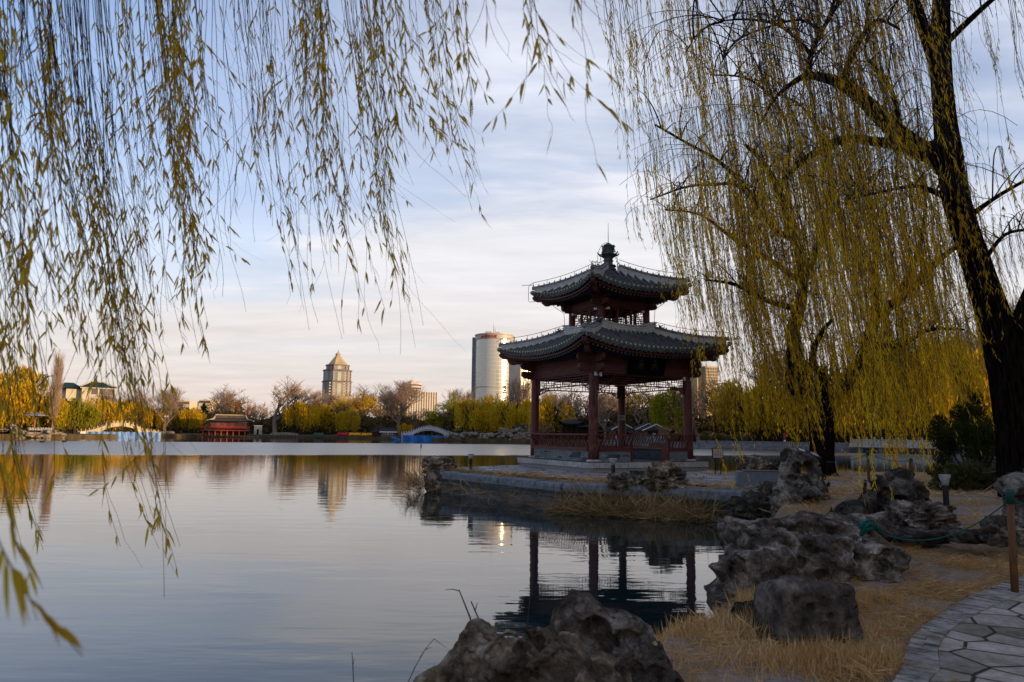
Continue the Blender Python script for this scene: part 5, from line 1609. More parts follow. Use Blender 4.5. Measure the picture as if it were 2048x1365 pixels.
V2, F2 = tubes_np(arc1, 0.016, 0.006, 4)
tw_ = link('twigs', np_mesh('twigs', np.vstack([V, V2]) - np.array(base[:]), np.vstack([Fq, F2 + len(V)]), M['twig']), tr); tw_.name = 'twig_mass'
yt_ = proj_np(A1); leafy = rng.random(len(A1)) > 0.18
bunch = np.concatenate([np.where(S1[:, 1] > .42, 1.35, .30), np.full(len(XA), 1.0)])
per = (L1 * 44 * bunch * np.where(yt_[0] > 1380, np.interp(yt_[1], [-250, 120, 300], [.45, .55, 1.0]), 0.9) * np.where(leafy, rng.uniform(0.5, 1.2, len(A1)), 0.12)).astype(int)
V, Fq = leaves_np(P1, per, 0.12, 1.0, 0.105, 0.0125, rng, clump=0.5)
link('foliage', np_mesh('foliage', V - np.array(base[:]), Fq, M['leaf_tree']), tr)
print('tree1', len(A1), len(Fq))

# ---------------------------------------------------------------- willow on the terrace
D2 = 27.0
tr2 = thing('willow_tree', 'forked willow on the terrace behind the tall standing rock, yellow strands hanging round it', 'tree', on_land(1645, D2))
b2 = np.array(tr2.location[:])
mb = MB()
p_, r_ = curve_px([(1648, 962, D2, 70), (1645, 945, D2, 54), (1644, 900, D2, 46), (1643, 850, D2, 46), (1638, 810, D2, 50)])
bark_tube(mb, p_, r_, 18, 0.12, 2)
rel(tr2, 'trunk', mb, M['bark'], tr2)
LIMBS2 = [
    [(1632, 822, D2, 38), (1612, 770, D2, 32), (1594, 715, D2, 27), (1587, 665, D2, 27), (1598, 620, D2, 24), (1606, 570, D2, 21), (1600, 510, D2 - .3, 22), (1578, 450, D2 - .6, 18), (1560, 390, D2 - 1, 14), (1530, 330, D2 - 1.4, 10), (1490, 290, D2 - 2, 6)],
    [(1652, 820, D2, 30), (1688, 775, D2 + .2, 24), (1718, 730, D2 + .4, 26), (1735, 690, D2 + .6, 24), (1752, 640, D2 + .8, 22), (1795, 600, D2 + 1, 20), (1840, 560, D2 + 1.3, 16), (1890, 510, D2 + 1.6, 12), (1950, 470, D2 + 2, 8)],
    [(1640, 830, D2 - .3, 26), (1650, 770, D2 - .5, 18), (1625, 720, D2 - .7, 14), (1640, 670, D2 - 1, 11), (1665, 640, D2 - 1.4, 6)],
    [(1587, 680, D2, 24), (1580, 745, D2 - .4, 20), (1586, 790, D2 - .6, 10)],
    [(1752, 640, D2 + .8, 16), (1748, 560, D2 + .4, 14), (1752, 480, D2, 12), (1735, 390, D2 - .5, 9), (1700, 300, D2 - 1, 6), (1650, 250, D2 - 1.6, 4)],
    [(1606, 560, D2, 18), (1640, 480, D2 + .4, 14), (1660, 390, D2 + .9, 11), (1650, 300, D2 + 1.4, 8), (1610, 220, D2 + 2, 5), (1560, 190, D2 + 2.4, 4)],
    [(1590, 480, D2 - .4, 14), (1545, 455, D2 - 1, 10), (1500, 385, D2 - 1.6, 9), (1440, 325, D2 - 2.2, 8), (1380, 290, D2 - 2.8, 6), (1310, 250, D2 - 3.3, 4)],
    [(1545, 455, D2 - 1, 8), (1480, 375, D2 - .5, 8), (1420, 370, D2, 6), (1370, 375, D2 + .4, 5), (1300, 400, D2 + .8, 3)],
    [(1606, 570, D2, 14), (1540, 520, D2 + .6, 10), (1470, 480, D2 + 1.2, 8), (1400, 430, D2 + 1.8, 5), (1330, 420, D2 + 2.2, 4)],
    [(1795, 600, D2 + 1, 12), (1830, 520, D2 + .6, 10), (1850, 430, D2 + .2, 8), (1840, 340, D2, 6), (1800, 270, D2 - .4, 4)],
    [(1560, 390, D2 - 1, 9), (1580, 300, D2 - 1.4, 8), (1560, 220, D2 - 1.8, 6), (1500, 160, D2 - 2.2, 5), (1420, 150, D2 - 2.6, 3)],
    [(1598, 620, D2, 16), (1530, 600, D2 - .8, 10), (1470, 570, D2 - 1.6, 7), (1410, 560, D2 - 2.4, 4)],
    [(1735, 690, D2 + .6, 14), (1800, 690, D2 - .2, 10), (1860, 660, D2 - 1, 7), (1930, 660, D2 - 1.8, 4)]]
limb2 = []; mb = MB()
for i, l in enumerate(LIMBS2):
    p_, r_ = curve_px(l); limb2.append(p_); bark_tube(mb, p_, r_, 10 if i < 3 else 6, 0.14, i + 20)
rel(tr2, 'limb', mb, M['bark'], tr2)
rng = np.random.default_rng(33)
xin2 = lambda P: proj_np(P)[0].min() > 1232
arc2 = arcs(limb2, 560, rng, 1.0, 3.6, 0.5, (-0.22, -0.15, 0), tmin=0.2, ok=xin2)
lim2 = limit_fn([(1220, 330), (1250, 490), (1290, 540), (1330, 620), (1380, 720), (1420, 820), (1440, 930), (1475, 985), (1500, 900), (1530, 870), (1560, 950), (1600, 880), (1640, 860), (1680, 940), (1700, 900), (1750, 1000), (1780, 920), (1830, 985), (1860, 900), (1920, 880), (2000, 830), (2100, 800)])
A2, L2, S2 = hang_from(arc2, 3.9, rng, lim2, 1.6, 9.0, (0.35, 1))
dr = np.stack([0.05 + 0.17 * S2[:, 0] + rng.normal(size=len(A2)) * .02, 0.14 * (S2[:, 1] - .5) + rng.normal(size=len(A2)) * .02, np.zeros(len(A2))], 1)
P2 = strand_paths(A2, L2, dr, 14, 0.03, rng=rng)
V, Fq = tubes_np(P2, 0.007, 0.004)
V2, F2 = tubes_np(arc2, 0.030, 0.010, 4)
link('twig_mass', np_mesh('twig_mass', np.vstack([V, V2]) - b2, np.vstack([Fq, F2 + len(V)]), M['twig']), tr2)
leafy = rng.random(len(A2)) > 0.12
per = (L2 * 34 * np.where(S2[:, 1] > .38, 1.3, .35) * np.where(leafy, rng.uniform(0.5, 1.2, len(A2)), 0.15)).astype(int)
V, Fq = leaves_np(P2, per, 0.1, 1.0, 0.15, 0.022, rng, clump=0.45)
link('foliage', np_mesh('foliage', V - b2, Fq, M['leaf_tree']), tr2)
print('tree2', len(A2), len(Fq))

# ---------------------------------------------------------------- willow overhead, its trunk beside the camera
TX, TY = -3.4, -0.6
tr3 = thing('willow_tree', 'overhead willow hanging a thin curtain of strands across the sky above the lake', 'tree', (TX, TY, lh(TX, TY)))
b3 = np.array(tr3.location[:])
mb = MB()
P = [Vector(p) for p in ((TX, TY, 0.2), (TX, TY, 1.0), (TX + .05, TY + .1, 2.2), (TX + .2, TY + .3, 3.6), (TX + .3, TY + .6, 5.0), (TX + .5, TY + .9, 6.4))]
bark_tube(mb, P, [.42, .34, .30, .27, .24, .18], 16, 0.12, 7)
rel(tr3, 'trunk', mb, M['bark'], tr3)
mb = MB(); limbs3 = []
for ends in ([(TX + .3, TY + .6, 5.0), (-2.2, 1.4, 6.2), (-1.4, 3.0, 6.9), (-0.4, 4.6, 7.1), (0.5, 5.8, 6.9)],
             [(TX + .2, TY + .4, 4.4), (-3.4, 1.4, 5.6), (-3.5, 3.2, 6.6), (-3.3, 5.2, 7.0), (-3.0, 6.6, 6.9)],
             [(TX + .4, TY + .8, 5.8), (-2.6, 1.8, 6.8), (-2.4, 3.6, 7.4), (-1.8, 5.4, 7.5)],
             [(TX + .3, TY + .6, 5.2), (-1.8, 0.6, 6.2), (-0.4, 1.6, 6.6), (0.7, 2.8, 6.4)]):
    pts = [Vector(p) for p in ends]; full = []
    for a, c in zip(pts, pts[1:]):
        for j in range(6): full.append(a.lerp(c, j / 6))
    full.append(pts[-1]); limbs3.append(full)
    bark_tube(mb, full, [0.13 * (1 - 0.8 * i / len(full)) + .01 for i in range(len(full))], 9, 0.12, 3)
rel(tr3, 'limb', mb, M['bark'], tr3)
rng = np.random.default_rng(77)
# groups of strands: (px at top, px at tip, lowest py, spread px, how many, distance range, leafiness, first leafy py)
CUR = [(-40, 70, 1140, 50, 13, (3.0, 4.2), 1.0, 0), (-60, 0, 1020, 70, 7, (2.6, 4.4), 1.1, 0), (10, 90, 900, 60, 8, (3.4, 5.5), 1.1, 0), (40, 120, 680, 60, 7, (3.6, 5.5), 1.1, -100),
       (90, 165, 760, 50, 9, (3.2, 4.6), 1.2, 0), (100, 200, 560, 70, 7, (3.6, 5.5), 1.0, 0), (120, 250, 905, 40, 12, (3.4, 4.6), 1.3, 200), (150, 290, 1130, 30, 13, (3.4, 4.0), 1.3, 420),
       (185, 335, 1225, 22, 6, (3.5, 3.8), 1.2, 560), (200, 300, 800, 50, 9, (3.6, 5.0), 1.0, 60), (260, 330, 720, 50, 11, (3.8, 5.4), 1.0, 0), (300, 420, 745, 26, 10, (3.9, 4.8), 1.35, 120),
       (330, 390, 560, 34, 12, (3.6, 4.8), 1.6, -100), (345, 375, 330, 24, 8, (3.2, 4.2), 1.7, -150), (390, 410, 400, 20, 5, (4.0, 5.0), 0.8, -100), (440, 470, 640, 40, 7, (4.2, 5.2), 0.06, 300),
       (470, 530, 470, 40, 7, (4.0, 5.2), 0.6, 0), (520, 590, 640, 34, 9, (4.2, 5.2), 0.8, 120), (560, 640, 700, 40, 6, (4.4, 5.4), 0.07, 0), (600, 660, 560, 26, 12, (3.8, 4.8), 1.3, -100), (630, 645, 340, 26, 9, (3.2, 4.2), 1.6, -120),
       (640, 715, 690, 20, 5, (4.0, 4.8), 1.0, 330), (700, 800, 640, 22, 8, (4.0, 5.0), 1.2, 60), (690, 790, 540, 40, 9, (4.0, 5.0), 0.9, 0), (745, 770, 300, 28, 9, (3.0, 4.0), 1.5, -120), (770, 810, 330, 20, 6, (2.8, 3.6), 1.3, -100),
       (720, 820, 730, 24, 4, (4.4, 5.2), 0.05, 0), (820, 860, 120, 34, 7, (3.8, 4.6), 1.0, -150), (840, 940, 430, 16, 5, (4.0, 4.6), 1.0, 50), (850, 900, 300, 24, 4, (4.0, 4.8), 0.8, 0), (890, 950, 245, 18, 5, (3.0, 3.8), 1.2, -100),
       (960, 985, 60, 10, 2, (2.4, 2.8), 1.0, -150), (1020, 1100, 205, 22, 4, (2.4, 3.0), 1.25, -150), (1130, 1162, 92, 12, 2, (2.4, 3.0), 1.0, -150),
       (-40, 40, 720, 60, 12, (2.0, 3.2), 0.9, 0), (60, 130, 640, 60, 9, (2.2, 3.0), 0.8, 200), (480, 520, 300, 200, 8, (3.6, 4.8), 0.5, -100), (300, 340, 470, 160, 12, (4.4, 6.0), 0.25, -100), (60, 140, 520, 120, 5, (4.4, 6.0), 0.7, -100)]
As, Ts, lf, t0s = [], [], [], []
for (xa, xb, yl, spd, cnt, (d0, d1), leafi, yleaf) in CUR:
    for _ in range(cnt):
        d = rng.uniform(d0, d1); j = rng.normal() * spd * 0.55
        ytip = yl - abs(rng.normal()) * 0.16 * (yl + 200)
        if _ == 0: ytip = yl
        ztop = rng.uniform(-260, -120)
        As.append(pxd(xa + j, ztop, d)); Ts.append(pxd(xb + j * 0.9 + rng.normal() * 10, ytip, d + rng.normal() * 0.15))
        lf.append(leafi * rng.uniform(0.65, 1.2)); t0s.append(max(0.02, (yleaf - ztop) / (ytip - ztop + 1e-6)))
As = np.array(As); Ts = np.array(Ts); lf = np.array(lf); t0s = np.clip(np.array(t0s), 0, 0.9)
L3 = As[:, 2] - Ts[:, 2]
dr = (Ts - As) / L3[:, None]; dr[:, 2] = 0.0
P3 = strand_paths(As, L3, dr, 24, 0.022, rng=rng)
# side shoots
ns = len(P3); SA, SL, SD, SLf = [], [], [], []
for i in range(ns):
    for _ in range(rng.integers(1, 4)):
        k = rng.integers(6, 22)
        SA.append(P3[i, k]); SL.append(rng.uniform(0.18, 0.6)); SD.append(np.array([rng.normal() * 0.45 + 0.12, rng.normal() * 0.4, 0])); SLf.append(lf[i] * rng.uniform(0.1, 1.2) * (rng.random() < 0.55))
SP = strand_paths(np.array(SA), np.array(SL), np.array(SD), 8, 0.04, rng=rng)
V, Fq = tubes_np(P3, 0.0026, 0.0011); V2, F2 = tubes_np(SP, 0.0014, 0.0007)
per = (L3 * (1 - t0s) * 18 * lf).astype(int)
Va, Fa = leaves_np(P3, per, t0s, 1.0, 0.084, 0.0110, rng, fine=True, clump=0.42, down=0.85)
per = (np.array(SL) * 30 * np.array(SLf)).astype(int)
Vb, Fb = leaves_np(SP, per, 0.2, 1.0, 0.068, 0.010, rng, fine=True, down=0.85)
# two strands right in front of the lens, out of focus
def px_path(pts, n=13):
    P = np.array([pxd(*p) for p in pts]); u = np.linspace(0, len(pts) - 1, n); i_ = np.clip(u.astype(int), 0, len(pts) - 2); k_ = (u - i_)[:, None]
    return P[i_] * (1 - k_) + P[i_ + 1] * k_
Pn = np.array([px_path([(-190, 700, 1.0), (-60, 960, 1.0), (10, 1110, 1.0), (60, 1200, 1.0), (165, 1312, 1.0)]), px_path([(-160, 560, 1.3), (-50, 800, 1.3), (5, 950, 1.3), (30, 1080, 1.3), (62, 1150, 1.3)])])
Vn, Fn = tubes_np(Pn, 0.0022, 0.0010)
link('twig_mass', np_mesh('twig_mass', np.vstack([V, V2, Vn]) - b3, np.vstack([Fq, F2 + len(V), Fn + len(V) + len(V2)]), M['twig']), tr3)
Vc, Fc = leaves_np(Pn, np.array([10, 9]), np.array([0.45, 0.4]), 1.0, 0.070, 0.0095, rng, fine=True, down=0.9)
link('foliage', np_mesh('foliage', np.vstack([Va, Vb, Vc]) - b3, np.vstack([Fa, Fb + len(Va), Fc + len(Va) + len(Vb)]), M['leaf_near']), tr3)
print('tree3', ns, len(Fa) // 4)
# ------------------------------------------------------------------ far-shore trees: a few patterns, copied
M['l_gold'] = leafmat('golden_leaf', [(0.33, 0.20, 0.009), (0.48, 0.34, 0.013), (0.60, 0.44, 0.020), (0.50, 0.30, 0.014)], 0.35)
M['l_olive'] = leafmat('olive_leaf', [(0.23, 0.22, 0.011), (0.38, 0.32, 0.016), (0.54, 0.41, 0.022), (0.44, 0.27, 0.015)], 0.35)
M['l_green'] = leafmat('yellow_green_leaf', [(0.12, 0.17, 0.012), (0.20, 0.24, 0.016), (0.29, 0.30, 0.022), (0.23, 0.21, 0.015)], 0.35)
M['l_ever'] = leafmat('evergreen_needle', [(0.022, 0.032, 0.012), (0.045, 0.06, 0.02), (0.075, 0.085, 0.03), (0.06, 0.055, 0.022)], 0.1)
M['l_brown'] = leafmat('brown_leaf', [(0.14, 0.085, 0.042), (0.25, 0.155, 0.075), (0.37, 0.235, 0.11), (0.26, 0.13, 0.052)], 0.25)
M['l_rust'] = leafmat('rust_leaf', [(0.16, 0.065, 0.02), (0.25, 0.11, 0.03), (0.30, 0.17, 0.05), (0.18, 0.08, 0.025)], 0.3)
M['bareb'] = surf('bare_branch', (0.15, 0.105, 0.075), (0.29, 0.21, 0.155), 3, 0.9, 0.0)
M['trunkfar'] = surf('far_trunk', (0.02, 0.015, 0.011), (0.06, 0.045, 0.033), 2, 0.9, 0.3, 0.03)
def cards(C, D, ln, wd, rng):
    """quads centred at C pointing along D"""
    m = len(C)
    D = D / (np.linalg.norm(D, axis=1, keepdims=True) + 1e-9)
    s = np.cross(D, rng.normal(size=(m, 3))); s /= np.linalg.norm(s, axis=1, keepdims=True) + 1e-9
    ln = np.asarray(ln).reshape(-1, 1); wd = np.asarray(wd).reshape(-1, 1) * 0.5
    V = np.stack([C - D * ln * .5, C + s * wd, C + D * ln * .5, C - s * wd], 1).reshape(-1, 3)
    return V, (np.arange(m)[:, None] * 4 + np.arange(4)[None]).astype(np.int32)
def branch_tree(seed, h, spread, lv=5, r0=0.25, trunk=0.28, up=0.55, minr=0.02, nb=(3, 4), sides=5, bend=0.25):
    """recursive bare tree; returns MB and the tip points"""
    rnd = random.Random(seed); mb = MB(); stem = MB(); tips = []
    def grow(p, d, ln, r, l):
        pts = [p]; q = p; dd = d.copy()
        for i in range(3):
            dd = (dd + Vector((rnd.uniform(-1, 1), rnd.uniform(-1, 1), rnd.uniform(-.3, .7))) * bend * 0.5).normalized()
            q = q + dd * ln / 3; pts.append(q)
        (stem if l == lv else mb).tube(pts, [r, r * .85, r * .72, r * .6], sides if l > 3 else (4 if l > 2 else 3), cap=False)
        if l == 0:
            tips.append((q, dd)); return
        for k in range(rnd.randint(*nb)):
            a = rnd.uniform(0, 2 * PI); t = rnd.uniform(0.35, 1.0) if k else 1.0
            s = pts[1].lerp(pts[3], max(0, (t - .33) / .67))
            sd = Vector((math.cos(a), math.sin(a), 0))
            nd = (dd * (1 - spread * .6) + sd * spread * rnd.uniform(.6, 1.3) + Vector((0, 0, up * .5))).normalized()
            grow(s, nd, ln * rnd.uniform(.62, .86), max(r * rnd.uniform(.5, .66), minr), l - 1)
    grow(Vector((0, 0, 0)), Vector((rnd.uniform(-.08, .08), rnd.uniform(-.08, .08), 1)).normalized(), h * trunk, r0, lv)
    zs = max(v[2] for v in mb.v)
    k = h / zs
    mb.v = [(x * k, y * k, z * k) for x, y, z in mb.v]; stem.v = [(x * k, y * k, z * k) for x, y, z in stem.v]
    mb.stem = stem
    return mb, [(p * k, d) for p, d in tips]
PAT = {}
def pat_willow(key, seed, mat, h=10.0, w=5.5, n=900, hang=(0.25, 0.75), dens=9, cw=0.16):
    rng = np.random.default_rng(seed)
    mb = MB(); rnd = random.Random(seed); lim = []
    mb.tube([(0, 0, 0), (0.1, 0, h * .16), (0, 0.1, h * .32)], [.38, .30, .26], 8)
    for k in range(7):
        a = k * 2 * PI / 7 + rnd.uniform(-.4, .4); r = w * rnd.uniform(.35, .8)
        pts = [Vector((0, 0, h * .28)), Vector((math.cos(a) * r * .35, math.sin(a) * r * .35, h * rnd.uniform(.48, .6))), Vector((math.cos(a) * r * .75, math.sin(a) * r * .75, h * rnd.uniform(.66, .84))), Vector((math.cos(a) * r, math.sin(a) * r, h * rnd.uniform(.74, .92)))]
        mb.tube(pts, [.2, .14, .09, .04], 5)
    tm = mb.mesh('trunk', M['trunkfar'], True)
    # lumps of the crown: each a cascade of hanging shoots
    L = 20
    la = rng.uniform(0, 2 * PI, L); lr = w * np.sqrt(rng.uniform(0.02, 1, L)) * 0.86
    lz = h * (0.99 - 0.40 * (lr / w) ** 1.8) * rng.uniform(0.86, 1.0, L); lrad = w * rng.uniform(0.15, 0.30, L)
    li = rng.integers(0, L, n); az = rng.uniform(0, 2 * PI, n); rr = np.sqrt(rng.random(n)) * lrad[li]
    A = np.stack([np.cos(la[li]) * lr[li] + np.cos(az) * rr, np.sin(la[li]) * lr[li] + np.sin(az) * rr, lz[li] - (rr / lrad[li]) ** 2 * lrad[li] * 0.7], 1)
    ln = np.minimum(h * rng.uniform(*hang, n) * (0.6 + 0.5 * rng.random(L)[li]), A[:, 2] - h * rng.uniform(0.04, 0.2, n)); ln = np.maximum(ln, 0.4)
    P = strand_paths(A, ln, np.tile([0.03, 0, 0], (n, 1)), 5, 0.04, rng=rng)
    idx = np.repeat(np.arange(n), dens); u = rng.random(len(idx)) * 4.999; i = u.astype(int); k = (u - i)[:, None]
    C = P[idx, i] * (1 - k) + P[idx, i + 1] * k + rng.normal(size=(len(idx), 3)) * 0.07
    D = np.array([0, 0, -1.0]) + rng.normal(size=(len(idx), 3)) * 0.28
    V, F = cards(C, D, rng.uniform(.35, .8, len(idx)) * h / 10, cw * rng.uniform(.6, 1.2, len(idx)) * h / 10, rng)
    PAT[key] = (h, tm, np_mesh('crown', V, F, mat))
def pat_bare(key, seed, h=10.0, **kw):
    mb, tips = branch_tree(seed, h, **kw)
    # split trunk (stem) from the branches is by radius: stem is the first tube
    PAT[key] = (h, mb.stem.mesh('trunk', M['bareb']), mb.mesh('branches', M['bareb']))
def pat_brush(key, seed, mat, h=7.0, w=4.0, n=4200, size=0.34, flat=0.75, twig=True, hollow=0.35):
    rng = np.random.default_rng(seed)
    mb, tips = branch_tree(seed, h * .92, spread=.55, lv=4, r0=.16, trunk=.2, minr=.014)
    mb.M = None; mb.add(mb.stem.v, mb.stem.f); tm = mb.mesh('trunk', M['bareb'] if twig else M['trunkfar'])
    L = 30
    c = rng.normal(size=(L, 3)); c /= np.linalg.norm(c, axis=1, keepdims=True); c *= (rng.uniform(0.2, 1, L) ** .5)[:, None]
    c = c * np.array([w, w, h * .40]) + np.array([0, 0, h * .55]); lr = rng.uniform(.18, .34, L) * w
    li = rng.integers(0, L, n)
    d = rng.normal(size=(n, 3)); d /= np.linalg.norm(d, axis=1, keepdims=True)
    C = c[li] + d * lr[li][:, None] * (rng.uniform(hollow, 1, n) ** .6)[:, None]
    C[:, 2] = np.maximum(C[:, 2], 0.1)
    V, F = cards(C, d * .6 + rng.normal(size=(n, 3)) * .6 + np.array([0, 0, .2]), size * rng.uniform(.6, 1.3, n), size * .5 * rng.uniform(.6, 1.2, n), rng)
    PAT[key] = (h, tm, np_mesh('crown', V, F, mat))
def pat_cone(key, seed, mat, h=9.0, w=2.4, n=5200):
    rng = np.random.default_rng(seed)
    mb = MB(); mb.tube([(0, 0, 0), (0, 0, h * .95)], [.2, .03], 7); tm = mb.mesh('trunk', M['trunkfar'])
    t_ = rng.random(n) ** .7; z = h * (.08 + .92 * (1 - t_)); a = rng.uniform(0, 2 * PI, n)
    layer = 0.72 + 0.28 * np.sin(z * 5 + rng.normal(size=n) * .3)
    r = w * t_ ** .8 * layer * (rng.uniform(.35, 1, n) ** .5)
    C = np.stack([np.cos(a) * r, np.sin(a) * r, z], 1)
    D = np.stack([np.cos(a), np.sin(a), np.full(n, -.15)], 1) + rng.normal(size=(n, 3)) * .35
    V, F = cards(C, D, rng.uniform(.3, .6, n), rng.uniform(.08, .2, n), rng)
    PAT[key] = (h, tm, np_mesh('crown', V, F, mat))
pat_willow('gold', 1, M['l_gold'], n=760); pat_willow('gold2', 2, M['l_gold'], n=640, w=4.8, hang=(.2, .6))
pat_willow('olive', 3, M['l_olive'], n=820, w=5.8); pat_willow('olive2', 4, M['l_olive'], n=700, w=5.0)
pat_willow('green', 5, M['l_green'], n=950, w=5.0)
pat_brush('bushgold', 6, M['l_gold'], h=10, w=4.2, n=4200); pat_brush('bushgreen', 7, M['l_green'], h=10, w=3.4, n=4200)
pat_brush('brown', 8, M['l_brown'], h=8, w=4.6, n=3000, size=.30); pat_brush('brown2', 9, M['l_brown'], h=8, w=3.8, n=2400, size=.28); pat_brush('rust', 10, M['l_rust'], h=9, w=4, n=3000)
pat_brush('shrub', 12, M['l_ever'], h=3, w=2.2, n=2600, size=.26, hollow=.6)
pat_brush('dark', 16, M['l_ever'], h=9, w=4.4, n=4600, size=.36)
pat_cone('ever', 11, M['l_ever'])
pat_bare('bare', 13, spread=.80, lv=6, r0=.22, trunk=.20, minr=.010, up=.55, bend=.35)
pat_bare('bare2', 15, spread=.66, lv=6, r0=.20, trunk=.24, minr=.010, up=.7, bend=.3)
# poplar: tight upright broom of shoots
mb = MB(); rnd = random.Random(3); h = 17
mb.tube([(0, 0, 0), (.1, 0, 5), (0, .1, 11), (.1, 0, 17)], [.36, .28, .16, .03], 8)
tm_pop = mb.mesh('trunk', M['bareb'], True); mb = MB()
for i in range(520):
    z0 = rnd.uniform(2.2, 13.5); a = rnd.uniform(0, 2 * PI); ln = rnd.uniform(2.2, 5.0) * (1.0 if z0 < 9 else .75)
    r = ln * rnd.uniform(.16, .30); q = Vector((0, 0, z0))
    pts = [q, q + Vector((math.cos(a) * r * .7, math.sin(a) * r * .7, ln * .35)), q + Vector((math.cos(a) * r, math.sin(a) * r, ln))]
    mb.tube(pts, [.028, .016, .006], 3, False)
    for k in range(4):
        s = pts[1].lerp(pts[2], rnd.random()); b_ = a + rnd.uniform(-1.2, 1.2)
        mb.tube([s, s + Vector((math.cos(b_) * .35, math.sin(b_) * .35, 1.1 * rnd.uniform(.6, 1.2)))], [.010, .004], 3, False)
PAT['poplar'] = (17, tm_pop, mb.mesh('branches', M['bareb']))

_root = {}
def far_tree(key, px, ytop, back, label, wf=1.0, cat='tree', group='trees along the far shore', nm=None, rz=None):
    d = far_d(px) + back
    h0, tm, cm = PAT[key]
    z0 = 0.85
    h = zof(px, ytop, d) - z0
    s = h / h0
    names = {'gold': 'willow_tree', 'gold2': 'willow_tree', 'olive': 'willow_tree', 'olive2': 'willow_tree', 'green': 'willow_tree', 'ever': 'conifer_tree', 'poplar': 'poplar_tree', 'shrub': 'shrub'}
    if key not in _root:
        o = thing(names.get(key, 'tree'), label, cat, (0, 0, 0), 0, group)
        if tm: link('trunk', tm, o)
        link('branches' if key in ('bare', 'bare2', 'poplar') else 'crown', cm, o).name = 'branch_crown' if key in ('bare', 'bare2', 'poplar') else 'crown'
        _root[key] = o
    else:
        o = copy_tree(_root[key])
    tag(o, label, cat, group)
    o.location = (xof(px, d), d, z0 - 0.05); o.scale = (s * wf, s * wf, s); o.rotation_euler = (0, 0, rz if rz is not None else random.uniform(0, 6.28))
    return o
T = far_tree
T('olive', -45, 752, 8, 'olive willow cut by the left edge of the view')
T('olive', 22, 722, 14, 'tall olive-green willow beside the left edge, highest crown of the left shore', 1.1)
T('olive2', 72, 772, 16, 'olive willow directly behind the umbrella-shaped shelter', 1.2)
T('poplar', 104, 697, 10, 'tall slender leafless poplar right of the umbrella-shaped shelter', 1.0)
T('green', 148, 792, 12, 'green willow touching the water plants between poplar and left stone bridge', 1.15)
T('gold', 196, 790, 26, 'golden willow under the green-roofed hall, left of its middle', 1.1)
T('gold2', 243, 788, 30, 'golden willow rising behind the left end of the cream stone bridge', 1.2)
T('gold', 284, 800, 26, 'golden willow behind the right end of the cream stone bridge', 1.1)
T('bare', 262, 768, 60, 'thin leafless tree above the golden willows, right of the green-roofed hall', 1.0)
T('bare2', 330, 768, 12, 'leafless tree with a clear trunk right of the cream stone bridge', 1.15)
T('olive2', 372, 806, 22, 'dull olive willow behind the leafless tree near the cream bridge', 1.2)
T('bare', 424, 766, 50, 'round leafless crown above the red hall, left of the roof', 1.25)
T('dark', 388, 826, 34, 'dark broad evergreen at the left end of the red hall', 1.3)
T('ever', 404, 806, 40, 'pointed dark conifer just left of the round leafless crown', 1.5)
T('ever', 452, 797, 56, 'pointed dark conifer above the middle of the red hall roof', 1.6)
T('ever', 474, 800, 58, 'second pointed conifer above the red hall, nearer its right end', 1.6)
T('brown', 436, 798, 44, 'brown brushy tree behind the left half of the red hall roof', 1.2)
T('brown2', 480, 795, 50, 'brown brushy tree behind the right half of the red hall roof', 1.3)
T('brown', 514, 808, 40, 'brown thicket tree above the white shed', 1.2)
T('dark', 500, 838, 24, 'dark evergreen at the right end of the red hall', 1.2)
T('bare', 550, 751, 16, 'large spreading leafless tree between red hall and golden willow pair', 1.2)
T('brown2', 585, 806, 44, 'brown brushy tree behind the large leafless tree', 1.4)
T('dark', 562, 832, 36, 'dark evergreen low behind the trunk of the large leafless tree', 1.3)
T('gold2', 602, 793, 10, 'bright golden willow left of the octagonal tower, reaching to the dock', 1.0)
T('gold', 638, 800, 22, 'bright golden willow just below the octagonal tower, left side', 0.9)
T('rust', 668, 792, 70, 'rusty brown tree directly under the octagonal tower', 1.3)
T('brown', 630, 798, 66, 'pale brown leafless thicket left of the octagonal tower foot', 1.4)
T('dark', 655, 832, 34, 'dark evergreen between the two golden willow pairs', 1.1)
T('bushgold', 696, 785, 40, 'orange-gold bushy tree right of the octagonal tower', 1.1)
T('olive2', 692, 812, 12, 'olive willow drooping over the red boats', 0.95)
T('bushgold', 732, 780, 44, 'broad amber tree above the yellow boats', 1.25)
T('dark', 722, 835, 28, 'dark evergreen behind the yellow boats', 1.1)
T('brown2', 752, 812, 26, 'brown tree beside the timber hut', 1.1)
T('bare2', 800, 756, 14, 'large leafless tree in front of the pale hotel block', 1.3)
T('bare', 782, 772, 22, 'leafless tree leaning left of the pale hotel block', 1.0)
T('bushgold', 775, 800, 48, 'amber tree left of the pale hotel block', 1.1)
T('brown', 838, 815, 22, 'rounded brown tree below the pale hotel block', 1.2)
T('gold2', 812, 842, 10, 'small golden willow left of the white marble bridge', 1.1)
T('bushgreen', 876, 806, 20, 'yellow-green tree behind the middle of the white marble bridge', 1.2)
T('bushgreen', 896, 783, 28, 'tall yellow-green tree right of the pale hotel block', 1.1)
T('bushgold', 922, 792, 34, 'yellow tree behind the right end of the white marble bridge', 1.1)
T('olive', 945, 792, 14, 'olive willow with a dark bent trunk right of the white marble bridge', 1.1)
T('dark', 912, 862, 6, 'dark shrubby evergreen at the right foot of the white marble bridge', 1.6)
T('gold', 988, 780, 22, 'golden willow in front of the cylindrical glass tower', 1.0)
T('olive2', 1016, 790, 12, 'olive-gold willow between cylindrical tower and pavilion', 1.1)
T('gold2', 1044, 786, 24, 'golden willow just left of the pavilion left column', 1.0)
T('bare2', 1040, 748, 50, 'leafless tree against the lit slab tower left of the pavilion', 0.8)
T('gold', 1104, 783, 10, 'golden willow framed by the pavilion left opening', 1.0)
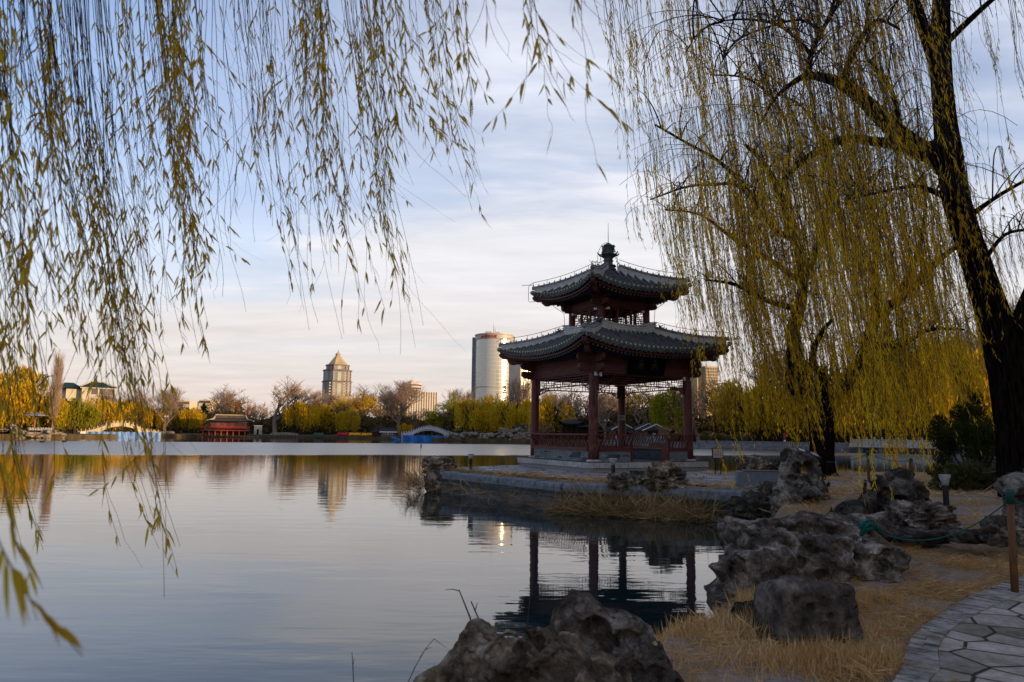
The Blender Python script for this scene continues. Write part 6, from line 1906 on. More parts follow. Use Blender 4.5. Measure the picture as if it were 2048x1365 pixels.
T('bare', 1152, 774, 14, 'leafless tree framed by the pavilion left opening, right side', 1.1)
T('brown', 1170, 776, 30, 'brown tree behind the pavilion front column', 1.3)
T('brown2', 1082, 842, 4, 'low brown bush at the shore behind the pavilion left column', 1.5)
T('bare2', 1212, 780, 12, 'leafless pale-stemmed tree framed by the pavilion middle opening', 1.3)
T('rust', 1204, 773, 40, 'rusty tree glowing high in the pavilion middle opening', 1.2)
T('bushgold', 1282, 768, 38, 'amber brown tree right of the pavilion back column', 1.3)
T('dark', 1288, 808, 18, 'dark green pine right of the pavilion back column above the kiosks', 1.5)
T('brown', 1246, 772, 28, 'brown tree directly behind the pavilion back column', 1.3)
T('green', 1346, 768, 12, 'vivid green willow in the pavilion right opening', 0.95)
T('brown2', 1340, 846, 3, 'low purple-brown bush right of the kiosks', 1.6)
T('brown', 1398, 758, 16, 'brown leafless tree just right of the pavilion', 1.2)
T('brown2', 1444, 756, 20, 'brown leafless tree below the lit apartment block', 1.3)
T('olive2', 1496, 736, 14, 'first olive-gold willow right of the pavilion on the far bank', 1.0)
T('olive', 1568, 735, 12, 'olive-gold willow with a dark trunk seen left of the terrace willow trunk', 1.0)
T('gold2', 1655, 694, 14, 'gold-brown willow on the far bank behind the terrace willow trunk', 1.05)
T('olive', 1735, 712, 13, 'gold-brown willow on the far bank above the left end of the balustrade', 1.0)
T('gold2', 1815, 650, 15, 'gold-brown willow on the far bank above the middle of the balustrade', 0.95)
T('olive2', 1885, 676, 13, 'tall gold-brown willow on the far bank above the right end of the balustrade', 0.95)
T('gold2', 1958, 640, 18, 'gold-brown willow left of the leaning trunk on the far bank', 1.0)
T('olive', 2075, 690, 14, 'gold-brown willow right of the leaning trunk on the far bank', 1.0)
T('bare', 1610, 668, 40, 'leafless crown above the gold-brown willows behind the terrace willow', 1.0)
T('bare2', 1775, 640, 44, 'leafless crown above the gold-brown willows behind the craggy rock', 1.0)
T('bare', 1925, 625, 46, 'leafless crown above the gold-brown willows left of the leaning trunk', 1.0)
T('bare', 224, 772, 50, 'small leafless crown at the right end of the green-roofed hall', 1.0)
T('bare2', 640, 776, 80, 'thin leafless crown against the foot of the octagonal tower', 1.3)
T('bare', 716, 768, 70, 'thin leafless crown above the orange-gold bushy tree', 1.2)
T('bare2', 920, 772, 60, 'thin leafless crown left of the cylindrical glass tower', 1.0)
T('bare', 1078, 766, 40, 'thin leafless crown behind the golden willow in the pavilion left opening', 1.0)
T('bare2', 2030, 580, 20, 'tall leafless tree in the sky gap right of the leaning trunk', 0.8)
for i, (px, yt, bk, lb) in enumerate(((1418, 862, 2.5, 'round clipped evergreen shrub on the far bank nearest the pavilion'), (1452, 866, 2.2, 'round clipped evergreen shrub, middle one of the three beyond the notice'), (1484, 864, 2.6, 'round clipped evergreen shrub on the far bank behind left of the bench'),
                                     (1130, 868, 2, 'low clipped evergreen shrub below the small dark-roofed hall'))):
    T('shrub', px, yt, bk, lb, 1.3, 'shrub', 'clipped shrubs on the far bank')
# dark belt of undergrowth closing the gaps between the stems
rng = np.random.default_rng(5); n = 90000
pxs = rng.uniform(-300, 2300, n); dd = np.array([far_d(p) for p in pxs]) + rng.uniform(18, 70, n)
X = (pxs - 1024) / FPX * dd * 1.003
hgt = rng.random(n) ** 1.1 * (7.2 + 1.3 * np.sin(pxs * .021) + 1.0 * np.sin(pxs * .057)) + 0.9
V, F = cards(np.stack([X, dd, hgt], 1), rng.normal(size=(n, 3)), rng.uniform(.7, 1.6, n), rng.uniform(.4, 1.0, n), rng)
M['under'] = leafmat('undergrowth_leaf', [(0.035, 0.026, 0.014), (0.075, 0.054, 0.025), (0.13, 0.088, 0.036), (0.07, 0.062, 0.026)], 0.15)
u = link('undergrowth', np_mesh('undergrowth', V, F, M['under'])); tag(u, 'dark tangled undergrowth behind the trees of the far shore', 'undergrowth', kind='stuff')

# dark evergreen shrub and low juniper hedge right of the terrace
def leafy_bush(name, label, px, d, x0, x1, y0, y1, n, seed, mat, size, cat, depth=1.0, dome=True):
    q = on_land(px, d); rng = np.random.default_rng(seed)
    o = thing(name, label, cat, q)
    w = px2m(x1 - x0, d) / 2; zt = zof(px, y0, d) - q.z; zb = max(zof(px, y1, d) - q.z, 0.0)
    L = 46
    a = rng.uniform(0, 2 * PI, L); r = np.sqrt(rng.random(L))
    zz = zb + (zt - zb) * rng.uniform(0.05, .92, L) * (np.sqrt(1 - 0.75 * r ** 2) if dome else 1)
    c = np.stack([np.cos(a) * r * w * .85, np.sin(a) * r * w * .85 * depth, zz], 1); lr = rng.uniform(.14, .26, L) * w * (1 if dome else .6)
    li = rng.integers(0, L, n); dv = rng.normal(size=(n, 3)); dv /= np.linalg.norm(dv, axis=1, keepdims=True)
    C = c[li] + dv * lr[li][:, None] * (rng.random(n) ** .4)[:, None]; C[:, 2] = np.maximum(C[:, 2], .03)
    V, F = cards(C, dv + rng.normal(size=(n, 3)) * .5 + np.array([0, 0, .35]), size * rng.uniform(.6, 1.4, n), size * .28 * rng.uniform(.6, 1.3, n), rng)
    link('foliage', np_mesh('foliage', V, F, mat), o)
    mb = MB(); rnd = random.Random(seed)
    for k in range(14):
        e = c[rnd.randrange(L)]
        mb.tube([(rnd.uniform(-.15, .15) * w, rnd.uniform(-.1, .1), -.05), (e[0] * .5, e[1] * .5, e[2] * .45), tuple(e)], [.05, .032, .01], 5)
    mb.build('stem', M['trunkfar'], o)
    return o
M['l_dark'] = leafmat('dark_shrub_leaf', [(0.012, 0.022, 0.006), (0.024, 0.036, 0.009), (0.045, 0.055, 0.012), (0.03, 0.035, 0.010)], 0.25)
leafy_bush('evergreen_shrub', 'tall dark evergreen shrub left of the leaning willow trunk, above the hedge', 1945, 21.5, 1862, 2030, 775, 930, 15000, 3, M['l_dark'], .11, 'shrub')
leafy_bush('juniper_hedge', 'low dark spreading juniper hedge behind the bollard light on the right', 1950, 16.5, 1862, 2060, 928, 1000, 12000, 4, M['l_ever'], .10, 'hedge', 0.6, False)
# ------------------------------------------------------------------ buildings and structures across the lake
def bthing(name, label, cat, px, d, z=0.8, rz=0.0, group=None):
    return thing(name, label, cat, (xof(px, d), d, z), rz, group)
def facing(px):           # yaw that turns a front (-Y) square to the sight line
    return -math.atan2(px - 1024, FPX)
def mpp(d): return d / FPX
M['win'] = surf('dark_window_glass', (0.03, 0.035, 0.045), (0.06, 0.07, 0.085), 0.5, 0.15, 0, spec=0.6)
M['winblue'] = surf('blue_window_glass', (0.10, 0.14, 0.20), (0.15, 0.20, 0.27), 0.5, 0.12, 0, spec=0.6)
M['winpale'] = surf('pale_green_glass', (0.30, 0.36, 0.32), (0.42, 0.46, 0.40), 0.3, 0.15, 0, spec=0.6)
M['facade'] = stonemat('sand_stone_facade', (0.30, 0.26, 0.225), (0.33, 0.285, 0.245), 6.0, 3.6, (0.22, 0.19, 0.165), 0.12, bs=0.0, cs=.02)
M['roofstone'] = stonemat('warm_roof_panels', (0.40, 0.31, 0.19), (0.43, 0.335, 0.205), 4.0, 3.0, (0.24, 0.18, 0.11), 0.14, bs=0.0, cs=.05)
M['trimdark'] = surf('brown_cornice', (0.12, 0.095, 0.08), (0.16, 0.13, 0.11), .3, .8, 0)
# ---- octagonal pyramid-roofed tower
D = 900.0; px = 669.5; k = mpp(D)
tw = bthing('pyramid_tower', 'sand-coloured octagonal tower with a stepped top and pyramid roof, far behind the trees', 'tower', px, D, 0, facing(px))
Z = lambda y: zof(px, y, D)
def octa(mb, w, ch, z0, z1, w1=None, ch1=None):
    w1 = w if w1 is None else w1; ch1 = ch if ch1 is None else ch1
    def ring(w, c, z):
        return [(-w + c, -w, z), (w - c, -w, z), (w, -w + c, z), (w, w - c, z), (w - c, w, z), (-w + c, w, z), (-w, w - c, z), (-w, -w + c, z)]
    vs = ring(w, ch, z0) + ring(w1, ch1, z1)
    mb.add(vs, [tuple(range(8))[::-1], tuple(range(8, 16))] + [(i, (i + 1) % 8, 8 + (i + 1) % 8, 8 + i) for i in range(8)])
mb = MB(); mb.M = Matrix.Rotation(math.radians(9), 4, 'Z')
W1, W2, W3, W4 = 26.5 * k, 25.6 * k, 21.0 * k, 17.5 * k
octa(mb, W1, W1 * .50, 0, Z(764)); octa(mb, W2, W2 * .50, Z(764) + .01, Z(742)); octa(mb, W3, W3 * .5, Z(742) + .01, Z(731.5))
body = mb.build('wall', M['facade'], tw)
mb = MB(); mb.M = Matrix.Rotation(math.radians(9), 4, 'Z')
for y, w in ((764.2, W1), (742.2, W2), (731.8, W3)):
    octa(mb, w + 1.0, (w + 1) * .5, Z(y) - 0.6, Z(y) + 0.55)
mb.build('cornice', M['trimdark'], body)
mb = MB(); mb.M = Matrix.Rotation(math.radians(9), 4, 'Z')
octa(mb, W4 * 1.02, W4 * .5, Z(731) , Z(729.5)); octa(mb, W4, W4 * .5, Z(729.5), Z(712), 5.0 * k, 2.4 * k)
octa(mb, 4.6 * k, 2.2 * k, Z(712), Z(709.5)); octa(mb, 5.4 * k, 2.6 * k, Z(709.5), Z(708.8)); octa(mb, 5.0 * k, 2.4 * k, Z(708.8), Z(703.8), .3 * k, .1 * k)
rf = mb.build('roof', M['roofstone'], tw)
mb = MB(); mb.tube([(0, 0, Z(704)), (0, 0, Z(700))], [.5, .12], 5); mb.build('spire', M['trimdark'], rf)
_winm = {}
def window_copies(parent, spots, w, h, mat, key, rz=0.0, th=0.25, M_=None):
    """same window mesh copied to every spot (x, y, z, yaw)"""
    if key not in _winm:
        b_ = MB(); b_.box(-w / 2, w / 2, -th, th, -h / 2, h / 2); _winm[key] = b_.mesh('window', mat)
    for (x, y, z, yaw) in spots:
        o = link('window', _winm[key], parent); o.location = (x, y, z); o.rotation_euler = (0, 0, yaw)
ca, sa = math.cos(math.radians(9)), math.sin(math.radians(9))
def face_spots(w, kface, us, zs):
    """positions on one face of an octagonal tier: kface 0 front, 1 front-right, 7 front-left, 2 right, 6 left"""
    ang = kface * PI / 4 + math.radians(9); dist = w if kface % 2 == 0 else w * (2 - .5) / math.sqrt(2)
    n = Vector((math.sin(ang), -math.cos(ang), 0)); t_ = Vector((math.cos(ang), math.sin(ang), 0))
    return [(n.x * dist + t_.x * u, n.y * dist + t_.y * u, z, ang) for u in us for z in zs]
zr = lambda y0, y1, n: [Z(y0 + (y1 - y0) * i / (n - 1)) for i in range(n)] if n > 1 else [Z(y0)]
window_copies(body, face_spots(W1, 7, (-3.5, 3.5), zr(768, 789, 5)), 2.6, 3.0, M['win'], 'tA')
window_copies(body, face_spots(W2, 7, (-4.2, 4.2), (Z(745), Z(749.5))), 4.2, 2.6, M['winblue'], 'tB')
window_copies(body, face_spots(W2, 7, (-4.2, 4.2), (Z(757),)), 4.4, 7.0, M['winblue'], 'tC')
window_copies(body, face_spots(W3, 7, (-3.0, 3.0), (Z(737),)), 3.0, 4.0, M['win'], 'tD')
window_copies(body, face_spots(W3, 1, (-3.0, 3.0), (Z(737),)), 3.0, 4.0, M['win'], 'tD')
window_copies(body, face_spots(W2, 0, (0.0,), (Z(756),)), 4.4, 12, M['winpale'], 'tE')
window_copies(body, face_spots(W1, 0, (0.0,), (Z(781),)), 4.4, 15, M['winpale'], 'tF')
window_copies(body, face_spots(W3, 0, (0.0,), (Z(736.5),)), 4.6, 4.6, M['winpale'], 'tG')
window_copies(body, face_spots(W1, 0, (-11, -6, 6, 11), zr(768, 790, 5)), 2.0, 1.7, M['winpale'], 'tH')
window_copies(body, face_spots(W2, 0, (-7, 7), zr(748, 761, 4)), 1.8, 1.7, M['winpale'], 'tH')
window_copies(body, face_spots(W2, 1, (-3.5, 3.5), zr(745, 761, 4)), 2.4, 2.6, M['win'], 'tI')
window_copies(body, face_spots(W1, 1, (-3.5, 3.5), zr(768, 790, 5)), 2.4, 2.4, M['win'], 'tI')

# ---- cylindrical glass tower with the red roof sign
D = 720.0; px = 986.0; k = mpp(D); Z = lambda y: zof(px, y, D)
m, t, out = nt('curtain_wall_glass')
tcn = t.nodes.new('ShaderNodeTexCoord'); s = t.nodes.new('ShaderNodeSeparateXYZ'); t.links.new(tcn.outputs['Object'], s.inputs[0])
ang = math_n(t, 'ARCTAN2', s.outputs[0], math_n(t, 'MULTIPLY', s.outputs[1], -1.0))
fr = math_n(t, 'FRACT', math_n(t, 'MULTIPLY', ang, 19.0)); mul = math_n(t, 'GREATER_THAN', fr, 0.80)
fl = math_n(t, 'FRACT', math_n(t, 'MULTIPLY', s.outputs[2], 1 / 4.0)); spn = math_n(t, 'GREATER_THAN', fl, 0.80)
line = math_n(t, 'MAXIMUM', mul, math_n(t, 'MULTIPLY', spn, 0.7))
c = mixc(t, line, (0.40, 0.42, 0.39), (0.58, 0.54, 0.47))
p = principled(t, out, c, math_n(t, 'MULTIPLY_ADD', line, 0.30), None, 0.5, 0.0); p.inputs['Roughness'].links[0].from_node.inputs[2].default_value = 0.12
p.inputs['Metallic'].default_value = 0.38
M['curtain'] = m
ct = bthing('cylinder_tower', 'tall cylindrical glass tower with red lettering round its top, left of the pavilion', 'tower', px, D, 0, 0)
R0 = 38.0 * k
mb = MB(); mb.lathe([(R0, 0), (R0, Z(682.5))], (0, 0, 0), 51); glass = mb.build('curtain_wall', M['curtain'], ct, False)
M['tcrown'] = surf('beige_tower_crown', (0.36, 0.33, 0.30), (0.42, 0.39, 0.35), .2, .45, 0)
mb = MB(); mb.lathe([(R0 * 1.004, Z(682.3)), (R0 * 1.02, Z(681.5)), (R0 * 1.02, Z(674)), (R0 * 1.05, Z(673.6)), (R0 * 1.05, Z(671.4)), (R0 * .72, Z(670.6))], (0, 0, 0), 64); cr_ = mb.build('crown', M['tcrown'], ct)
mb = MB(); mb.lathe([(R0 * .50, Z(671)), (R0 * .50, Z(669.3)), (R0 * .3, Z(669))], (0, 0, 0), 24)
mb.cbox((-R0 * .32, 0, Z(667.5)), (R0 * .34, R0 * .4, 3.2)); mb.cbox((R0 * .18, 0, Z(667.8)), (R0 * .18, R0 * .3, 3.0)); mb.build('plant_room', M['tcrown'], ct)
mb = MB()
for x, yt in ((-.05 * R0, 648), (.03 * R0, 655)):
    mb.tube([(x, 0, Z(669)), (x, 0, Z(yt))], [.35, .12], 5)
mb.build('mast', M['trimdark'], ct)
M['slabwall'] = stonemat('grey_panel_wall', (0.20, 0.20, 0.23), (0.22, 0.22, 0.25), 2.2, 3.4, (0.14, 0.14, 0.165), 0.25, bs=0, cs=.05)
M['slabedge'] = surf('dark_grey_wall', (0.10, 0.105, 0.12), (0.12, 0.125, 0.14), .2, .7, 0)
mb = MB(); mb.box(xof(941, D) - xof(px, D), xof(950, D) - xof(px, D), -1, 26, 0, Z(676)); mb.k = 1
mb.box(xof(950, D) - xof(px, D) + .02, xof(953, D) - xof(px, D), 0, 24, 0, Z(677))
mb.k = 0; mb.box(xof(1020, D) - xof(px, D), xof(1027.5, D) - xof(px, D), -1, 26, 0, Z(673.5))
mb.build('side_pier', [M['slabwall'], M['slabedge']], ct)
mb = MB(); mb.lathe([(R0 * 1.012, Z(777)), (R0 * 1.03, Z(776.8)), (R0 * 1.03, Z(775.2)), (R0 * 1.012, Z(775))], (0, 0, 0), 64); mb.build('transfer_band', M['tcrown'], glass)
mb = MB()
for i in range(6):
    a = math.radians(30 + i * .0); mb.cbox((R0 * .575, -R0 * .836, Z(787 - i * 4.2)), (3.0, 1.2, 1.6))
mb.build('balcony_window', M['win'], glass)
# lettering: an emblem and four characters bent round the crown
mb_red = surf('red_sign_letter', (0.42, 0.01, 0.015), (0.52, 0.015, 0.02), .5, .5, 0)
try:
    cu = bpy.data.curves.new('lettering', 'FONT'); cu.body = '\u817e\u8fbe\u5927\u53a6'; cu.size = 3.0; cu.extrude = 0.2; cu.align_x = 'CENTER'; cu.space_character = 1.16; cu.offset = 0.03
    tob = bpy.data.objects.new('lettering', cu); COL.objects.link(tob)
    bpy.context.view_layer.update()
    me = bpy.data.meshes.new_from_object(tob.evaluated_get(bpy.context.evaluated_depsgraph_get()))
    bpy.data.objects.remove(tob)
    R1 = R0 * 1.035; a0 = -0.28
    mv = np.array([v.co[:] for v in me.vertices])
    for v in me.vertices:
        x, y, z = v.co; a = (x + 2.2) / R1 + a0
        v.co = (R1 * math.sin(a) + z * math.sin(a), -R1 * math.cos(a) - z * math.cos(a), Z(680) + y * 1.0)
    me.materials.clear(); me.materials.append(mb_red)
    link('sign_lettering', me, cr_)
    mb = MB(); x0 = mv[:, 0].min() - 4.4
    for i in range(9):       # two-winged emblem left of the characters
        f_ = i / 8; a = (x0 + 3.6 * f_ + 2.2) / R1 + a0; hh = 0.7 + 1.3 * abs(math.sin(f_ * 2 * PI)) ; zc_ = Z(678.5) + 1.1 * (f_ - .4)
        P0 = Vector((R1 * math.sin(a), -R1 * math.cos(a), zc_ - hh / 2)); mb.bar(P0, P0 + Vector((0, 0, hh)), .42, .4, (math.sin(a), -math.cos(a), 0))
    mb.build('sign_emblem', mb_red, cr_)
except Exception as e:
    print('lettering failed', e)

# ---- lit slab tower right of the cylinder
M['litwall'] = surf('cream_render', (0.46, 0.39, 0.30), (0.52, 0.44, 0.34), .1, .8, 0)
D = 640.0; px = 1045; k = mpp(D); Z = lambda y: zof(px, y, D)
sl = bthing('slab_tower', 'cream slab tower with small square windows between cylindrical tower and pavilion roof', 'tower', px, D, 0, math.radians(34))
mb = MB(); w = 17.5 * k / .83; mb.box(-w, w, -9, 9, 0, Z(716)); wl = mb.build('wall', M['litwall'], sl)
mb = MB(); mb.box(-w - .3, w + .3, -9.3, 9.3, Z(716) + .01, Z(716) + 1.2); mb.build('parapet', M['tcrown'], sl)
spots = [(-w + 2.0 + i * 2.6, -9.0, Z(731 + j * 4.4), 0) for i in range(7) for j in range(12) if (i + j * 2) % 5]
window_copies(wl, spots, 1.25, 1.2, M['win'], 'slab')

# ---- pale hotel block with revolving restaurant
D = 560.0; px = 838; k = mpp(D); Z = lambda y: zof(px, y, D)
ho = bthing('hotel_block', 'pale hotel block with a faceted revolving restaurant on its roof', 'building', px, D, 0, math.radians(26))
M['hotel'] = surf('pale_concrete', (0.50, 0.41, 0.34), (0.58, 0.48, 0.40), .05, .8, 0)
x0, x1 = xof(811, D) - xof(px, D), xof(873.5, D) - xof(px, D); H1 = Z(784.5)
mb = MB(); mb.box(x0, x1, 0, 14, 0, H1); mb.box(x0 - 8, x0 - .02, 4, 20, 0, H1 - 2)
wl = mb.build('wall', M['hotel'], ho)
nx, nz = 12, 8
mb = MB()
for i in range(nx + 1):
    xx = x0 + (x1 - x0) * i / nx; mb.box(xx - .25, xx + .25, -.9, .0, 0, H1 + .6)
mb.build('pilaster', M['hotel'], wl)
spots = [(x0 + (x1 - x0) * (i + .5) / nx, 0.0, H1 - 2.6 - j * 2.9, 0) for i in range(nx) for j in range(nz)]
window_copies(wl, spots, 1.1, 1.5, M['winpale'], 'hotel')
cx_ = xof(826, D) - xof(px, D)
mb = MB(); mb.lathe([(9 * k, H1), (9 * k, Z(781.5))], (cx_, 7, 0), 8); mb.lathe([(19.5 * k, Z(781.5)), (19.5 * k, Z(779))], (cx_, 7, 0), 8); mb.lathe([(19.5 * k, Z(776)), (19.5 * k, Z(772.2))], (cx_, 7, 0), 8); mb.lathe([(19.8 * k, Z(769.5)), (19.8 * k, Z(766.5)), (17 * k, Z(765.6))], (cx_, 7, 0), 8)
rv = mb.build('restaurant', M['hotel'], ho)
mb = MB(); mb.lathe([(18.8 * k, Z(779.02)), (18.8 * k, Z(775.98))], (cx_, 7, 0), 8); mb.lathe([(18.8 * k, Z(772.22)), (18.8 * k, Z(769.48))], (cx_, 7, 0), 8); mb.build('window', M['win'], rv)
mb = MB(); mb.lathe([(9 * k, Z(765.7)), (8.2 * k, Z(763)), (5 * k, Z(761.2)), (1, Z(760.6))], (cx_, 7, 0), 16); mb.tube([(cx_, 7, Z(761)), (cx_, 7, Z(752))], [.2, .08], 4); mb.build('dome', M['hotel'], rv, False)

# ---- lit apartment block seen through the willow
D = 420.0; px = 1424; k = mpp(D); Z = lambda y: zof(px, y, D)
ap = bthing('apartment_block', 'sunlit cream apartment block glimpsed through willow strands right of the pavilion roof', 'building', px, D, 0, math.radians(20))
M['apt'] = surf('warm_cream_render', (0.36, 0.26, 0.14), (0.42, 0.31, 0.17), .1, .8, 0)
mb = MB(); mb.box(-12 * k, 18 * k, 0, 10, 0, Z(733)); mb.box(-25 * k, -13 * k, 3, 14, 0, Z(729)); wl = mb.build('wall', M['apt'], ap)
spots = [(-9 * k + i * 6 * k, 0.0, Z(738 + j * 6), 0) for i in range(5) for j in range(6)]
window_copies(wl, spots, 1.3, 1.1, M['win'], 'apt')

# ---- green-roofed cream hall top left
D = 330.0; px = 172; k = mpp(D); Z = lambda y: zof(px, y, D)
lb = bthing('green_roofed_hall', 'cream hall with hipped dark green tiled roof rising over the golden willows', 'building', px, D, 0, facing(px) + math.radians(10))
M['groof'] = stonemat('green_roof_tile', (0.012, 0.036, 0.034), (0.018, 0.048, 0.045), .5, .5, (0.008, 0.025, 0.024), .05, bs=.2, cs=.6)
M['cream'] = surf('cream_stone', (0.40, 0.36, 0.27), (0.47, 0.42, 0.32), .3, .8, 0)
def hip_roof(mb, x0, x1, y0, y1, ze, zr_, over, ridge_in, lift=0.0, nseg=6):
    """hipped roof with concave slopes and raised corners"""
    xc0, xc1 = x0 + ridge_in, x1 - ridge_in; yc = (y0 + y1) / 2
    E = [(x0 - over, y0 - over), (x1 + over, y0 - over), (x1 + over, y1 + over), (x0 - over, y1 + over)]
    Rg = [(xc0, yc), (xc1, yc), (xc1, yc), (xc0, yc)]
    for i in range(4):
        a, b_ = Vector((*E[i], 0)), Vector((*E[(i + 1) % 4], 0)); c, d = Vector((*Rg[i], 0)), Vector((*Rg[(i + 1) % 4], 0))
        def fn(u, q, a=a, b_=b_, c=c, d=d):
            p = a.lerp(b_, u).lerp(c.lerp(d, u), q)
            z = ze + (zr_ - ze) * (0.62 * q + 0.38 * q * q) + lift * abs(2 * u - 1) ** 4 * (1 - q) ** 2
            return (p.x, p.y, z)
        mb.grid(fn, 12, nseg)
        mb.grid(lambda u, q, fn=fn: (lambda p: (p[0], p[1], p[2] - .25))(fn(1 - u, q)), 12, nseg)
xa, xb = xof(158, D) - xof(px, D), xof(217, D) - xof(px, D)
mb = MB(); mb.box(xa, xb, 0, 9, 0, Z(776)); mb.box(xof(133, D) - xof(px, D), xa - .02, 3, 14, 0, Z(778.5)); wl = mb.build('wall', M['cream'], lb)
mb = MB(); hip_roof(mb, xa, xb, 0, 9, Z(775), Z(762.5), 1.0, 4.5, .3); hip_roof(mb, xof(120, D) - xof(px, D), xa + 1, 3, 14, Z(777.5), Z(765.5), 1.0, 3.0, .2)
rf = mb.build('roof', M['groof'], lb)
mb = MB(); mb.box(xa - 1.0, xb + 1.0, -1.02, -.9, Z(776.8), Z(775.2)); mb.bar((xa - .9, -.9, Z(775) + .4), (xa + 4.5, 4.5, Z(762.5) + .1), .5, .35); mb.bar((xb + .9, -.9, Z(775) + .4), (xb - 4.5, 4.5, Z(762.5) + .1), .5, .35); mb.bar((xa + 4.5, 4.5, Z(762.3)), (xb - 4.5, 4.5, Z(762.3)), .5, .4)
mb.build('roof_trim', M['cream'], rf)
spots = [(xa + (xb - xa) * f_, 0.0, Z(783), 0) for f_ in (.38, .62, .86)]
window_copies(wl, spots, 2.2, 2.4, M['win'], 'hall')
mb = MB()
for f_ in (0.02, .25, .5, .74, .98):
    mb.box(xa + (xb - xa) * f_ - .3, xa + (xb - xa) * f_ + .3, -.35, -.01, 0, Z(777))
mb.build('pilaster', M['cream'], wl)

# ---- two pale low buildings behind the bare trees
for (pa, pb, yt, D, lb_) in ((338, 375, 802, 420, 'long pale low building half hidden right of the leafless tree by the cream bridge'), (394, 416, 800, 430, 'short pale building with a flat top, left of the round leafless crown')):
    o = bthing('pale_building', lb_, 'building', (pa + pb) / 2, D, 0, 0); w = (pb - pa) / 2 * mpp(D)
    mb = MB(); mb.box(-w, w, 0, 12, 0, zof((pa + pb) / 2, yt, D)); mb.box(-w * .5, w * .2, 2, 9, zof((pa + pb) / 2, yt, D) + .01, zof((pa + pb) / 2, yt - 2, D)); wl = mb.build('wall', M['litwall'], o)
    window_copies(wl, [(-w * .8 + i * w * .32, 0, zof(pa, yt + 4, D), 0) for i in range(6)], 1.5, 1.2, M['win'], 'low')

# ---- red two-storey waterside hall
px = 452; D = far_d(px) - 4.5; k = mpp(D); Z = lambda y: zof(px, y, D) - 0.35
rh = bthing('red_hall', 'red two-storey Chinese waterside hall with grey tiled roof and gallery of red columns', 'building', px, D, 0.35, facing(px))
M['hallred'] = surf('hall_red_paint', (0.22, 0.028, 0.018), (0.30, 0.045, 0.026), .6, .6, 0)
M['hallroof'] = stonemat('hall_grey_tile', (0.085, 0.065, 0.05), (0.11, 0.085, 0.065), .35, 3.0, (0.05, 0.04, 0.032), .06, bs=.3, cs=1)
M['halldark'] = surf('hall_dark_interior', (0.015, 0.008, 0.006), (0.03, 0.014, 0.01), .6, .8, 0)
xL, xR = -46 * k, 39 * k
def PX(p): return (p - px) * k
gd = 5.2
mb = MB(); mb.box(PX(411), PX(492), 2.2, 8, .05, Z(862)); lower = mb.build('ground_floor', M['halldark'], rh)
mb = MB()
hip_roof(mb, PX(412), PX(494), 0.6, 8, Z(862), Z(857.5), 1.0, .3, .2, 3); lr_ = mb.build('gallery_roof', M['hallroof'], rh)
for i in range(8):
    x = PX(409) + (PX(487) - PX(409)) * i / 7
    mb = MB(); mb.tube([(x, .3, -.1), (x, .3, Z(861))], .22, 8); mb.build('column', M['hallred'], rh)
mb = MB(); mb.box(PX(405), PX(494), .15, .45, Z(862.6), Z(860.4)); mb.build('beam', M['hallred'], lower)
mb = MB()
mb.box(PX(405), PX(495), 0.05, 0.15, Z(854.2), Z(853.4)); mb.box(PX(405), PX(495), 0.05, 0.15, Z(857), Z(856.4))
for i in range(31):
    x = PX(405) + (PX(495) - PX(405)) * i / 30; mb.box(x - .07, x + .07, .04, .16, Z(857), Z(853 if i % 4 else 852))
mb.build('balustrade', M['hallred'], rh)
mb = MB(); mb.box(PX(423), PX(490), 2.0, 7.5, Z(857.2), Z(843)); up = mb.build('upper_floor', M['hallred'], rh)
M['hallpaint'] = surf('painted_beam_blue_green', (0.08, 0.14, 0.15), (0.30, 0.24, 0.12), 1.2, .6, 0)
mb = MB(); mb.box(PX(422), PX(491), 1.9, 1.999, Z(845.4), Z(842.6)); mb.build('painted_beam', M['hallpaint'], up)
bays = 5
for i in range(bays):
    xa_ = PX(423.5) + (PX(489.5) - PX(423.5)) * i / bays; xb_ = PX(423.5) + (PX(489.5) - PX(423.5)) * (i + 1) / bays
    for j in range(2):
        a = xa_ + .35 + (xb_ - xa_ - .6) * j / 2; b_ = xa_ + .25 + (xb_ - xa_ - .6) * (j + 1) / 2
        mb = MB(); mb.box(a, b_, 1.93, 1.997, Z(853.5), Z(846)); wn = mb.build('window', M['win'], up)
        mb = MB(); mb.box((a + b_) / 2 - .04, (a + b_) / 2 + .04, 1.90, 1.929, Z(853.5), Z(846)); mb.build('mullion', M['hallred'], wn)
mb = MB(); hip_roof(mb, PX(422), PX(492), 1.4, 8.2, Z(842.5), Z(834.2), 1.1, 1.0, .35, 6); mb.box(PX(430), PX(486), 3.2, 6.4, Z(836.5), Z(831)); 
mb.prism([(PX(426), Z(838)), (PX(489), Z(838)), (PX(486), Z(830.4)), (PX(432), Z(830.4))], (0, 4.8, 0), (1, 0, 0), (0, 0, 1), 1.2)
ur = mb.build('main_roof', M['hallroof'], rh)
M['ridgecream'] = surf('cream_ridge', (0.36, 0.30, 0.2), (0.44, 0.37, 0.25), 1, .8, 0)
mb = MB(); mb.bar((PX(414.5), .35, Z(841.5)), (PX(427), 2.2, Z(838.2)), .35, .35); mb.bar((PX(427), 2.2, Z(838.2)), (PX(432), 4.4, Z(829.5)), .35, .4)
mb.bar((PX(503), .35, Z(842)), (PX(491), 2.2, Z(838.6)), .35, .35); mb.bar((PX(491), 2.2, Z(838.6)), (PX(486.5), 4.4, Z(830)), .35, .4); mb.bar((PX(432), 4.8, Z(830)), (PX(486.5), 4.8, Z(830.2)), .4, .35)
mb.build('ridge', M['ridgecream'], ur)
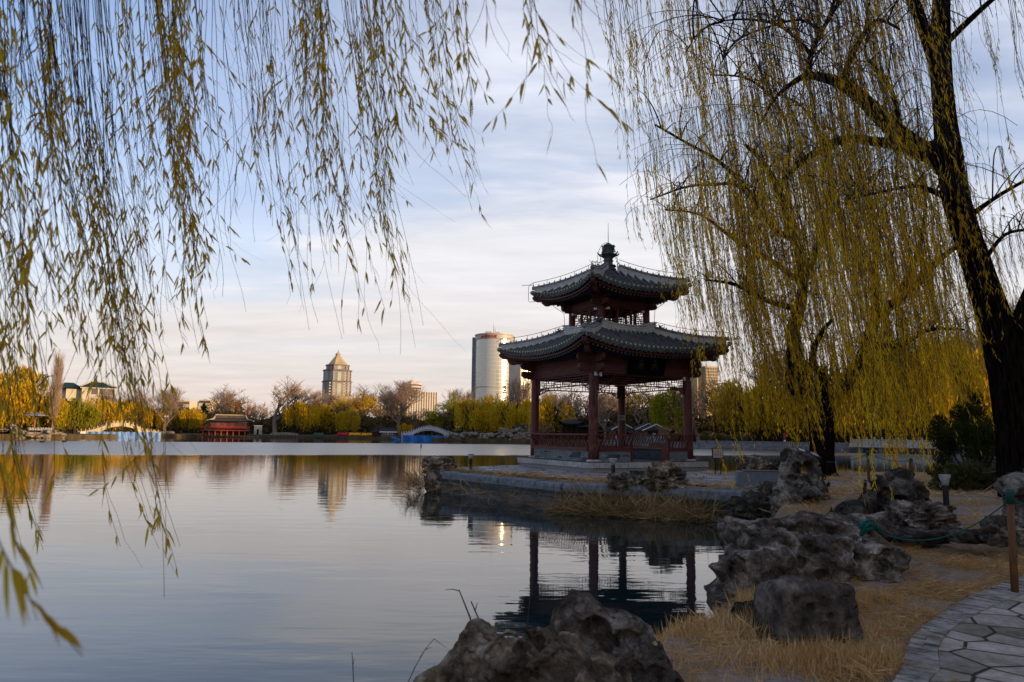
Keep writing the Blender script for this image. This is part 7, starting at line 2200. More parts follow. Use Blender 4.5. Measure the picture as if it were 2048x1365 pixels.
mb = MB(); mb.prism([(0, 0), (3.0, 0), (1.5, 3.2 * k * 6)], (PX(487.5), 3.3, Z(838)), (0, 1, 0), (0, 0, 1), .25); mb.build('gable_panel', M['hallred'], ur)

# ---- timber dock on short piles
px0, px1 = 505, 690
dk = thing('timber_dock', 'long low dark timber dock on short piles running right from the red hall', 'dock', (xof(600, 225), 225, 0))
A = Vector((xof(402, far_d(402) - 5.5), far_d(402) - 5.5, 0)) - dk.location; B_ = Vector((xof(690, far_d(690) - 1.5), far_d(690) - 1.5, 0)) - dk.location
M['dock'] = surf('dark_dock_timber', (0.03, 0.022, 0.018), (0.08, 0.06, 0.048), 1, .8, 0)
mb = MB(); mb.bar(A + Vector((0, 0, .42)), B_ + Vector((0, 0, .42)), 2.0, .2); mb.build('deck', M['dock'], dk)
npil = 56
for i in range(npil):
    p = A.lerp(B_, (i + .5) / npil); mb = MB(); mb.tube([p + Vector((0, -.9, -.4)), p + Vector((0, -.9, .315))], .22, 6); mb.build('pile', M['dock'], dk)

# ---- white shed panels, greenhouse roof, huts on the dock shore
def shed(name, label, cat, px0, px1, y0, y1, back, mat, rmat=None, gable=False):
    pxm = (px0 + px1) / 2; d = far_d(pxm) + back
    o = bthing(name, label, cat, pxm, d, 0.8, facing(pxm)); w = (px1 - px0) / 2 * mpp(d); h = zof(pxm, y0, d) - .8
    return o, w, h, d
o, w, h, d = shed('white_shed', 'small white shed with a dark doorway, under the thicket right of the red hall', 'shed', 508, 523, 852, 866, 9, None)
M['shedw'] = plain('weathered_white', (.34, .33, .31), .7)
mb = MB(); mb.box(-w, w, 0, 2.5, 0, h); wl = mb.build('wall', M['shedw'], o); mb = MB(); mb.box(-w * .3, w * .25, -.05, -.003, 0, h * .6); mb.build('door', M['halldark'], o); mb = MB(); mb.box(-w - .15, w + .15, -.2, 2.7, h + .003, h + .12); mb.build('roof', M['white'], o)
o, w, h, d = shed('storage_tent', 'low grey-green tarpaulin covered store on the dock shore right of the white shed', 'tent', 540, 596, 865, 873, 3, None)
M['tarp'] = surf('grey_green_tarp', (0.13, 0.13, 0.10), (0.24, 0.23, 0.18), 1, .8, .4, .1)
mb = MB(); mb.prism([(-w, 0), (w, 0), (w * .93, h * .55), (w * .3, h), (-w * .2, h * .98), (-w * .9, h * .6)], (0, 2, 0), (1, 0, 0), (0, 0, 1), 4.0); mb.build('cover', M['tarp'], o)
mb = MB()
for i in range(9):
    x = -w + 2 * w * i / 8; mb.box(x - .08, x + .08, -.12, -.001, 0, h * .5)
mb.build('frame', M['dock'], o)
# timber hut
o, w, h, d = shed('timber_hut', 'small timber hut with white trim and grey roof left of the white marble bridge', 'hut', 762, 791, 862, 877, 4, None)
M['hutwood'] = surf('brown_hut_boards', (0.13, 0.065, 0.035), (0.20, 0.105, 0.06), 2, .8, .2, .02, (1, 1, 6))
hw = zof(776, 863.5, d) - .8; hr = zof(776, 855.5, d) - .8; zb_ = zof(776, 871.5, d) - .8
mb = MB(); mb.box(-w, w, 0, 4.5, 0, hw); wl = mb.build('wall', M['hutwood'], o)
mb = MB(); mb.box(-w - .1, w + .1, -.1, -.003, 0, max(zb_, .5)); mb.build('stone_plinth', M['rubble'], wl)
for x in (-.32, .28):
    mb = MB(); mb.box(w * x - .62, w * x + .62, -.08, -.003, zb_ + .1, hw - .15); wn = mb.build('window', M['white'], wl)
    mb = MB(); mb.box(w * x - .5, w * x - .05, -.10, -.081, zb_ + .2, hw - .25); mb.box(w * x + .05, w * x + .5, -.10, -.081, zb_ + .2, hw - .25); mb.build('pane', M['win'], wn)
M['greyroof'] = surf('grey_shingle', (0.03, 0.03, 0.032), (0.055, 0.055, 0.058), 2, 1.0, .3, .02, spec=0.0)
mb = MB(); mb.prism([(-.7, hw - .12), (5.2, hw - .12), (2.25, hr)], (0, 0, 0), (0, 1, 0), (0, 0, 1), 2 * w + .9); rf = mb.build('roof', M['greyroof'], o)
mb = MB(); mb.box(-w - .47, w + .47, -.80, -.705, hw - .28, hw + .0); mb.build('fascia', M['white'], rf)
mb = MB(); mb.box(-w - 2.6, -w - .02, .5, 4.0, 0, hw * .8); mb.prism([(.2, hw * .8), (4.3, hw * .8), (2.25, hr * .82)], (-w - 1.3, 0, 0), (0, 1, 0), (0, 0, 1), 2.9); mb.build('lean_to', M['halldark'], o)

# ---- two bridges
M['marble'] = surf('white_marble', (0.36, 0.36, 0.40), (0.46, 0.46, 0.50), 1, .7, .1, .02)
M['creamst'] = surf('cream_bridge_stone', (0.40, 0.34, 0.22), (0.52, 0.44, 0.30), .8, .8, .2, .03)
def bridge(label, px0, px1, ytop, yend, yarch, pa0, pa1, back, mat, yaw=0.0, posts=22):
    pxm = (px0 + px1) / 2; d = far_d(pxm) + back; k = mpp(d)
    o = bthing('arch_bridge', label, 'bridge', pxm, d, 0, facing(pxm) + yaw)
    L = (px1 - px0) / 2 * k; zt, ze = zof(pxm, ytop, d), zof(pxm, yend, d); za = zof(pxm, yarch, d)
    a0, a1 = (pa0 - pxm) * k, (pa1 - pxm) * k
    deck = lambda x: ze + (zt - ze) * (0.5 + 0.5 * math.cos(PI * max(-1, min(1, x / L))))
    ac, ar = (a0 + a1) / 2, (a1 - a0) / 2
    arch = lambda x: (0.3 + (za - 0.3) * math.sqrt(max(0, 1 - ((x - ac) / ar) ** 2))) if abs(x - ac) < ar else -0.6
    mb = MB(); n = 60; W_ = 2.2
    xs_ = [-L + 2 * L * i / n for i in range(n + 1)]
    vs = []
    for x in xs_:
        lo = min(arch(x), deck(x) - .35)
        vs += [(x, -W_, lo), (x, -W_, deck(x)), (x, W_, deck(x)), (x, W_, lo)]
    fs = []
    for i in range(n):
        for j in range(4):
            fs.append((i * 4 + j, i * 4 + (j + 1) % 4, i * 4 + 4 + (j + 1) % 4, i * 4 + 4 + j))
    fs += [(3, 2, 1, 0), (n * 4, n * 4 + 1, n * 4 + 2, n * 4 + 3)]
    mb.add(vs, fs); body = mb.build('span', mat, o)
    mb = MB(); ring = [(ac + ar * math.cos(PI * i / 24) * 1.0, -W_ - .06, .3 + (za - .3) * math.sin(PI * i / 24) + .12) for i in range(25)]
    for p, q in zip(ring, ring[1:]): mb.bar(p, q, .28, .30, (0, 1, 0))
    mb.build('arch_ring', mat, body)
    rh_ = 0.80
    for sy in (-W_ + .12, W_ - .12):
        pan = MB()
        for i in range(posts):
            x0_, x1_ = -L + 2 * L * i / posts, -L + 2 * L * (i + 1) / posts
            pan.prism([(x0_ + .1, deck(x0_) + .02), (x1_ - .1, deck(x1_) + .02), (x1_ - .1, deck(x1_) + rh_ * .72), (x0_ + .1, deck(x0_) + rh_ * .72)], (0, sy, 0), (1, 0, 0), (0, 0, 1), .13)
        pan.build('railing_panel', mat, body)
        for i in range(posts + 1):
            x = -L + 2 * L * i / posts; z = deck(x); p = MB()
            p.box(x - .10, x + .10, sy - .135, sy + .135, z - .05, z + rh_ * .95); p.lathe([(.08, z + rh_ * .95), (.12, z + rh_ * 1.08), (.11, z + rh_ * 1.3), (.03, z + rh_ * 1.42)], (x, sy, 0), 8); p.build('railing_post', mat, body)
    return o, d
bridge('cream stone arch bridge lit by low sun on the left shore, behind blue sheeting', 168, 306, 850, 868, 853, 198, 273, 7, M['creamst'], math.radians(14), 20)
bridge('white marble arch bridge with post-topped railings, in shade right of the timber hut', 806, 912, 859, 872, 858.5, 826, 892, 7, M['marble'], math.radians(-6), 22)
# blue sheeting fences in the water before both bridges
M['bluetarp'] = surf('blue_sheeting', (0.015, 0.10, 0.34), (0.035, 0.17, 0.48), 1.1, .55, .8, .25, (2.5, 1, .25))
M['paletarp'] = surf('faded_blue_sheeting', (0.10, 0.22, 0.50), (0.20, 0.34, 0.62), 1.1, .55, .8, .25, (2.5, 1, .25))
def tarp(label, pxs, y0, y1, back, mat):
    pxm = (pxs[0] + pxs[1]) / 2; d = far_d(pxm) + back; k = mpp(d); o = bthing('sheeting_fence', label, 'fence', pxm, d, 0, facing(pxm))
    L = (pxs[1] - pxs[0]) / 2 * k; h = zof(pxm, y0, d); zb = -0.1
    def fn(u, q):
        x = -L + 2 * L * u; sag = .12 * abs(math.sin(u * 9 * PI))
        return (x, .18 * math.sin(u * 70) * (.4 + .6 * q) + .25 * math.sin(u * 23 + q * 2), zb + (h - sag - zb) * q)
    mb = MB(); mb.grid(fn, 160, 6); mb.grid(lambda u, q: (lambda p: (p[0], p[1] + .06, p[2]))(fn(1 - u, q)), 160, 6); s_ = mb.build('sheet', mat, o, True)
    for i in range(10):
        x = -L + 2 * L * i / 9; mb = MB(); mb.tube([(x, .45, -.5), (x, .45, h + .15)], .06, 6); mb.build('stake', M['dock'], o)
    return o, L, h
o, L, h = tarp('faded blue sheeting fence in the water before the cream stone bridge', (183, 314), 863.5, 874, -3, M['paletarp'])
mb = MB(); mb.box(-L - 1.2, -L - .1, -.4, .3, -.1, h * .9); mb.build('end_board', M['white'], o)
o, L, h = tarp('bright blue sheeting fence in the water before the white marble bridge', (806, 894), 870.5, 880, -3, M['bluetarp'])
mb = MB(); mb.prism([(L - .1, -.1), (L + 3.0, h * 1.5), (L + 2.2, h * 1.8), (L - .3, h * .9)], (0, 0, 0), (1, 0, 0), (0, 0, 1), .12); mb.build('loose_sheet', M['bluetarp'], o)
mb = MB(); mb.prism([(-L - 3.2, h * .3), (-L - 2.8, h * .8), (-L + .1, -.05), (-L - .6, -.1)], (0, 0, 0), (1, 0, 0), (0, 0, 1), .12); mb.build('loose_sheet', M['bluetarp'], o)

# ---- moored boats
M['yboat'] = surf('yellow_boat_plastic', (0.60, 0.30, 0.01), (0.70, 0.36, 0.015), 2, .4, 0); M['rboat'] = surf('red_boat_plastic', (0.36, 0.012, 0.03), (0.46, 0.02, 0.045), 2, .4, 0)
def pedal_boat(mat):
    o = thing('pedal_boat', 'yellow pedal boat', 'boat')
    mb = MB()
    for sy in (-.55, .55):
        mb.tube([(-1.3, sy, .18), (-1.1, sy, .22), (0, sy, .22), (1.0, sy, .24), (1.35, sy, .40)], [.10, .24, .26, .22, .06], 8)
    mb.box(-1.0, .9, -.5, .5, .30, .42); mb.build('hull', mat, o)
    for sy in (-.32, .32):
        mb = MB(); mb.box(-.55, -.1, sy - .22, sy + .22, .422, .60); mb.box(-.68, -.552, sy - .22, sy + .22, .422, 1.0); mb.build('seat', mat, o)
    mb = MB(); mb.prism([(.3, .422), (.9, .422), (.75, .85), (.45, .80)], (0, 0, 0), (1, 0, 0), (0, 0, 1), .9); mb.build('foot_box', mat, o)
    return o
yb = pedal_boat(M['yboat']); rb = pedal_boat(M['rboat'])
for proto, pxs, lb_, grp in ((yb, (703, 710.5, 717, 728, 736, 742, 747), 'yellow pedal boat on the far shore left of the timber hut', 'yellow pedal boats'), (rb, (681, 686.5, 691, 696), 'red pedal boat moored in a row left of the yellow ones', 'red pedal boats')):
    for i, p_ in enumerate(pxs):
        o = proto if i == 0 else copy_tree(proto)
        d = far_d(p_) + 1.8; o.location = (xof(p_, d), d, .82); o.rotation_euler = (0, 0, -PI / 2 + random.uniform(-.5, .5)); tag(o, lb_, 'boat', grp)
for px_, lb_, mt, w_ in ((637, 'green covered crate boat moored at the right end of the dock', 'l', 1.6), ):
    d = far_d(px_) - 1.2; o = bthing('covered_boat', lb_, 'boat', px_, d, 0.535, facing(px_))
    M['gtarp'] = surf('green_cover', (0.01, 0.09, 0.045), (0.02, 0.14, 0.07), 1, .7, .2, .05)
    mb = MB(); mb.prism([(-.85 * w_, 0), (.85 * w_, 0), (w_, .45), (-w_, .45)], (0, 0, 0), (1, 0, 0), (0, 0, 1), 1.6); mb.build('hull', M['dock'], o); mb = MB(); mb.prism([(-w_, .452), (w_, .452), (w_ * .9, 1.1), (-w_ * .9, 1.1)], (0, 0, 0), (1, 0, 0), (0, 0, 1), 1.5); mb.build('cover', M['gtarp'], o)

# ---- umbrella-shaped shelter, terrace railings on the left rockery
px = 67; d = far_d(px) + 5; k = mpp(d); Z = lambda y: zof(px, y, d) - 1.6
o = bthing('umbrella_shelter', 'umbrella-shaped shelter with a grey-blue roof on one red-brown post at the left shore', 'shelter', px, d, 1.6)
M['shroof'] = surf('blue_grey_sheet_roof', (0.16, 0.17, 0.20), (0.22, 0.23, 0.27), 1, .6, 0); M['shpost'] = surf('red_brown_post', (0.22, 0.08, 0.05), (0.30, 0.12, 0.075), 2, .7, 0)
R_u = 22.5 * k
mb = MB(); mb.lathe([(R_u, Z(832.2)), (R_u, Z(831.2)), (R_u * .5, Z(828)), (R_u * .12, Z(825.2)), (.05, Z(824.6))], (0, 0, 0), 12); mb.build('roof', M['shroof'], o)
mb = MB(); mb.tube([(0, 0, -.5), (0, 0, Z(828))], [.22, .18], 10); po = mb.build('post', M['shpost'], o)
for i in range(6):
    a = i * PI / 3 + .3; mb = MB(); mb.bar((0, 0, Z(838)), (math.cos(a) * R_u * .55, math.sin(a) * R_u * .55, Z(830.6)), .10, .10); mb.build('strut', M['shpost'], po)
M['railst'] = surf('grey_stone_rail', (0.24, 0.25, 0.23), (0.36, 0.36, 0.33), 1, .7, .1, .02)
def balustrade(label, pxa, pxb, da, db, ytop, zb, n, mat, h=None):
    A = Vector((xof(pxa, da), da, 0)); B = Vector((xof(pxb, db), db, 0)); o = thing('stone_balustrade', label, 'balustrade', ((A + B) / 2).to_tuple()[:2] + (zb,))
    A -= Vector(o.location); B -= Vector(o.location); A.z = B.z = 0
    h = h or zof((pxa + pxb) / 2, ytop, (da + db) / 2) - zb
    pan = MB(); dv = (B - A).normalized()
    for i in range(n):
        p, q = A.lerp(B, i / n) + dv * .14, A.lerp(B, (i + 1) / n) - dv * .14
        for z0, z1 in ((.02, h * .62), (h * .72, h * .84)): pan.bar(p + Vector((0, 0, (z0 + z1) / 2)), q + Vector((0, 0, (z0 + z1) / 2)), .12, z1 - z0)
        m_ = (p + q) / 2; pan.bar(m_ - dv * .2 + Vector((0, 0, h * .67)), m_ + dv * .2 + Vector((0, 0, h * .67)), .1, h * .1)
    pan.build('rail_panel', mat, o)
    for i in range(n + 1):
        p = A.lerp(B, i / n); mb = MB(); mb.box(p.x - .14, p.x + .14, p.y - .14, p.y + .14, -.05, h * .95); mb.lathe([(.11, h * .95), (.16, h * 1.0), (.14, h * 1.1), (.03, h * 1.16)], (p.x, p.y, 0), 8); mb.build('rail_post', mat, o)
    return o
balustrade('grey stone balustrade under the umbrella-shaped shelter', 58, 101, far_d(58) + 2.5, far_d(101) + 2.5, 856, 1.55, 8, M['railst'])
balustrade('grey stone balustrade at the very left of the far shore', -60, 27, far_d(0) + 2.5, far_d(27) + 2.5, 858.5, 1.5, 14, M['railst'])
t_ = MB(); A, B = far_pt(-80, 1.0, 0), far_pt(122, 1.0, 0)
def terr(u, q):
    p = A.lerp(B, u); yb_ = far_d(-80 + 202 * u)
    x = xof(-80 + 202 * u, yb_ + 1.5 + 22 * q)
    return (x, yb_ + 1.5 + 22 * q, 1.55 + .3 * q - (1.5 if u > .98 else 0))
t_.grid(terr, 40, 8); o = t_.build('shore_terrace', M['farbank'], None, True); tag(o, kind='structure')

# ---- rockery boulders along the far shore
def mesh_rock(seed):
    V, F = rock_geo((0, 0, 0), (1, .8, .8), seed, 3, .36, .12, 2.2)
    return np_mesh('shore_rock', V, F, M['rockfar'], False)
RK = [mesh_rock(200 + i * 7) for i in range(5)]
rnd = random.Random(9)
def shore_rocks(px0, px1, n, y0, y1, back, label, group, s0=.5, s1=1.1):
    for i in range(n):
        p_ = px0 + (px1 - px0) * (i + rnd.random()) / n; d = far_d(p_) + rnd.uniform(*back); o = link('shore_rock', rnd.choice(RK))
        s = rnd.uniform(s0, s1); o.location = (xof(p_, d), d, rnd.uniform(y0, y1)); o.scale = (s, s, s * rnd.uniform(.7, 1.1)); o.rotation_euler = (0, 0, rnd.uniform(0, 6)); tag(o, label, 'rock', group)
shore_rocks(24, 128, 34, .1, 1.3, (-.6, 1.2), 'sunlit cream boulder heaped at the water edge below the umbrella-shaped shelter', 'sunlit boulders of the left rockery', .45, .95)
shore_rocks(2, 32, 6, 1.4, 2.3, (2.5, 5), 'sunlit boulder above the stone balustrade at the far left', 'boulders above the left balustrade', .5, .9)
shore_rocks(893, 1064, 44, .1, 1.9, (-.4, 2.2), 'shaded grey boulder of the long rockery between white marble bridge and pavilion', 'shaded boulders of the middle rockery', .6, 1.3)
shore_rocks(1000, 1062, 16, 1.8, 3.0, (1.5, 3), 'upper grey boulder heaped beside the pavilion left column on the far shore', 'upper boulders of the middle rockery', .6, 1.2)
for px_, lb_ in ((310, 'pale boulder at the right foot of the cream bridge'), (322, 'pale flat boulder under the leafless tree by the cream bridge'), (340, 'small pale boulder right of the leafless tree on the left shore')):
    d = far_d(px_) + 2; o = link('shore_rock', RK[1]); o.location = (xof(px_, d), d, 1.1); o.scale = (1.1, .9, .7); tag(o, lb_, 'rock')

# ---- dark-roofed halls and gabled kiosks seen through the pavilion
def small_hall(label, px, y_ridge, y_eave, y_base, half, back, lift):
    d = far_d(px) + back; k = mpp(d); o = bthing('tiled_hall', label, 'building', px, d, 0.9, facing(px)); Z = lambda y: zof(px, y, d) - .9; w = half * k
    mb = MB(); hip_roof(mb, -w * .85, w * .85, 0, 5, Z(y_eave), Z(y_ridge), w * .15, w * .5, lift, 5); mb.build('roof', M['greyroof'], o)
    for i in range(5):
        x = -w * .75 + 1.5 * w * i / 4; mb = MB(); mb.tube([(x, .3, -.1), (x, .3, Z(y_eave) + .05)], .14, 6); mb.build('column', M['halldark'], o)
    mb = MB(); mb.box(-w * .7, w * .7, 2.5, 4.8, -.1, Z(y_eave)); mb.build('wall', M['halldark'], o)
small_hall('small hall with dark upswept tiled roof in the pavilion left opening', 1143, 839, 848, 868, 25, 9, .9)
small_hall('long dark tiled gallery roof on the shore left of the pavilion', 1046, 849, 856, 868, 22, 8, .2)
small_hall('plain dark gallery roof between small upswept hall and pavilion front column', 1168, 850, 854, 868, 16, 11, .1)
def kiosk(label, px, y_ridge, y_eave, half, back, yaw):
    d = far_d(px) + back; k = mpp(d); o = bthing('gabled_kiosk', label, 'kiosk', px, d, 0.9, facing(px) + yaw); Z = lambda y: zof(px, y, d) - .9; w = half * k
    ze, zr_ = Z(y_eave), Z(y_ridge)
    mb = MB(); mb.box(-w * .8, w * .8, .4, 4.0, -.1, ze); wl = mb.build('wall', M['hutwood'], o)
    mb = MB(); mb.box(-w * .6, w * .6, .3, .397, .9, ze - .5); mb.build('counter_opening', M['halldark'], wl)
    mb = MB(); mb.prism([(-w * 1.1, ze - .25), (w * 1.1, ze - .25), (0, zr_)], (0, 2.0, 0), (1, 0, 0), (0, 0, 1), 5.2); rf = mb.build('roof', M['greyroof'], o)
    mb = MB(); mb.bar((-w * 1.15, -.66, ze - .30), (0, -.66, zr_ + .05), .10, .15, (0, 0, 1)); mb.bar((0, -.66, zr_ + .05), (w * 1.15, -.66, ze - .30), .10, .15, (0, 0, 1)); mb.build('white_barge_board', M['white'], rf)
    mb = MB(); mb.box(-w * 1.9, -w * 1.12, -.2, 3, ze - .75, ze - .5); mb.build('side_awning', M['greyroof'], o)
    rnd = random.Random(px)
    for i in range(6):
        x = -w * .7 + 1.4 * w * i / 5; mb = MB(); mb.box(x - .25, x + .25, -.3, .1, -.05, rnd.uniform(.9, 1.7)); mb.build('display_rack', plain('rack_colour', rnd.choice([(.3, .3, .32), (.12, .2, .22), (.35, .2, .25)]), .6), o)
kiosk('white-trimmed gabled kiosk half hidden behind the pavilion back column', 1246, 848, 857.5, 22, 4.5, .3)
kiosk('white-trimmed gabled kiosk in the pavilion right opening, nearest the column', 1311, 849.5, 859, 25, 3.5, .3)
kiosk('taller grey gabled kiosk just behind the nearest one in the pavilion right opening', 1296, 848, 857, 24, 7.5, .3)

# ---- right bank: stone retaining wall, balustraded platform, red bollard
M['bankst'] = stonemat('bank_stone', (0.13, 0.13, 0.14), (0.19, 0.19, 0.20), 1.4, .32, (0.07, 0.07, 0.075), .03, bs=.4, cs=2)
rw = thing('retaining_wall', 'stepped grey stone retaining wall along the right far bank', 'wall', (xof(1550, 122), 122, 0))
mb = MB(); L0 = Vector(rw.location); pr = None
for p_ in range(1180, 2321, 20):
    d = far_d(p_); a = Vector((xof(p_, d - .5), d - .5, 0)) - L0
    if pr is not None:
        for (off, z1) in ((0.0, .55), (.5, .98)):
            o_ = Vector((0, off, 0)); mb.bar(pr + o_ + Vector((0, .25, (z1 - .9) / 2)), a + o_ + Vector((0, .25, (z1 - .9) / 2)), .6 + off * .02, z1 + .9)
    pr = a
mb.build('stone_courses', M['bankst'], rw)
mb = MB(); pr = None
for p_ in range(1395, 2321, 20):
    d = far_d(p_) + .45; a = Vector((xof(p_, d), d, 1.16)) - L0
    if pr is not None: mb.bar(pr, a, .9, .34)
    pr = a
mb.build('coping', M['bankst'], rw)
balustrade('pale stone balustrade on the right far bank, seen below the willow curtain', 1702, 1892, far_d(1702) - 2.2, far_d(1892) - 2.2, 884, .95, 12, M['railst'], 1.15)
o = thing('viewing_platform', 'pale stone slab platform over the water carrying the balustrade on the right far bank', 'platform', (xof(1797, 113), 113, 0))
A = Vector((xof(1698, far_d(1698) - 1.6), far_d(1698) - 1.6, .80)) - Vector(o.location); B = Vector((xof(1896, far_d(1896) - 1.6), far_d(1896) - 1.6, .80)) - Vector(o.location)
mb = MB(); mb.bar(A, B, 1.9, .26); mb.build('slab', M['railst'], o)
for i in range(5):
    p = A.lerp(B, (i + .5) / 5); mb = MB(); mb.box(p.x - .3, p.x + .3, p.y - .6, p.y + .6, -1.5, .66); mb.build('pier', M['bankst'], o)
d = far_d(1569) + 6; o = bthing('red_bollard', 'small red hydrant-like post on the right far bank beside a dark trunk', 'hydrant', 1569, d, .9)
M['redpost'] = plain('bright_red_paint', (0.30, 0.012, 0.015), .5); h = zof(1569, 866, d) - .9
mb = MB(); mb.lathe([(.22, 0), (.22, h * .1), (.16, h * .12), (.16, h * .8), (.2, h * .82), (.17, h * .94), (.04, h)], (0, 0, 0), 12); mb.build('barrel', M['redpost'], o); mb = MB(); mb.lathe([(.165, h * .2), (.165, h * .35)], (0, 0, 0), 12); mb.build('white_band', M['white'], o)

# ---- far lamp posts
for px_, yt, lb_ in ((330, 834, 'slim white-globed lamp post right of the cream bridge'), (915, 855, 'slim lamp post at the right end of the white marble bridge'), (1214, 842, 'white-globed lamp post left of the kiosks')):
    d = far_d(px_) + 5; o = bthing('lamp_post', lb_, 'lamp post', px_, d, .9); h = zof(px_, yt, d) - .9
    mb = MB(); mb.tube([(0, 0, 0), (0, 0, h)], [.07, .045], 6); mb.build('pole', M['black'], o)
    for sx_ in (-.4, .4):
        mb = MB(); mb.tube([(0, 0, h - .15), (sx_, 0, h - .05)], .03, 5); mb.ball((sx_, 0, h + .1), .17, 8, 6); mb.build('globe', M['white'], o)

# ---- ducks and a cattail out on the water
M['duck'] = surf('dark_duck_feather', (0.012, 0.011, 0.012), (0.03, 0.026, 0.024), 6, .7, .2, .01)
for px_, py_, lb_, yaw in ((85, 885.5, 'small dark duck swimming on the left, nearer the left edge', 0.2), (129, 884.8, 'small dark duck swimming on the left, right-hand one of the pair', 0.0)):
    q = gnd(px_, py_, 0.0); o = thing('duck', lb_, 'duck', q, yaw); mb = MB()
    mb.tube([(-.42, 0, .20), (-.34, 0, .17), (-.2, 0, .12), (0, 0, .10), (.16, 0, .12), (.24, 0, .20), (.27, 0, .32), (.30, 0, .40), (.36, 0, .41)], [.015, .06, .14, .17, .14, .07, .055, .07, .05], 10)
    mb.tube([(.39, 0, .40), (.48, 0, .385)], [.03, .018], 6); b_ = mb.build('body', M['duck'], o, True)
    for sy in (-1, 1):
        mb = MB(); mb.tube([(.1, sy * .13, .17), (-.1, sy * .15, .18), (-.34, sy * .06, .21)], [.03, .06, .01], 6); mb.build('wing', M['duck'], b_, True)
# ------------------------------------------------------------------ dry grass, reeds, straw, fallen leaves
def strawmat(name, cols):
    return leafmat(name, cols, 0.2)
M['straw'] = strawmat('dry_straw', [(0.08, 0.046, 0.020), (0.30, 0.18, 0.075), (0.74, 0.52, 0.27), (0.46, 0.26, 0.09)])
M['reed'] = strawmat('dry_reed', [(0.09, 0.058, 0.026), (0.25, 0.165, 0.078), (0.48, 0.33, 0.17), (0.20, 0.135, 0.055)])
M['fallen'] = leafmat('fallen_yellow_leaf', [(0.30, 0.19, 0.02), (0.42, 0.27, 0.03), (0.36, 0.20, 0.03), (0.26, 0.15, 0.05)], 0.3)
rng = np.random.default_rng(91)
PATHPTS = np.array([p[:2] for p in edge]); INN = np.array([p[:2] for p in outer])
pathpoly = [tuple(NEAR_EDGE(i / 40))[:2] for i in range(41)] + [tuple(p[:2]) for p in outer[::-1]]
def in_poly(x, y, poly):
    ins = np.zeros(x.shape, bool); n = len(poly)
    for i in range(n):
        ax, ay = poly[i]; bx, by = poly[(i + 1) % n]
        ins ^= ((ay > y) != (by > y)) & (x < (bx - ax) * (y - ay) / (by - ay + 1e-12) + ax)
    return ins
terpoly = [(-2.2, 27.3), (0.4, 23.9), (2.2, 21.9), (4.4, 20.7), (7.0, 19.2), (9.0, 18.2), (14, 15.9), (16, 19.6), (11.4, 21.6), (9.3, 23.6), (7.4, 28.9), (4.6, 33.8), (0.2, 31.2), (-1.9, 28.9)]
def scatter(n, x0, x1, y0, y1, dens=None):
    x = rng.uniform(x0, x1, n); y = rng.uniform(y0, y1, n)
    ok = (sdist(x, y) > 0.12) & ~in_poly(x, y, pathpoly) & ~in_poly(x, y, terpoly)
    bare = ((np.hypot((x - 1.5) / 1.0, (y - 3.95) / 0.62) < 1) | (vnoise(x, y, 1.9, 21) * .6 + vnoise(x, y, 6, 22) * .4 > .60)) & (rng.random(n) > .10)
    ok &= ~bare
    if dens is not None: ok &= rng.random(n) < dens(x, y)
    return x[ok], y[ok]
def blades(x, y, z, D, ln, wd):
    C = np.stack([x, y, z], 1); m = len(x)
    D = D / np.linalg.norm(D, axis=1, keepdims=True)
    s = np.cross(D, rng.normal(size=(m, 3))); s /= np.linalg.norm(s, axis=1, keepdims=True) + 1e-9
    ln = ln[:, None]; wd = wd[:, None] * .5
    bend = rng.normal(size=(m, 3)) * ln * .08
    V = np.stack([C - s * wd, C + s * wd, C + D * ln * .6 + s * wd * .8 + bend, C + D * ln + bend * 2], 1).reshape(-1, 3)
    return V, (np.arange(m)[:, None] * 4 + np.arange(4)[None]).astype(np.int32)
allV, allF, off = [], [], 0
def put(V, F):
    global off
    allV.append(V); allF.append(F + off); off += len(V)
cl = lambda x, y: 0.15 + 0.85 * sm(.38, .62, vnoise(x, y, 1.7, 8) * .6 + vnoise(x, y, 5, 9) * .4)
# upright stubble in clumps
x, y = scatter(30000, -0.6, 6.5, 3.4, 10.0, lambda x, y: sm(.50, .68, vnoise(x, y, 2.1, 3) * .65 + vnoise(x, y, 7, 4) * .35) + 0.5 * (sdist(x, y) < .8))
D = np.stack([rng.normal(size=len(x)) * .22, rng.normal(size=len(x)) * .22, np.ones(len(x))], 1)
put(*blades(x, y, land_h(x, y) - .01, D, rng.uniform(.03, .11, len(x)), rng.uniform(.003, .006, len(x))))
# lying straw
x, y = scatter(95000, -0.6, 8, 3.2, 12, cl)
a = rng.uniform(0, 6.28, len(x)); D = np.stack([np.cos(a), np.sin(a), rng.uniform(-.05, .35, len(x))], 1)
put(*blades(x, y, land_h(x, y) + rng.uniform(.005, .04, len(x)), D, rng.uniform(.03, .15, len(x)) * (1 + (rng.random(len(x)) < .06)), rng.uniform(.002, .005, len(x))))
x, y = scatter(36000, -3, 16, 11, 30, cl)
a = rng.uniform(0, 6.28, len(x)); D = np.stack([np.cos(a), np.sin(a), rng.uniform(.05, .9, len(x))], 1)
put(*blades(x, y, land_h(x, y) + .01, D, rng.uniform(.08, .28, len(x)), rng.uniform(.006, .014, len(x))))
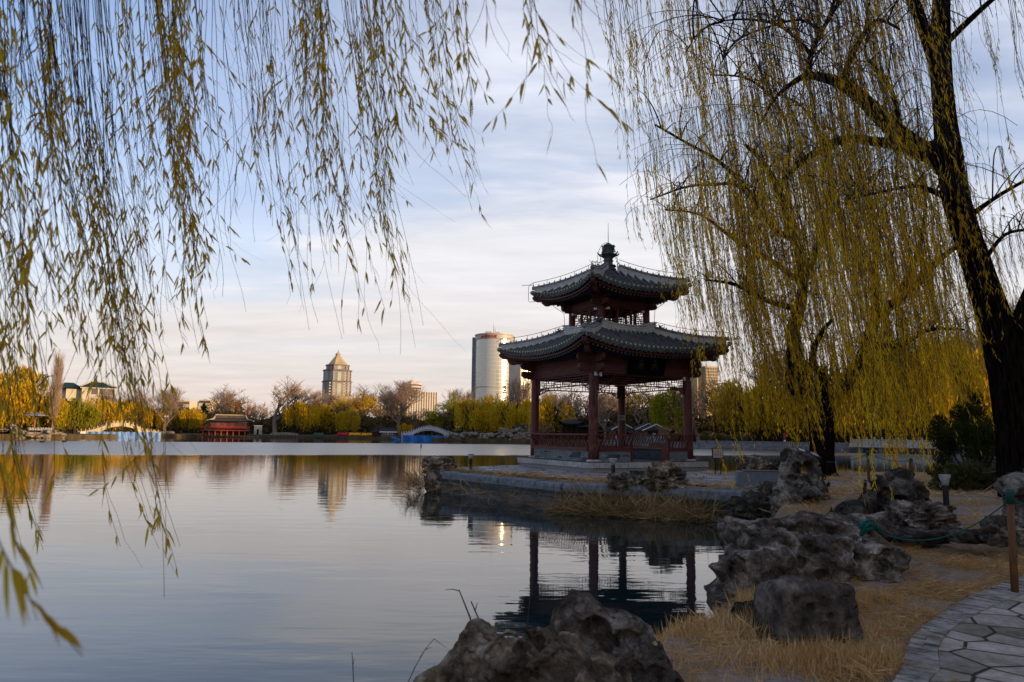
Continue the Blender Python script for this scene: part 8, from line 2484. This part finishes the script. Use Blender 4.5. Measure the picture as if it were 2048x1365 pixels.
# loose heaps of raked straw
for _ in range(130):
    cx_, cy_ = rng.uniform(.6, 6.5), rng.uniform(3.6, 10.5); n = rng.integers(60, 220); rr_ = rng.uniform(.06, .24)
    x = cx_ + rng.normal(size=n) * rr_; y = cy_ + rng.normal(size=n) * rr_ * .8; ok = (sdist(x, y) > .2) & ~in_poly(x, y, pathpoly) & (np.hypot((x - 1.5) / 1.0, (y - 3.95) / 0.62) > 1); x, y = x[ok], y[ok]
    a = rng.normal(rng.uniform(0, 6.28), .9, len(x)); D = np.stack([np.cos(a), np.sin(a), rng.normal(size=len(x)) * .28 + .08], 1)
    put(*blades(x, y, land_h(x, y) + rng.uniform(.01, .09, len(x)) * np.exp(-((x - cx_) ** 2 + (y - cy_) ** 2) / rr_ ** 2 / 2), D, rng.uniform(.05, .19, len(x)), rng.uniform(.002, .005, len(x))))
for _ in range(70):
    cx_, cy_ = rng.uniform(-2.2, 9), rng.uniform(15, 27); n = 160; rr_ = rng.uniform(.15, .5)
    x = cx_ + rng.normal(size=n) * rr_; y = cy_ + rng.normal(size=n) * rr_ * .8; ok = (sdist(x, y) > .15) & (~in_poly(x, y, terpoly) | (rng.random(n) < .12)); x, y = x[ok], y[ok]
    a = rng.uniform(0, 6.28, len(x)); D = np.stack([np.cos(a), np.sin(a), rng.normal(size=len(x)) * .3 + .15], 1)
    put(*blades(x, y, land_h(x, y) + rng.uniform(.03, .13, len(x)), D, rng.uniform(.12, .4, len(x)), rng.uniform(.006, .014, len(x))))
# skirts of stubble at the feet of the near rocks
for (px_, py_, d0, n, rx, ry, hmax) in ((1560, 1235, 5.9, 2600, .75, .35, .24), (1630, 1300, 5.1, 3400, .62, .22, .20), (1545, 1190, 6.6, 1800, .25, .25, .34), (1620, 1180, 6.9, 1500, .6, .2, .26), (1740, 1310, 5.2, 1500, .28, .4, .16), (1290, 1215, 5.9, 2000, .7, .25, .14), (1385, 1345, 4.5, 1100, .25, .3, .14)):
    q = at(px_, py_, d0); x = q.x + rng.normal(size=n) * rx * .6; y = q.y + rng.normal(size=n) * ry * .6
    ok = (sdist(x, y) > .1) & ~in_poly(x, y, pathpoly); x, y = x[ok], y[ok]
    D = np.stack([rng.normal(size=len(x)) * .25, rng.normal(size=len(x)) * .25, np.ones(len(x))], 1)
    put(*blades(x, y, land_h(x, y) - .01, D, rng.uniform(.2, 1, len(x)) * hmax * .75, rng.uniform(.0025, .0055, len(x))))
o = link('dry_grass', np_mesh('dry_grass', np.vstack(allV), np.vstack(allF), M['straw'])); tag(o, 'dry yellow-brown straw and stubble covering the bank', 'dry grass', kind='stuff')
# reeds leaning along the embankment foot and on the tip
allV, allF, off = [], [], 0
def emb_pt(s):
    a, b_, c = Vector((5.85, 18.55, 0)), Vector((1.56, 21.05, 0)), Vector((-2.3, 26.25, 0))
    return a.lerp(b_, s / .45) if s < .45 else b_.lerp(c, (s - .45) / .55)
for _ in range(5200):
    s = rng.beta(2.4, 2.4) * .44 + .03 if rng.random() < .93 else rng.uniform(0, 1)
    p = emb_pt(s); outw = rng.uniform(.1, 1.25) * (1.0 - abs(s - .33) * 1.1); 
    nx, ny = -0.52, -0.86
    if not 'RX' in globals(): RX, RY, RZ, RD, RL = [], [], [], [], []
    RX.append(p.x + nx * outw); RY.append(p.y + ny * outw); RZ.append(rng.uniform(-.05, .12) + .25 * max(0, 1 - outw))
    RD.append((rng.normal() * 1.0, rng.normal() * .6 - .2, rng.normal() * .45 + .22)); RL.append(rng.uniform(.15, .8))
put(*blades(np.array(RX), np.array(RY), np.array(RZ), np.array(RD), np.array(RL), rng.uniform(.008, .018, len(RX))))
for _ in range(2):
    n = 230; c = (-3.15, 26.5)
    x = c[0] + rng.normal(size=n) * .32; y = c[1] + rng.normal(size=n) * .4
    D = np.stack([rng.normal(size=n) * .4 - .45, rng.normal(size=n) * .3 - .2, rng.normal(size=n) * .6 + .3], 1)
    put(*blades(x, y, rng.uniform(0, .55, n), D, rng.uniform(.25, .7, n), rng.uniform(.008, .016, n)))
n = 900; x = rng.uniform(-2.6, 1.4, n); f_ = (x + 2.3) / 3.86; y = 26.25 - f_ * 5.2 + rng.uniform(.35, 1.0, n)
D = np.stack([rng.normal(size=n), rng.normal(size=n), rng.uniform(.1, .7, n)], 1); put(*blades(x, y, np.full(n, .74), D, rng.uniform(.1, .35, n), rng.uniform(.008, .015, n)))
o = link('reed_bed', np_mesh('reed_bed', np.vstack(allV), np.vstack(allF), M['reed'])); tag(o, 'dead brown reeds collapsed along the foot of the embankment wall and over its tip', 'reeds', kind='stuff')
# fallen leaves
x, y = rng.uniform(-.4, 7, 900), rng.uniform(3.4, 10.5, 900); ok = (sdist(x, y) > .2) & (rng.random(900) < .55); x, y = x[ok], y[ok]
inp = in_poly(x, y, pathpoly); keep = ~inp | (rng.random(len(x)) < .2); x, y, inp = x[keep], y[keep], inp[keep]
a = rng.uniform(0, 6.28, len(x)); D = np.stack([np.cos(a), np.sin(a), rng.uniform(-.05, .25, len(x))], 1)
z = land_h(x, y) + .03 + inp * .05
V, F = cards(np.stack([x, y, z], 1), D, rng.uniform(.05, .11, len(x)), rng.uniform(.010, .020, len(x)), rng)
o = link('fallen_leaves', np_mesh('fallen_leaves', V, F, M['fallen'])); tag(o, 'yellow willow leaves scattered over straw and path', 'fallen leaves', kind='stuff')
# single dry stems standing by the porous rock and out in the lake
def stem(label, pts, r=.005, side=()):
    mb = MB(); P = [at(*p) for p in pts]; o = thing('dry_stem', label, 'plant', P[0])
    P = [p - Vector(o.location) for p in P]; mb.tube(P, [r * (1 - .6 * i / len(P)) for i in range(len(P))], 5); s_ = mb.build('stalk', M['twig'], o)
    for sd in side:
        q = [at(*p) - Vector(o.location) for p in sd]; mb = MB(); mb.tube(q, [r * .6, r * .25] if len(q) == 2 else [r * .6, r * .45, r * .2], 4); mb.build('shoot', M['twig'], o)
stem('forked bare brown stem rising left behind the nearest porous rock', [(948, 1270, 4.4), (940, 1235, 4.4), (928, 1205, 4.4), (918, 1180, 4.4)], .006, [[(918, 1182, 4.4), (905, 1179, 4.35), (890, 1180, 4.3)]])
stem('straight bare brown stem just right of the forked one by the nearest porous rock', [(970, 1275, 4.4), (958, 1240, 4.4), (942, 1203, 4.4)], .006, [[(950, 1222, 4.4), (955, 1206, 4.4)]])
stem('tall thin upright reddish stem before the pavilion reflection', [(1052, 1275, 4.6), (1060, 1200, 4.6), (1063, 1140, 4.6)], .0045)
stem('thin arching grass stalk with seed head beside the nearest porous rock', [(812, 1375, 4.2), (830, 1335, 4.2), (850, 1300, 4.2), (868, 1278, 4.2)], .003, [[(850, 1300, 4.2), (864, 1294, 4.2)], [(850, 1300, 4.2), (838, 1318, 4.2)], [(868, 1278, 4.2), (892, 1296, 4.2)]])
stem('short bare twig standing at the lower left of the nearest porous rock', [(708, 1385, 4.0), (706, 1340, 4.0), (704, 1305, 4.0)], .003, [[(706, 1330, 4.0), (709, 1316, 4.0)]])
stem('broken straw standing in front of the hollow of the pale pitted boulder', [(1183, 1278, 3.75), (1182, 1230, 3.75)], .003)
q = gnd(841, 912, 0); o = thing('cattail', 'single cattail standing in the lake left of the tip rock', 'plant', q)
mb = MB(); mb.tube([(0, 0, -.3), (0, 0, .9), (.02, 0, 1.2)], [.012, .01, .006], 5); mb.build('stalk', M['twig'], o)
mb = MB(); mb.lathe([(.02, .72), (.05, .78), (.05, .98), (.02, 1.05)], (.01, 0, 0), 8); mb.tube([(0, 0, .5), (.12, 0, 1.0), (.14, 0, 1.1)], [.02, .014, .004], 4); mb.build('seed_head', M['twig'], o)
